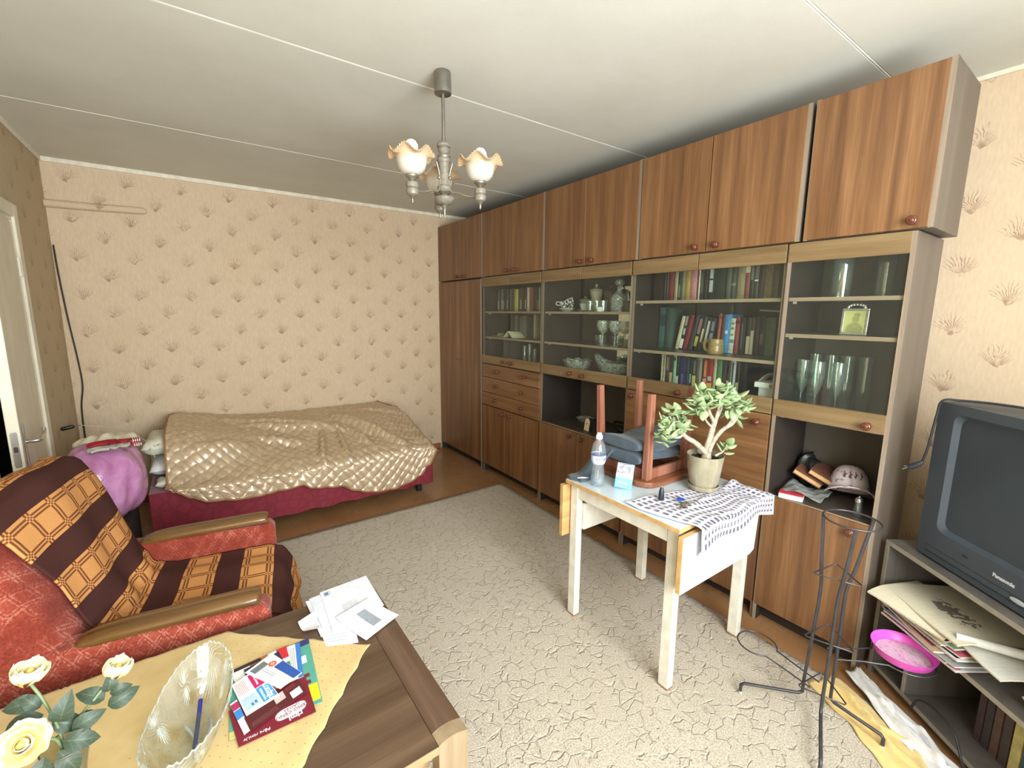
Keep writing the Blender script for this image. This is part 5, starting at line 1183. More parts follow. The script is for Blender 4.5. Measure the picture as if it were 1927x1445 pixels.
sheet('leaflet', 'topmost white and blue leaflet with an orange disc', 'leaflet', [(.108, 1.194), (.166, 1.219), (.108, 1.347), (.037, 1.309)], z, TH, WHT,
      [(.62, .02, .99, .62, (44, 84, 160)), (.10, .78, .62, .94, (104, 116, 118)), (.10, .1, .5, .28, (206, 210, 210)), (.30, .40, .36, .75, (180, 184, 190)), (.40, .40, .44, .75, (180, 184, 190))], FG)
qf2 = quadfn([(.108, 1.194), (.166, 1.219), (.108, 1.347), (.037, 1.309)]); _t = [o for o in COL.objects if o.get('label', '').startswith('topmost white')][0].children[0]
pc = qf2(.70, .72); obj('print', MB().lathe_solid([(.0105, 0), (.0105, .0003)], 20, (pc.x, pc.y, z + TH + .0002)), plain((206, 84, 40), .4, vary=.05), _t)
lettering('25', .012, plain((240, 220, 200), .4), _t, Matrix.Translation((pc.x, pc.y, z + TH + .0009)) @ Matrix.Rotation(R(150), 4, 'Z'))
# envelopes
EG = 'letters on the coffee table corner'; z = TZ + .0035
EN = (222, 224, 232)
sheet('envelope', 'crumpled torn letter at the left edge of the letter heap', 'envelope', [(.195, 1.441), (.206, 1.386), (.246, 1.374), (.255, 1.469)], z + .004, .0008, (226, 228, 230), (), EG, curl=.05)
sheet('envelope', 'printed invoice sheet sticking out under the letter heap', 'envelope', [(.247, 1.300), (.331, 1.262), (.358, 1.42), (.247, 1.42)], z, .0008, (226, 230, 236), [(.1, .15 + .1 * k, .7, .17 + .1 * k, (170, 178, 190)) for k in range(6)], EG)
z += .0012
sheet('envelope', 'left white envelope of the heap with grey address lines', 'envelope', [(.243, 1.35), (.335, 1.33), (.35, 1.545), (.239, 1.56)], z, .0012, EN, [(.12 + .07 * k, .2, .15 + .07 * k, .8, (168, 172, 182)) for k in range(3)], EG)
z += .0016
sheet('envelope', 'large white envelope under the stamped one', 'envelope', [(.255, 1.385), (.452, 1.42), (.446, 1.592), (.252, 1.565)], z, .0012, (214, 218, 228), (), EG)
z += .0016
sheet('envelope', 'large white envelope with a small blue postmark in its corner', 'envelope', [(.277, 1.34), (.454, 1.383), (.458, 1.590), (.290, 1.580)], z, .0012, EN, [(.05, .84, .20, .96, (200, 206, 216)), (.07, .86, .15, .94, (96, 132, 168)), (.3, .3, .6, .5, (206, 210, 216))], EG)
z += .0016
sheet('envelope', 'small window envelope lying on top of the letter heap', 'envelope', [(.301, 1.401), (.35, 1.244), (.473, 1.298), (.423, 1.443)], z, .0014, (230, 232, 238), [(.22, .40, .80, .66, (150, 160, 168))], EG, curl=.02)

# crystal boat bowl with pens
bc = Vector((-.078, 1.165, CZ)); brot = Matrix.Translation(bc) @ Matrix.Rotation(R(-14), 4, 'Z')
def boatb(i, j, t_=0):
    a = 2 * math.pi * i; k = j
    prof = [(.0, .0), (.45, .0), (.62, .012), (.80, .045), (.93, .078), (1., .098)]
    kk = k * (len(prof) - 1); q = min(int(kk), len(prof) - 2); r, z_ = [lerp(prof[q][e], prof[q + 1][e], kk - q) for e in (0, 1)]
    end = abs(math.sin(a)) ** 3
    z_ += (.018 * end - .012 * math.cos(2 * a) ** 2 * (1 - end)) * sm((k - .5) * 2) + .0028 * math.cos(44 * a) * sm((k - .8) * 5)
    rr = 1 + .012 * math.cos(16 * a) * sm((k - .3) * 2)
    return brot @ Vector(((.078 - t_) * r * math.cos(a) * rr, (.182 - t_) * r * math.sin(a) * rr, z_ + t_ * .6))
bw = thing('crystal_bowl', 'boat-shaped cut crystal bowl on the yellow tablecloth', 'bowl', tuple(bc))
M_cryst2 = crystal('table_crystal', body=.09, sc=20)
obj('bowl_glass', MB().grid(lambda i, j: boatb(i, j), 132, 20), M_cryst2, bw, smooth=60)
# engraved sunbursts and the cut rib along each side
cuts = MB()
def wallp(a, k, off=.0012): 
    p0 = boatb(a / (2 * math.pi), k); c_ = brot @ Vector((0, 0, .05)); n_ = (p0 - c_).normalized(); return p0 + n_ * off
for a0, k0, rad, nr in ((math.pi, .70, .36, 22), (.0, .70, .36, 22), (math.pi / 2, .70, .44, 20), (-math.pi / 2, .70, .44, 20), (2.30, .66, .26, 14), (-2.30, .66, .26, 14), (.85, .66, .26, 14), (-.85, .66, .26, 14)):
    for k in range(nr):
        an = 2 * math.pi * k / nr; pts = []
        for t_ in (.12, .5, 1.0):
            asp = .34 if abs(math.cos(a0)) > .5 else .75
            pts.append(wallp(a0 + rad * t_ * math.cos(an + .5 * t_) * asp * 1.6, min(.97, max(.35, k0 + rad * .9 * t_ * math.sin(an + .5 * t_))), -.0008))
        cuts.tube(pts, [.0003, .0012, .0003], 5)
eg = obj('engraving', cuts, thin_glass('engraved_glass', (244, 246, 238), refl=.2, body=.38), bw, smooth=60)
eg['kind'] = 'stuff'
rimp = [boatb(k / 132, 1) for k in range(132)]
obj('rim', MB().tube(rimp, .0020, 6, closed=True), thin_glass('rim_glass', (240, 242, 232), refl=.15, body=.35), bw, smooth=60)
pen = thing('pen', 'blue ballpoint pen lying in the crystal bowl', 'pen', (-.06, 1.17, CZ + .02))
obj('barrel', MB().tube([(-.062, 1.235, CZ + .040), (-.066, 1.20, CZ + .032)], .0050, 10), plain((40, 44, 120), .3), pen, smooth=40)
obj('grip', MB().tube([(-.066, 1.20, CZ + .032), (-.078, 1.115, CZ + .013), (-.080, 1.095, CZ + .009)], [.0048, .0045, .0012], 10), plain((70, 76, 100), .3, .3), pen, smooth=40)
for i, (a, b) in enumerate((((-.095, 1.20, CZ + .014), (-.075, 1.10, CZ + .012)), ((-.045, 1.19, CZ + .016), (-.062, 1.12, CZ + .011)))):
    tag(obj('glass_bead_string', MB().tube(spline([a, tuple(Vector(a).lerp(Vector(b), .5) + Vector((.008, 0, .004))), b], 8), .0035, 8), plain((170, 176, 178), .15, .3), loc=a, smooth=40), 'silvery clip in the crystal bowl, %s of the pen' % ('left', 'right')[i], 'clip')

# vase of yellow roses
VX, VY = -.262, 1.075
vs = thing('glass_vase', 'small clear glass vase holding the yellow roses', 'vase', (VX, VY, CZ))
obj('vase_wall', MB().lathe([(.001, 0), (.034, 0), (.036, .006), (.026, .05), (.021, .09), (.025, .13), (.034, .175), (.036, .185), (.0345, .185), (.024, .13), (.019, .09), (.024, .05), (.03, .012), (.001, .010)], 28, (VX, VY, CZ)), thin_glass('vase_glass', (224, 222, 206), refl=.08, body=.05), vs, smooth=40)
obj('vase_rim', MB().tube(ring((VX, VY, CZ + .185), .0352, 28), .0014, 6, closed=True), plain((86, 74, 52), .2), vs, smooth=60)
M_stem = plain((104, 122, 84), .5, vary=.1)
g = G('rose_petal'); c = g.coord(); uvn = g.node('ShaderNodeUVMap'); u, v, _ = g.xyz(uvn.outputs[0])
g.set(col=g.ramp(v, [(0., (214, 172, 76)), (.45, (236, 218, 140)), (1., (248, 244, 214))]), rough=.6, sheen=.2)
M_petal = g.mat
g = G('rose_leaf'); uvn = g.node('ShaderNodeUVMap'); u, v, _ = g.xyz(uvn.outputs[0]); n = g.noise(g.coord(), 60, 3)
vein = g.m('ADD', g.m('SUBTRACT', 1., g.sstep(g.m('ABSOLUTE', g.m('SUBTRACT', u, .5)), .0, .05)), g.m('MULTIPLY', g.m('SUBTRACT', 1., g.sstep(g.m('ABSOLUTE', g.m('WRAP', g.m('SUBTRACT', v, g.m('MULTIPLY', g.m('ABSOLUTE', g.m('SUBTRACT', u, .5)), .5)), .09, -.09)), .0, .03)), .5), clamp=True)
g.set(col=g.mix(g.m('MULTIPLY', vein, .4), g.ramp(n, [(.3, (36, 50, 38)), (.7, (60, 76, 58))]), (98, 112, 88)), rough=.55); M_leaf = g.mat
def petal_mesh():
    def fn(i, j):
        u, v = i - .5, j
        w_ = .6 + .55 * math.sin(math.pi * min(1, v * .62 + .12)); 
        return (w_ * u * 2 * .5, -.30 * (1 - (2 * u) ** 2) * math.sin(math.pi * v * .7) - .05 + .35 * max(0, v - .72) * 1.0, v + .05 * math.sin(9 * u) * v)
    me = MB().grid(fn, 8, 8, uv=lambda a, b: (a, b)).mesh('petal'); me.polygons.foreach_set('use_smooth', [True] * len(me.polygons)); me.materials.append(M_petal); return me
PETAL = petal_mesh()
def leaf_mesh():
    def fn(i, j):
        u, v = i - .5, j; w_ = math.sin(math.pi * v ** .8) ** .75 * .62 + .012 * math.sin(40 * v) * (abs(u) > .4)
        return (w_ * u, v, .10 * math.sin(math.pi * v) - .5 * (v - .3) ** 2 + .25 * abs(u) * w_)
    me = MB().grid(fn, 6, 10, uv=lambda a, b: (a, b)).mesh('leaf'); me.polygons.foreach_set('use_smooth', [True] * len(me.polygons)); me.materials.append(M_leaf); return me
LEAF = leaf_mesh()
def put(name, me, parent, m):
    o = bpy.data.objects.new(name, me); COL.objects.link(o); o.parent = parent; o.matrix_basis = PM[parent.name].inverted() @ m; PM[o.name] = PM[parent.name]; return o
def rose(label, head, d, size, leaves, open_=1.0):
    head = Vector(head); d = Vector(d).normalized(); foot = Vector((VX + .010 * d.x, VY + .01 * d.y, CZ + .02)); mouth = Vector((VX, VY, CZ + .18)) + (head - Vector((VX, VY, CZ + .18))) * .12
    t = thing('rose', label, 'rose', tuple(foot), group='yellow roses in the glass vase')
    st_ = spline([foot, mouth, mouth.lerp(head, .5) + Vector((0, 0, .008)), head - d * size * .4], 8)
    obj('stem', MB().tube(st_, .0027, 8), M_stem, t, smooth=50)
    q = d.to_track_quat('Z', 'Y').to_matrix().to_4x4()
    rnd = random.Random(label)
    for layer, (n, tilt, sc, off) in enumerate(((3, 3, .62, .10), (4, 9, .74, .07), (5, 18 * open_, .85, .03), (5, 32 * open_, .92, 0))):
        for k in range(n):
            a = 2 * math.pi * (k + .37 * layer) / n + rnd.uniform(-.15, .15)
            m = Matrix.Translation(head) @ q @ Matrix.Rotation(a, 4, 'Z') @ Matrix.Translation((0, -size * (.06 + .03 * layer), -size * .38)) @ Matrix.Rotation(R(tilt + rnd.uniform(-5, 5)), 4, 'X') @ Matrix.Diagonal((size * sc * (.8 + .14 * layer), size * sc * .9, size * sc * 1.05, 1))
            put('petal', PETAL, t, m)
    obj('bud', MB().lathe_solid([(size * .10, -size * .3), (size * .20, 0), (size * .19, size * .22), (size * .10, size * .36), (size * .02, size * .40)], 14, (0, 0, 0), lambda a, i, r, zz: (r * (1 + .16 * math.cos(3 * a + i * .9)), 0)).xf(Matrix.Translation(head) @ q), plain((228, 186, 96), .6, vary=.12), t, smooth=50)
    obj('calyx', MB().lathe_solid([(.003, -size * .52), (.008, -size * .42), (size * .22, -size * .26), (size * .20, -size * .2)], 12).xf(Matrix.Translation(head) @ q), M_stem, t, smooth=50)
    for (p, dr, L, roll) in leaves:
        p = Vector(p); dr = Vector(dr).normalized(); n_ = Vector((.1, -.75, .65)); xx = dr.cross(n_).normalized(); zz = xx.cross(dr)
        put('leaf', LEAF, t, frame(p, xx, dr, zz) @ Matrix.Rotation(R(roll), 4, 'Y') @ Matrix.Scale(L, 4))
    return t
rose('yellow rose leaning right over the tablecloth', (-.183, 1.115, .780), (.30, -.15, .95), .032, [((-.205, 1.10, .735), (-.75, .2, .55), .050, 10), ((-.215, 1.095, .715), (-1, .1, -.15), .045, -10), ((-.203, 1.10, .718), (1, .1, .25), .052, 15), ((-.198, 1.105, .740), (.9, 0, .1), .035, 0), ((-.200, 1.104, .745), (.25, .1, 1), .040, 20)], .55)
rose('pale yellow rose at the upper left of the vase', (-.302, 1.115, .830), (.25, -.15, .95), .034, [((-.292, 1.105, .775), (-.95, 0, .2), .050, 5), ((-.290, 1.10, .75), (-1, .05, -.25), .060, -5), ((-.278, 1.09, .735), (.45, 0, -.3), .052, 5), ((-.292, 1.10, .765), (-.4, .1, .6), .040, 0)], .75)
rose('wide open yellow rose facing the viewer at the vase front', (-.306, 1.045, .745), (.05, -.75, .66), .036, [((-.262, 1.065, .745), (.3, -.1, .9), .058, 0), ((-.262, 1.06, .71), (.75, -.1, -.25), .055, 5), ((-.285, 1.05, .70), (-.2, -.2, -.9), .055, 5), ((-.265, 1.05, .70), (.35, -.2, -.7), .055, 0), ((-.25, 1.07, .72), (.9, 0, .25), .05, 10)], 1.7)
# ------------------------------------------------------------------ white drop-leaf table and what stands on it
WZ = .722
M_wpaint = plain((216, 212, 196), .5, vary=.05, scale=18, bump=.08)
M_lam = plain((196, 208, 212), .25, vary=.04, scale=5, name='blue_grey_laminate')
M_lamw = plain((214, 222, 224), .3, vary=.03, scale=5)
V_beech = wood('raw_beech_edge', (168, 128, 74), (192, 152, 96), (210, 174, 120), 'X', .6)
wt = thing('drop_leaf_table', 'small white drop-leaf kitchen table with bare beech edges', 'table', (1.70, 1.20, 0))
tx0, tx1, ty0, ty1 = 1.388, 2.012, .886, 1.502
obj('tabletop', MB().box(tx0, ty0, WZ - .018, tx1, ty1, WZ - .001), V_beech, wt, bevel=.001)
obj('laminate', MB().box(tx0 + .0015, ty0 + .0015, WZ - .001, tx1 - .0015, ty1 - .0015, WZ), M_lam, wt)
for lx in ((1.420, 1.456), (1.940, 1.976)):
    for ly in ((.912, .958), (1.452, 1.498)):
        lg = obj('leg', MB().box(lx[0], ly[0], 0.0195, lx[1], ly[1], WZ - .018), M_wpaint, wt, bevel=.003)
        obj('worn_foot', MB().box(lx[0] + .001, ly[0] + .001, .0135, lx[1] - .001, ly[1] - .001, .0195), plain((150, 108, 72), .7), lg)
obj('apron', MB().box(1.424, .958, .632, 1.440, 1.452, WZ - .018), M_wpaint, wt, bevel=.002)
obj('apron', MB().box(1.956, .958, .632, 1.972, 1.452, WZ - .018), M_wpaint, wt, bevel=.002)
obj('apron', MB().box(1.456, .916, .600, 1.940, .932, WZ - .018), M_wpaint, wt, bevel=.002)
obj('apron', MB().box(1.456, 1.478, .600, 1.940, 1.494, WZ - .018), M_wpaint, wt, bevel=.002)
def leaf_board(y0, y1, zb, zt):
    x0, x1 = 1.376, 1.915; c = .035
    poly = [(x0, zt), (x0, zb + .0), (x0 + .02, zb), (x1 - c, zb), (x1, zb + c * .4), (x1 + .02, zt)]
    b = obj('drop_leaf', MB().prism(poly, y0, y1, lambda a, d, e: (a, e, d)), V_beech, wt, bevel=.001)
    yo = y0 - .001 if y0 < 1 else y1
    obj('laminate', MB().prism([(a + (.0015 if a < 1.6 else -.0015), d) for a, d in poly], min(yo, yo + .001), max(yo, yo + .001), lambda a, d, e: (a, e, d)), M_lamw, b)
leaf_board(.862, .882, .478, .700); leaf_board(1.506, 1.526, .432, .690)
obj('gate_block', MB().box(1.457, 1.440, .468, 1.75, 1.456, .60), M_wpaint, wt, bevel=.002)

# stool upside down on the table
M_stoolw = wood('stool_mahogany', (104, 58, 42), (136, 84, 64), (168, 122, 98), 'Z', .45, coat=.1)
M_stools = wood('stool_seat', (92, 50, 32), (122, 72, 48), (146, 96, 68), 'X', .28, coat=.4)
scx, scy = 1.775, 1.372
st_ = thing('stool', 'reddish wooden stool upside down on the white table, legs in the air', 'stool', (scx, scy, WZ))
sq = []
for k in range(48):
    a = 2 * math.pi * k / 48; r_ = .196 / (abs(math.cos(a)) ** 5 + abs(math.sin(a)) ** 5) ** .2
    sq.append((scx + r_ * math.cos(a), scy + r_ * math.sin(a)))
obj('seat', MB().prism(sq, WZ + .001, WZ + .028, lambda a, b, d: (a, b, d)), M_stools, st_, bevel=.006, smooth=40)
for sx in (-1, 1):
    for sy in (-1, 1):
        x, y = scx + sx * .150, scy + sy * .153
        k = MB().prism([(-.018, -.014), (.018, -.014), (.018, .014), (-.018, .014)], 0, 1, lambda a, b, d: (x - sx * .012 * (1 - d) + a * lerp(1.1, .82, d), y - sy * .012 * (1 - d) + b * lerp(1.1, .82, d), lerp(WZ + .028, 1.150, d)))
        obj('leg', k, M_stoolw, st_, bevel=.002)
for sgn in (-1, 1):
    obj('stretcher', MB().box(scx - .125, scy + sgn * .142 - .008, WZ + .028, scx + .125, scy + sgn * .142 + .008, WZ + .075), M_stoolw, st_, bevel=.002)
    obj('stretcher', MB().box(scx + sgn * .140 - .008, scy - .125, WZ + .028, scx + sgn * .140 + .008, scy + .125, WZ + .075), M_stoolw, st_, bevel=.002)
# folded dark trousers lying between the stool legs, one leg trailing over the table edge
g = G('washed_denim'); c = g.coord(); n = g.noise(c, 12, 4, .6, .6); n2 = g.noise(c, 300, 2)
g.set(col=g.mix(g.m('MULTIPLY', n2, .3), g.ramp(n, [(.3, (42, 52, 60)), (.7, (70, 84, 94))]), (92, 106, 116)), rough=.9, sheen=.2); M_den = g.mat
def fold(i, j, zc, h, ph):
    a = 2 * math.pi * j
    x = 1.605 + .365 * i; ex = lambda t_: math.copysign(abs(t_) ** .72, t_); th = h * (1 + .12 * math.sin(7 * i + ph)) * (1 - .15 * abs(2 * i - 1) ** 8)
    return (x, 1.37 + .132 * ex(math.cos(a)) * (1 - .12 * abs(2 * i - 1) ** 6) + .010 * math.sin(9 * i + ph), zc + .012 * math.sin(5 * i + ph) + th * ex(math.sin(a)))
tr = thing('trousers', 'folded dark denim trousers lying between the upturned stool legs', 'trousers', (1.78, 1.37, WZ + .08))
ZS = WZ + .080
for k, (zc, h) in enumerate(((ZS + .030, .029), (ZS + .086, .027))):
    mb = MB().grid(lambda i, j: fold(i, j, zc, h, k * 2.1), 30, 28)
    for e in (0, 30): mb.f.append(tuple(e * 29 + q for q in range(28)))
    obj('fold', mb, M_den, tr, smooth=60)
mb = MB().grid(lambda i, j: (lerp(1.64, 1.40, i) + .01 * math.sin(8 * j), lerp(1.405, 1.50, j) + .012 * i, lerp(ZS + .05, WZ + .006, sm(i * 1.25)) + .008 * math.sin(9 * j + 4 * i) * (1 - i) + .004), 20, 14)
obj('trailing_leg', mb, M_den, tr, smooth=60, solid=.008)

# bottle of water
bx, by = 1.456, 1.362
bt = thing('water_bottle', 'clear plastic water bottle with white cap and pale blue label', 'bottle', (bx, by, WZ))
bp_ = [(.001, .004), (.020, 0), (.030, .004), (.032, .015), (.031, .045), (.027, .075), (.0255, .090), (.0275, .105), (.0325, .120), (.0335, .150), (.0315, .175), (.025, .198), (.016, .212), (.013, .218), (.013, .226)]
M_pet = thin_glass('clear_plastic', (246, 249, 252), refl=.08, rough=.05, body=.10)
obj('bottle_wall', MB().lathe(bp_, 32, (bx, by, WZ), lambda a, i, r, z: (r * (1 + (.02 * math.cos(10 * a) if i < 6 else 0)), 0)), M_pet, bt, smooth=50)
obj('water', MB().lathe_solid([(.001, .0055), (.0190, .0020), (.0285, .006), (.0305, .015), (.0293, .045), (.0268, .058), (.001, .058)], 24, (bx, by, WZ)), thin_glass('water', (236, 243, 248), refl=.06, body=.06), bt, smooth=50)
lb = obj('label', MB().lathe([(.0285, .106), (.0332, .120), (.0343, .148), (.0341, .150)], 40, (bx, by, WZ)), plain((188, 208, 232), .35, vary=.05), bt, smooth=50)
obj('label_band', MB().lathe([(.0345, .146), (.0346, .150)], 40, (bx, by, WZ)), plain((70, 90, 140), .35), lb)
# letters bent round the label
M_ink = plain((74, 92, 120), .4)
for k, ch_ in enumerate('VENDEN'):
    me = text_mesh(ch_, .020, .0002); an = R(225) + (k - .6) * .42; rr = .0344
    m = frame(Vector((bx + rr * math.cos(an), by + rr * math.sin(an), WZ + .131)), Vector((-math.sin(an), math.cos(an), 0)), Vector((0, 0, 1)), Vector((math.cos(an), math.sin(an), 0)))
    me.transform(PM[bt.name].inverted() @ m); link('lettering', me, lb, M_ink)
obj('cap', MB().lathe_solid([(.0148, .220), (.0150, .232), (.0145, .236), (.010, .238), (.0105, .244), (.009, .247), (.001, .247)], 24, (bx, by, WZ), lambda a, i, r, z: (r * (1 + .02 * math.cos(24 * a) * (i < 2)), 0)), plain((232, 234, 238), .4, vary=.02), bt, smooth=40)
tag(obj('glue_tube', MB().tube([(1.415, 1.452, WZ + .009), (1.44, 1.440, WZ + .009), (1.475, 1.420, WZ + .008)], [.008, .009, .004], 10), plain((206, 214, 222), .3), loc=(1.44, 1.44, WZ), smooth=40), 'small white plastic tube lying behind the water bottle', 'tube')
# cigarette packet, leaning back against the stool
cp = bpy.data.objects.new('cigarette_packet', None); COL.objects.link(cp)
pm2 = Matrix.Translation((1.512, 1.262, WZ + .004)) @ Matrix.Rotation(R(-47), 4, 'Z') @ Matrix.Rotation(R(-22), 4, 'X') @ Matrix.Rotation(R(7), 4, 'Y') @ Matrix.Scale(1.3, 4); cp.matrix_world = pm2; PM[cp.name] = pm2
tag(cp, 'blue and white cigarette packet standing beside the water bottle', 'packet')
obj('packet_body', MB().box(-.029, 0, 0, .029, .022, .086), plain((96, 186, 222), .3, vary=.05), cp, local=True, bevel=.001)
obj('photo_panel', MB().box(-.0285, -.0006, .050, .0285, 0, .085), plain((120, 118, 118), .35, vary=.45, scale=55), cp, local=True)
obj('white_band', MB().box(-.0285, -.0006, .036, .0285, 0, .050).box(-.0285, -.0006, .076, .0285, -.0001, .085), plain((228, 230, 232), .35, vary=.05), cp, local=True)
sc_ = MB()
for zz, x0, x1 in ((.043, -.022, .022), (.018, -.020, .012)):
    sc_.tube([(lerp(x0, x1, k / 24), -.0009, zz + .0035 * math.sin(k * 1.7) * (1 if k % 5 else 1.6)) for k in range(25)], .0008, 5)
obj('script', sc_, plain((240, 240, 240), .4) if False else plain((226, 232, 240), .4), cp, local=True)

# woven dish towel with grey-violet rectangles, hanging over the near leaf
g = G('woven_towel'); uvn = g.node('ShaderNodeUVMap'); u, v, _ = g.xyz(uvn.outputs[0])
wu = g.m('ABSOLUTE', g.m('WRAP', u, .0105, -.0105)); wv = g.m('ABSOLUTE', g.m('WRAP', v, .0175, -.0175))
bl = g.m('MULTIPLY', g.m('SUBTRACT', 1., g.sstep(wu, .0054, .0066)), g.m('SUBTRACT', 1., g.sstep(wv, .0100, .0115)))
nn = g.noise(uvn.outputs[0], 14, 3); row = g.sstep(g.noise(g.vmul(uvn.outputs[0], (2, 28.6, 1)), 1, 1), .35, .5)
ink = g.ramp(nn, [(.35, (84, 72, 98)), (.65, (82, 80, 82))])
edge_ = g.m('MULTIPLY', g.m('GREATER_THAN', u, .012), g.m('MULTIPLY', g.m('GREATER_THAN', v, .012), g.m('MULTIPLY', g.m('LESS_THAN', u, .488), g.m('LESS_THAN', v, .388))))
g.set(col=g.mix(g.m('MULTIPLY', g.m('MULTIPLY', bl, edge_), g.m('MULTIPLY_ADD', row, .4, .6)), (204, 200, 210), ink), rough=.9, sheen=.2); M_tow = g.mat
def towel(i, j):
    # i along the table edge (x), j from hanging hem towards the pot and beyond
    x = lerp(1.448, 1.995, i); s_ = j * .40
    hem = .075 + .045 * (1 - i) ** 2 - .012 * math.sin(3.4 * i * math.pi) * 1.0
    far = lerp(.315, .24, sm(i * 1.6)) - .07 * sm((i - .62) / .3)
    L = hem + far; d = j * L
    wr = .005 * math.sin(16 * i + 5 * j) * math.sin(9 * j + 2) + .004 * math.sin(31 * i) * sm((.5 - j) * 3)
    if d < hem:
        k = (hem - d); y = .853 - .006 - .010 * math.sin(12 * i + 1) * (k / hem) ** 1.5 - .008; z = WZ + .006 - k; x += .0
        y += min(0, -.004)
        return (x, y, z)
    e = d - hem; rad = .02
    y = .838 + e; z = WZ + .0052 + abs(wr) - .006 * max(0, 1 - e / rad) ** 2
    # the left flap turns towards the table's left edge
    if i < .28: x -= .05 * sm(e / .25) * (1 - i / .28); y += .0
    near = sm((math.hypot(x - 1.802, y - 1.052) - .07) / .03); z = WZ + .0052 + abs(wr) * near - .006 * max(0, 1 - e / rad) ** 2
    fold_ = near * .014 * math.exp(-((e - .12 - .05 * i) / .012) ** 2) * sm((i - .1) * 3)
    hump = near * .012 * math.exp(-((i - .93) / .05) ** 2) 
    return (x, y, z + fold_ * .6 + hump)
tw = obj('dish_towel', MB().grid(towel, 90, 70, uv=lambda a, b: (a * .50, b * .40)), M_tow, loc=(1.72, 1.0, WZ), smooth=80, solid=.002)
tag(tw, 'white dish towel with grey-violet woven rectangles under the plant pot', 'towel')

# jade plant
px, py, pz = 1.802, 1.052, WZ + .0105
g = G('marbled_pot'); c = g.coord(); n = g.noise(g.vmul(c, (14, 14, 5)), 1, 4, .6, 2.0)
g.set(col=g.ramp(n, [(.3, (136, 128, 104)), (.5, (152, 144, 120)), (.7, (168, 161, 138))]), rough=.32); M_pot = g.mat
jp = thing('potted_jade_plant', 'jade plant with thick pale branches in a beige marbled pot', 'plant', (px, py, pz))
obj('pot', MB().lathe([(.001, .012), (.052, .012), (.060, .03), (.070, .09), (.0765, .150), (.078, .158), (.075, .158), (.068, .130), (.001, .130)], 40, (px, py, pz)), M_pot, jp, smooth=40)
obj('saucer', MB().lathe([(.001, 0), (.058, 0), (.063, .006), (.065, .022), (.062, .022), (.058, .010), (.001, .010)], 40, (px, py, pz)), M_pot, jp, smooth=40)
obj('soil', MB().grid(lambda i, j: (px + .069 * j * math.cos(2 * math.pi * i), py + .069 * j * math.sin(2 * math.pi * i), pz + .136 + .004 * math.sin(14 * i * 6.28) * j + .003 * math.sin(30 * j)), 30, 8), plain((44, 36, 30), .95, vary=.4, scale=150), jp, smooth=40)
M_bark = plain((166, 154, 134), .75, vary=.18, scale=70, bump=.3)
# view-aligned axes of the plant: 'a' runs left-right as seen from the room's window side, 'b' is depth
AX = Vector((.86, -.51, 0)) * 1.15; BX = Vector((.51, .86, 0)); PB = Vector((px, py, pz + .125))
def PT(a, h, b=0): return PB + AX * a + BX * b + Vector((0, 0, h))
br = [  # (points, radii)
    ([(.0, .0, 0), (.005, .03, 0), (-.005, .055, 0)], [.026, .022, .018]),
    ([(-.005, .045, 0), (-.045, .085, .0), (-.085, .115, .01), (-.098, .150, .01), (-.115, .185, 0)], [.015, .0125, .0115, .010, .006]),
    ([(-.088, .120, .01), (-.12, .113, -.01), (-.155, .125, -.02), (-.17, .150, -.02)], [.008, .007, .006, .003]),
    ([(.0, .045, 0), (.012, .10, 0), (.022, .150, .005), (.028, .185, .0)], [.017, .0155, .0145, .012]),
    ([(.006, .045, -.01), (.022, .095, -.012), (.052, .145, -.015), (.090, .175, -.015), (.112, .215, -.01), (.118, .26, -.01)], [.013, .011, .010, .009, .007, .004]),
    ([(.024, .175, 0), (.005, .215, .0), (-.01, .26, .01), (-.035, .30, .02)], [.010, .008, .007, .004]),
    ([(.026, .180, 0), (.032, .235, -.01), (.025, .28, -.02), (.035, .32, -.02)], [.009, .007, .006, .004]),
    ([(.028, .18, .0), (.055, .23, .015), (.065, .28, .02), (.085, .31, .02)], [.008, .006, .005, .003]),
    ([(.015, .155, 0), (-.012, .185, -.01), (-.04, .235, -.02), (-.055, .27, -.02)], [.006, .005, .005, .003]),
    ([(.06, .15, -.015), (.075, .19, -.03), (.085, .24, -.035), (.10, .285, -.04)], [.006, .005, .004, .003]),
    ([(.03, .03, -.02), (.055, .055, -.03), (.068, .085, -.03)], [.006, .005, .003]),
    ([(-.10, .155, .01), (-.13, .18, .03), (-.145, .21, .03)], [.006, .005, .003]),
    ([(.09, .175, -.015), (.10, .21, .02), (.125, .24, .03)], [.006, .004, .003]),
]
tips = []
for pts, rd in br:
    P_ = spline([PT(a, h, b) for a, h, b in pts], 5); rr = []
    for k in range(len(P_)):
        q = k / (len(P_) - 1) * (len(rd) - 1); e = min(int(q), len(rd) - 2); rr.append(.88 * lerp(rd[e], rd[e + 1], q - e) * (1 + .06 * math.sin(k * 2.3)))
    obj('branch', MB().tube(P_, rr, 10), M_bark, jp, smooth=60)
    tips.append((P_, rr))
g = G('jade_leaf'); n = g.noise(g.coord(), 30, 2); oi = g.node('ShaderNodeObjectInfo').outputs['Random']
g.set(col=g.mix(oi, g.ramp(n, [(.3, (112, 138, 90)), (.7, (152, 172, 124))]), (170, 188, 142)), rough=.35, sss=.05); g.b.inputs['Subsurface Radius'].default_value = (.01, .012, .004); M_jade = g.mat
def jade_mesh():
    def fn(i, j):
        a = 2 * math.pi * i; v = j; w_ = math.sin(math.pi * v ** .72) ** .62 * .30 + .02 * (1 - v)
        return (w_ * math.cos(a), v, .30 * w_ * math.sin(a) + .16 * v * v)
    me = MB().grid(fn, 8, 7).mesh('leaf'); fixn(me); me.polygons.foreach_set('use_smooth', [True] * len(me.polygons)); me.materials.append(M_jade); return me
JADE = jade_mesh()
rj = random.Random(5)
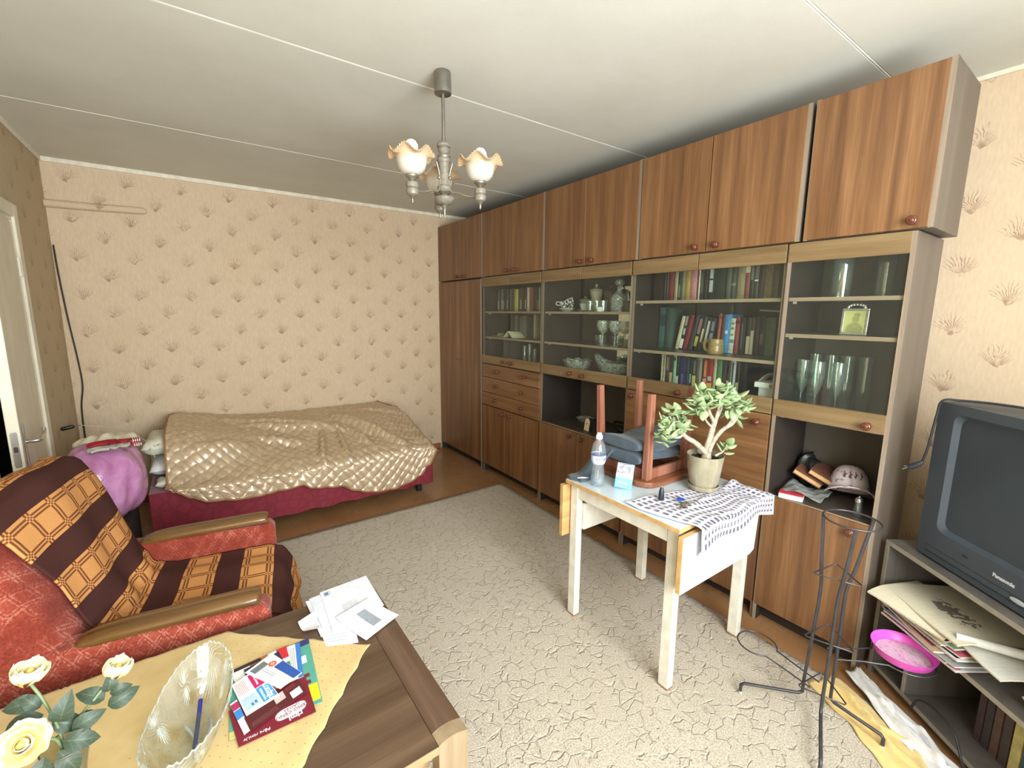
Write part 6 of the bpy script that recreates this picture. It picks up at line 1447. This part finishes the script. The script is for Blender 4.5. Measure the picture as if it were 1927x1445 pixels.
def jade_tuft(p, d, n, L, spread=1.0):
    d = Vector(d).normalized()
    for k in range(n):
        a = math.pi * (k % 2) + math.pi / 2 * (k // 2) + rj.uniform(-.5, .5)
        side = d.orthogonal().normalized(); side.rotate(Matrix.Rotation(a, 3, d))
        dr = (side * spread + d * rj.uniform(.1, .8) + Vector((0, 0, rj.uniform(-.5, .15)))).normalized()
        q = Vector(p) - d * .014 * (k // 2) + side * .004
        zz = Vector((0, 0, 1)) + Vector((rj.uniform(-.6, .6), rj.uniform(-.6, .6), 0)); xx = dr.cross(zz).normalized(); zz = xx.cross(dr)
        s_ = L * rj.uniform(.8, 1.2)
        put('leaf', JADE, jp, frame(q, xx, dr, zz) @ Matrix.Scale(s_, 4))
for k, (P_, rr) in enumerate(tips):
    if k in (0,): continue
    d = P_[-1] - P_[-3]
    if k == 3: continue
    jade_tuft(P_[-1], d, 8 if k < 11 else 7, .052)
    if k in (1, 2, 5, 6, 7, 8, 9, 4, 12):
        m_ = P_[int(len(P_) * .72)]
        for e in range(2):
            off = Vector((rj.uniform(-1, 1), rj.uniform(-1, 1), rj.uniform(-.2, .7))).normalized() * .035
            tw_ = obj('twig', MB().tube([m_, m_ + off * .6, m_ + off], [.003, .0025, .002], 6), M_bark, jp, smooth=60)
            jade_tuft(m_ + off, off, 6, .048)
for (a, h, b) in ((-.150, .17, 0), (-.165, .195, .02), (-.14, .235, .02), (-.11, .225, .01), (-.175, .13, -.02), (-.165, .105, -.02), (-.13, .16, -.02), (-.02, .315, .02), (.02, .335, -.01), (.06, .325, .0), (.095, .305, -.02), (.125, .285, 0), (-.05, .29, -.01), (-.06, .245, -.03), (.13, .255, -.02), (.0, .29, -.04), (.05, .285, -.04)):
    jade_tuft(PT(a, h, b), (rj.uniform(-.3, .3), rj.uniform(-.3, .3), 1), 5, .050)
# charger, keys
cc_ = thing('car_charger', 'black bullet-shaped car charger standing on the towel', 'charger', (1.536, 1.077, WZ + .012))
obj('charger_body', MB().lathe_solid([(.012, 0), (.0125, .004), (.0115, .022), (.0095, .040), (.0055, .052), (.004, .054)], 20, (1.536, 1.077, WZ + .012)), plain((34, 40, 46), .3, vary=.1), cc_, smooth=40)
obj('charger_tip', MB().lathe_solid([(.004, .053), (.0032, .060), (.001, .062)], 12, (1.536, 1.077, WZ + .012)), M_chrome, cc_, smooth=40)
ky = thing('key_ring', 'bunch of keys with a round blue tag on the towel', 'keys', (1.55, 1.0, WZ + .012))
zk = WZ + .0125
obj('tag', MB().lathe_solid([(.015, 0), (.0165, .0015), (.015, .003), (.001, .003)], 24, (1.595, 1.025, zk + .004)), plain((44, 84, 190), .4, vary=.05), ky, smooth=40)
obj('ring', MB().tube(ring((1.575, 1.000, zk + .003), .012, 20), .0012, 6, closed=True), M_chrome, ky, smooth=60)
for k, (an, dz, col_) in enumerate(((200, .001, (150, 134, 96)), (232, .004, (176, 172, 160)), (330, .003, (150, 138, 104)))):
    m = Matrix.Translation((1.570, .995, zk + dz)) @ Matrix.Rotation(R(an), 4, 'Z')
    kb = MB().prism([(.004, -.009), (.018, -.010), (.022, -.004), (.050, -.003), (.052, 0), (.050, .003), (.046, .002), (.044, .004), (.040, .002), (.036, .004), (.032, .0025), (.022, .004), (.018, .010), (.004, .009), (0, .004), (0, -.004)], 0, .002, lambda a, b, d: m @ Vector((a, b, d)))
    obj('key', kb, plain(col_, .35, .7, vary=.1), ky)
# ------------------------------------------------------------------ corner by the window: TV, stand, flower stand
TA = R(-129); TD = Vector((math.cos(TA), math.sin(TA), 0)); TN = Vector((.7771, -.6293, 0))      # along the front edge; away into the corner
TO = Vector((2.238, .497, 0))
def TP(s_, d, z): return TO + TD * s_ + TN * d + Vector((0, 0, z))
TMX = frame(TO, TD, TN, Vector((0, 0, 1)))
def tbox(mb, s0, s1, d0, d1, z0, z1):
    k = len(mb.v); mb.box(s0, d0, z0, s1, d1, z1)
    for i in range(k, len(mb.v)): mb.v[i] = TMX @ mb.v[i]
    return mb
V_tv = wood('grey_brown_laminate', (80, 75, 69), (92, 87, 80), (104, 99, 92), 'Z', .5, scale=.7, fine=.5)
V_tve = plain((150, 142, 128), .5, vary=.05)
SW = .86; SD = .40
ts = thing('tv_stand', 'grey-brown television stand set across the corner with open shelves', 'tv stand', tuple(TP(SW / 2, .2, 0)))
def tpart(name, s0, s1, d0, d1, z0, z1, edge=None):
    p = obj(name, tbox(MB(), s0, s1, d0, d1, z0, z1), V_tv, ts, bevel=.001)
    obj('edge_band', tbox(MB(), s0, s1, d0 - .001, d0, z0 + .0005, z1 - .0005), V_tve, p)
    return p
tpart('top_board', 0, SW, 0, SD, .582, .600)
tpart('side_board', 0, .018, 0, SD, 0, .582); tpart('side_board', SW - .018, SW, 0, SD, 0, .582)
tpart('shelf_board', .018, SW - .018, 0.004, SD, .312, .330); tpart('bottom_board', .018, SW - .018, 0.004, SD, .035, .053)
tpart('divider', .165, .181, .004, SD, .053, .312)
obj('back_board', tbox(MB(), .018, SW - .018, SD - .006, SD, .053, .582), V_dark, ts)
# television
M_tvc = plain((52, 60, 66), .45, vary=.06, scale=6); M_tvb = plain((62, 70, 77), .42, vary=.05, scale=6); M_tvd = plain((38, 44, 50), .4)
tv = thing('television', 'bulky grey cathode-ray television facing into the room', 'television', tuple(TP(.42, .25, .60)))
s0, s1, z0, z1 = .085, .745, .604, 1.195; d0 = .035
def tpoly(mb, pts, dA, dB, shrink=None):
    n = len(pts); b = len(mb.v)
    for d, (cs, cz, k) in ((dA, (0, 0, 1)), (dB, shrink or (0, 0, 1))):
        for s_, z_ in pts: mb.v.append(TMX @ Vector((cs + (s_ - cs) * k, d, cz + (z_ - cz) * k)))
    mb.f.append(tuple(b + i for i in range(n))); mb.f.append(tuple(b + n + i for i in reversed(range(n))))
    for i in range(n): j = (i + 1) % n; mb.f.append((b + i, b + n + i, b + n + j, b + j))
    return mb
def rr(s0, z0, s1, z1, r, n=5):
    out = []
    for cx, cz, a0 in ((s0 + r, z0 + r, 180), (s1 - r, z0 + r, 270), (s1 - r, z1 - r, 0), (s0 + r, z1 - r, 90)):
        for k in range(n + 1): a = R(a0 + 90 * k / n); out.append((cx + r * math.cos(a), cz + r * math.sin(a)))
    return out
# bezel with opening
so0, so1, zo0, zo1 = s0 + .075, s1 - .075, .722, 1.160
outer = rr(s0, z0, s1, z1, .02); inner = rr(so0, zo0, so1, zo1, .03); inner2 = rr(so0 + .022, zo0 + .022, so1 - .022, zo1 - .020, .025)
mb = MB(); n = len(outer); b = 0
for d, loop in ((d0 + .02, outer), (d0 + .008, [(lerp(s0, s1, .5) + (a - lerp(s0, s1, .5)) * .99, lerp(z0, z1, .5) + (c_ - lerp(z0, z1, .5)) * .99) for a, c_ in outer]), (d0 + .004, inner), (d0 + .030, inner2)):
    for a, c_ in loop: mb.v.append(TMX @ Vector((a, d, c_)))
for k in range(3):
    for i in range(n): j = (i + 1) % n; mb.f.append((k * n + i, k * n + j, (k + 1) * n + j, (k + 1) * n + i))
obj('bezel', mb, M_tvb, tv, smooth=30)
obj('housing', tpoly(MB(), rr(s0, z0, s1, z1, .02), d0 + .02, d0 + .17), M_tvc, tv, bevel=.003)
obj('tube_housing', tpoly(MB(), rr(s0 + .01, z0 + .03, s1 - .01, z1 - .012, .02), d0 + .165, d0 + .40, (.415, .86, .62)), M_tvd, tv, bevel=.004)
g = G('tv_glass'); g.set(col=(80, 93, 96), rough=.04, spec=.9); M_scr = g.mat
def scr(i, j):
    s_, z_ = lerp(so0 + .015, so1 - .015, i), lerp(zo0 + .015, zo1 - .013, j); bul = (1 - (2 * i - 1) ** 2) * .005 + (1 - (2 * j - 1) ** 2) * .004
    return TMX @ Vector((s_, d0 + .034 - bul, z_))
obj('screen', MB().grid(scr, 24, 18), M_scr, tv, smooth=60)
obj('bezel_groove', tbox(tbox(MB(), s0 + .04, s1 - .02, d0 + .0055, d0 + .0085, .628, .632), s0 + .04, s1 - .02, d0 + .0055, d0 + .0085, .652, .654), M_tvd, tv)
lm = TMX @ Matrix.Translation((.085 + .325, d0 + .0045, .682)) @ Matrix.Rotation(R(90), 4, 'X')
lettering('Panasonic', .017, plain((206, 210, 212), .35, .3, vary=.02), tv, lm, bold=.0006, extrude=.0006)
obj('indicator', tbox(MB(), .085 + .185, .085 + .205, d0 + .0035, d0 + .006, .682, .690), M_tvd, tv)
obj('power_button', MB().lathe_solid([(.001, 0), (.0105, .001), (.011, .004)], 20).xf(TMX @ Matrix.Translation((.085 + .375, d0 + .003, .642)) @ Matrix.Rotation(R(-90), 4, 'X') @ Matrix.Diagonal((2.2, .7, 1, 1))), plain((196, 202, 206), .3, .3), tv, smooth=40)
# power cord over the television with its plug hanging in front
cd = thing('power_cord', 'dark power cord with two-pin plug hanging over the television', 'power cord', tuple(TP(.1, 0, .95)))
obj('cord', MB().tube(spline([TP(.34, .20, 1.2035), TP(.22, .12, 1.208), TP(.150, .06, 1.206), TP(.118, .026, 1.198), TP(.104, .026, 1.14), TP(.092, .024, 1.02), TP(.080, .022, .955)], 8), .0042, 8), plain((34, 38, 42), .5), cd, smooth=60)
obj('plug', MB().tube([TP(.080, .024, .957), TP(.074, .016, .945), TP(.058, .006, .930), TP(.048, .000, .926)], [.006, .010, .011, .009], 10), plain((42, 46, 50), .5), cd, smooth=50)
for k in (-1, 1): obj('pin', MB().tube([TP(.049 + .003 * k, .002, .925 + .007 * k * .4), TP(.034 + .003 * k, -.006, .917 + .007 * k)], .0022, 8), M_chrome, cd, smooth=50)

# newspapers and magazines piled on the shelf, spilling forward
def newsprint(name, base=(206, 198, 172), inkc=(136, 130, 116), photo=None):
    g = G(name); c = g.coord(); x, y, z = g.xyz(c)
    rows = g.sstep(g.m('ABSOLUTE', g.m('WRAP', y, .0024, -.0024)), .0008, .0018)
    cols = g.sstep(g.m('ABSOLUTE', g.m('WRAP', x, .024, -.024)), .002, .004)
    brk = g.sstep(g.noise(g.vmul(c, (160, 40, 1)), 1, 2), .42, .5)
    col = g.mix(g.m('MULTIPLY', g.m('MULTIPLY', g.m('SUBTRACT', 1., rows), g.m('MULTIPLY', cols, brk)), .18), base, inkc)
    if photo:
        (px_, py_, rx, ry) = photo
        e = g.m('ADD', g.m('POWER', g.m('DIVIDE', g.m('SUBTRACT', x, px_), rx), 2.), g.m('POWER', g.m('DIVIDE', g.m('SUBTRACT', y, py_), ry), 2.))
        e = g.m('ADD', e, g.m('MULTIPLY', g.m('SUBTRACT', g.noise(c, 60, 4), .5), 4.5))
        col = g.mix(g.m('SUBTRACT', 1., g.sstep(e, .55, .75)), col, (112, 104, 92))
    g.set(col=col, rough=.8); return g.mat
NP1 = newsprint('newsprint_photo', photo=(.0, -.01, .085, .040)); NP2 = newsprint('newsprint', (212, 202, 174)); NP3 = newsprint('newsprint_white', (214, 212, 200), (120, 122, 124))
mgl = [((196, 190, 176), 'white'), ((70, 62, 72), 'dark'), ((196, 88, 110), 'pink and white'), ((60, 66, 96), 'navy'), ((206, 196, 150), 'cream'), ((150, 120, 96), 'tan')]
def pile(name, label, s_c, d_c, z, w_, l_, th, rot, topmat, edgecol, sag=0, group='magazines on the television shelf'):
    """w_ along the shelf front, l_ in depth; sag bends the part that sticks out past the shelf"""
    m = TMX @ Matrix.Translation((s_c, d_c, z)) @ Matrix.Rotation(R(rot), 4, 'Z')
    t = bpy.data.objects.new(name, None); COL.objects.link(t); t.matrix_world = m; PM[t.name] = m; tag(t, label, 'magazine' if name == 'magazine' else 'newspaper', group)
    def top(i, j, zz):
        x, y = (i - .5) * w_, (j - .5) * l_; dr = -sag * max(0, .35 - j) ** 2
        return (x, y, zz + dr + .0015 * math.sin(7 * i + 3 * j))
    nx_, ny_ = 10, 10
    mb = MB().grid(lambda i, j: top(i, j, th), nx_, ny_)
    cov = obj('cover', mb, topmat, t, local=True, normals=False, smooth=60)
    mb = MB().grid(lambda i, j: top(i, j, 0), nx_, ny_)
    rim = [(i / nx_, 0) for i in range(nx_ + 1)] + [(1, j / ny_) for j in range(1, ny_ + 1)] + [(1 - i / nx_, 1) for i in range(1, nx_ + 1)] + [(0, 1 - j / ny_) for j in range(1, ny_)]
    b = len(mb.v); n = len(rim)
    for zz in (0, th - .0003):
        for u, v in rim: mb.v.append(Vector(top(u, v, zz)))
    for i in range(n): j = (i + 1) % n; mb.f.append((b + i, b + j, b + n + j, b + n + i))
    obj('pages', mb, plain(edgecol, .7, vary=.25, scale=400), t, local=True)
    return t, cov, top
zz = .3325
def mag_print(cov, top, th, items):
    for (u0, v0, u1, v1, cc) in items:
        obj('print', MB().grid(lambda i, j: top(lerp(u0, u1, i), lerp(v0, v1, j), th + .0004), 4, 4), plain(cc, .4, vary=.15, scale=120), cov, local=True, normals=False)
specs = [  # name, label, s, d, w, l, th, rot, colour, prints
    ('magazine', 'lowest magazine with red masthead at the shelf edge', .235, .085, .30, .26, .006, 4, (204, 206, 204), [(.02, .02, .98, .10, (196, 60, 84)), (.06, .14, .9, .3, (70, 74, 84)), (.1, .4, .5, .9, (170, 172, 176))], 0),
    ('magazine', 'dark glossy magazine second from the bottom of the pile', .225, .085, .29, .25, .005, -2, (62, 62, 78), [(.05, .05, .4, .3, (206, 186, 130)), (.5, .1, .9, .35, (120, 150, 180))], 0),
    ('magazine', 'grey tabloid magazine with blue corner, third from the bottom', .245, .075, .29, .25, .005, 3, (150, 152, 150), [(.05, .04, .3, .28, (90, 130, 170)), (.4, .05, .9, .2, (214, 208, 196))], 0),
    ('magazine', 'tan women\'s magazine with a pale face block, fourth from the bottom', .215, .08, .28, .26, .006, -6, (176, 140, 110), [(.1, .04, .45, .3, (226, 200, 176)), (.55, .05, .9, .25, (120, 50, 60))], 0),
    ('magazine', 'white magazine with black headline strip, below the pink one', .24, .088, .30, .25, .005, 1, (214, 212, 204), [(.04, .03, .96, .12, (40, 40, 44)), (.1, .2, .5, .5, (140, 146, 150))], 0),
    ('magazine', 'pink-covered magazine in the middle of the pile', .235, .095, .28, .26, .006, 6, (190, 96, 112), [(.1, .06, .35, .3, (226, 206, 130)), (.45, .05, .7, .3, (226, 220, 220))], 0),
    ('magazine', 'cream magazine with a dark portrait block', .21, .09, .29, .25, .005, -5, (208, 196, 156), [(.1, .05, .5, .35, (66, 58, 66)), (.62, .05, .9, .28, (206, 200, 190))], 0),
    ('magazine', 'green crossword magazine just above the cream one', .225, .08, .28, .25, .005, 5, (120, 150, 116), [(.08, .04, .5, .3, (226, 222, 190)), (.6, .05, .9, .3, (190, 70, 70))], 0),
    ('magazine', 'navy magazine with white lettering block under the newspapers', .20, .085, .28, .25, .006, 2, (56, 58, 88), [(.3, .04, .75, .22, (150, 140, 170)), (.05, .05, .2, .25, (190, 120, 120))], .05),
]
for nm, lab, s_c, d_c, w_, l_, th, rot, col_, prints, sag in specs:
    t, cov, top = pile(nm, lab, s_c, d_c, zz, w_, l_, th, rot, plain(col_, .35, vary=.06), (198, 192, 182), sag)
    mag_print(cov, top, th, prints); zz += th + .0042
for nm, lab, s_c, d_c, w_, l_, th, rot, mt, sag in (('newspaper', 'white newspaper with black rules at the right of the pile', .42, .13, .22, .27, .005, -8, NP3, .1), ('newspaper', 'yellowed folded newspaper sticking out at the left of the pile', .185, .040, .27, .24, .006, 14, NP2, .15), ('newspaper', 'topmost yellowed newspaper with a dark photograph', .235, .085, .33, .25, .006, -2, NP1, .1)):
    pile(nm, lab, s_c, d_c, zz, w_, l_, th, rot, mt, (206, 192, 160), sag); zz += th + .006
tag(obj('newspaper', MB().tube([TP(.36, -.02, zz - .012), TP(.44, .10, zz - .004), TP(.47, .16, zz)], [.013, .015, .014], 12), NP3, loc=tuple(TP(.36, -.02, zz - .02)), smooth=60), 'rolled newspaper lying at the right of the pile', 'newspaper', 'magazines on the television shelf')
# video cassettes and books on the bottom shelf
for i, (s_c, col_, w_, h_) in enumerate(((.365, (66, 50, 50), .022, .19), (.392, (60, 54, 52), .024, .20), (.420, (92, 70, 62), .024, .19), (.450, (70, 60, 56), .025, .20), (.482, (186, 176, 110), .028, .205), (.512, (70, 86, 90), .024, .19), (.540, (60, 74, 80), .024, .20), (.572, (150, 136, 128), .028, .205), (.602, (196, 184, 170), .026, .20))):
    t = thing('book', '%s book, %s from the left on the bottom shelf under the television' % (('maroon', 'brown', 'reddish', 'brown-grey', 'yellow', 'teal-grey', 'slate', 'beige', 'cream')[i], ORD[i]), 'book', tuple(TP(s_c, .12, .053)), group='books on the bottom television shelf')
    obj('cover', tbox(tbox(tbox(MB(), s_c - w_ / 2, s_c + w_ / 2, .10, .104, .0535, .0535 + h_), s_c - w_ / 2, s_c - w_ / 2 + .002, .104, .23, .0535, .0535 + h_), s_c + w_ / 2 - .002, s_c + w_ / 2, .104, .23, .0535, .0535 + h_), plain(col_, .5, vary=.12), t)
    obj('pages', tbox(MB(), s_c - w_ / 2 + .002, s_c + w_ / 2 - .002, .104, .226, .056, .0535 + h_ - .004), M_paper, t)
tag(obj('cable', MB().tube(spline([TP(.24, -.016, .048), TP(.26, -.012, .10), TP(.32, -.010, .125), TP(.40, -.010, .11), TP(.43, -.012, .07), TP(.46, -.02, .048), TP(.54, -.03, .042), TP(.62, -.03, .04)], 8), .004, 8), plain((30, 32, 34), .5), loc=tuple(TP(.3, 0, .05)), smooth=60), 'dark cable looping over the bottom of the television stand', 'cable')
sh = thing('seashell', 'pinkish white fluted shell at the right end of the magazine shelf', 'shell', tuple(TP(.555, .06, .3305)))
for k in range(7):
    a = R(-60 + 20 * k); P0 = TP(.56, .07, .338); d_ = (TD * math.sin(a) * .9 - TN * math.cos(a) * .5 + Vector((0, 0, .55 * math.cos(a) + .1))).normalized()
    obj('ridge', MB().tube([P0, P0 + d_ * .03, P0 + d_ * .058], [.005, .011, .003], 8), plain((226, 196, 186), .4, vary=.06), sh, smooth=60)

# wire flower stand
M_wire = plain((74, 72, 74), .38, .5, vary=.08)
fs = thing('flower_stand', 'tall dark wire flower stand with holder loops beside the end cabinet', 'plant stand', (1.806, .515, 0))
LP = [((1.655, .741), (1.800, .580)), ((1.552, .425), (1.762, .503)), ((1.836, .337), (1.854, .505))]
RC = Vector((1.808, .500, .800)); rad = .083
for (f0, b0), an in zip(LP, (118, 205, -30)):
    f = Vector((*f0, .0135)); b = Vector((*b0, .055)); tp = RC + Vector((rad * math.cos(R(an)), rad * math.sin(R(an)), 0)); md = Vector((RC.x, RC.y, 0)) + (b - Vector((1.806, .528, .055))) * .85 + Vector((0, .02, .45))
    path = [f, f + Vector((0, 0, .035)), f + (b - f) * .05 + Vector((0, 0, .042)), f + (b - f) * .93 + Vector((0, 0, .006)), b + Vector((0, 0, .012)), b + Vector((0, 0, .06))] 
    up = spline([b + Vector((0, 0, .06)), b.lerp(md, .6) + Vector((0, 0, .03)), md + Vector((0, 0, .06)), md.lerp(tp, .35) + Vector((0, 0, .03)), tp], 6)
    lg = obj('leg', MB().tube(path[:-1] + up, .0060, 8), M_wire, fs, smooth=60)
    obj('foot_cap', MB().tube([f + Vector((0, 0, -.0003)), f + Vector((0, 0, .009))], .0062, 8), plain((206, 206, 200), .5), lg)
obj('top_ring', MB().tube(ring(RC, rad, 40), .0032, 8, closed=True), M_wire, fs, smooth=60)
def tri(z, rad_, rot):
    c_ = Vector((1.806, .522, z)); P_ = [c_ + Vector((rad_ * math.cos(R(rot + 120 * k)), rad_ * math.sin(R(rot + 120 * k)), 0)) for k in range(3)]
    pts = []
    for k in range(3):
        a, b = P_[k], P_[(k + 1) % 3]; pts += [a.lerp(b, .06), a.lerp(b, .5), a.lerp(b, .94)]
    obj('brace', MB().tube(pts, .0026, 6, closed=True), M_wire, fs, smooth=60)
tri(.585, .085, 20); tri(.335, .088, 20); tri(.125, .088, 20)
def holder(cx, cy, z, r_, ax, ay):
    d = (Vector((ax, ay, 0)) - Vector((cx, cy, 0))); L = d.length; d.normalize(); side = Vector((-d.y, d.x, 0)); c_ = Vector((cx, cy, z)); pts = []
    a0 = math.atan2(d.y, d.x)
    pts.append(Vector((ax, ay, z)) + side * .028); pts.append(c_ + d * (r_ + .07) + side * .030)
    for k in range(25):
        an = a0 + R(28) + (2 * math.pi - R(56)) * k / 24; pts.append(c_ + Vector((r_ * math.cos(an), r_ * math.sin(an), 0)))
    pts.append(c_ + d * (r_ + .07) - side * .030); pts.append(Vector((ax, ay, z)) - side * .028)
    obj('holder_loop', MB().tube(pts, .0030, 6), M_wire, fs, smooth=60)
holder(1.848, .780, .118, .074, 1.806, .545); holder(2.012, .352, .268, .090, 1.820, .510)
dp = thing('plant_saucer', 'bright pink plastic plant saucer resting in the stand loop', 'saucer', (2.01, .356, .272))
obj('saucer', MB().lathe([(.001, 0), (.078, 0), (.083, .004), (.094, .034), (.0955, .036), (.092, .034), (.081, .008), (.001, .005)], 44, (2.012, .354, .272)), plain((226, 86, 196), .35, vary=.05), dp, smooth=40)
g = G('dried_residue'); c = g.coord(); n = g.noise(c, 45, 4, .65)
g.set(col=g.ramp(n, [(.35, (206, 120, 180)), (.55, (206, 178, 190)), (.75, (150, 120, 130))]), rough=.7)
obj('residue', MB().lathe_solid([(.078, .0086), (.078, .0090), (.001, .0092)], 36, (2.012, .354, .272)), g.mat, dp)

# yellow bedding on the floor under the stand
g = G('pale_yellow_cotton'); c = g.coord(); n = g.noise(c, 8, 4, .6, .6)
g.set(col=g.ramp(n, [(.3, (206, 176, 104)), (.7, (226, 200, 136))]), rough=.85, sheen=.2); M_ylw = g.mat
def sheetf(i, j, x0, y0, x1, y1, w0, w1, amp, ph, zb):
    c_ = Vector((lerp(x0, x1, i), lerp(y0, y1, i), 0)); d = Vector((x1 - x0, y1 - y0, 0)).normalized(); n_ = Vector((-d.y, d.x, 0)); w_ = lerp(w0, w1, i)
    u = (j - .5) * w_ * (1 + .10 * math.sin(13 * i + ph) + .05 * math.sin(31 * i + 2 * ph))
    ew = 1 - abs(2 * j - 1) ** 6
    z = zb + amp * (.5 + .5 * math.sin(9 * j + 4 * i + ph)) * ew + amp * 1.5 * ew * (math.exp(-((j - .45 - .15 * math.sin(6 * i + ph)) / .06) ** 2) + math.exp(-((j - .75 + .3 * math.sin(3 * i)) / .05) ** 2) + .8 * math.exp(-((i - .35 - .4 * (j - .5)) / .03) ** 2) + .8 * math.exp(-((i - .7 + .5 * (j - .5)) / .04) ** 2)) + .002 * math.sin(40 * i) * math.sin(23 * j)
    return c_ + n_ * u + Vector((0, 0, z))
tag(obj('yellow_sheet', MB().grid(lambda i, j: sheetf(i, j, 1.995, .575, 1.74, .06, .13, .22, .009, .5, .0155), 50, 30), M_ylw, loc=(1.9, .3, .012), smooth=80, solid=.003), 'crumpled pale yellow sheet on the floor under the wire stand', 'sheet')
tag(obj('white_cloth', MB().grid(lambda i, j: sheetf(i, j, 2.140, .515, 1.81, .09, .07, .14, .010, 2.0, .026), 50, 24), plain((216, 216, 212), .9, vary=.08, scale=14), loc=(2.05, .3, .02), smooth=80, solid=.003), 'grey-white fringed cloth on the floor along the television stand', 'cloth')
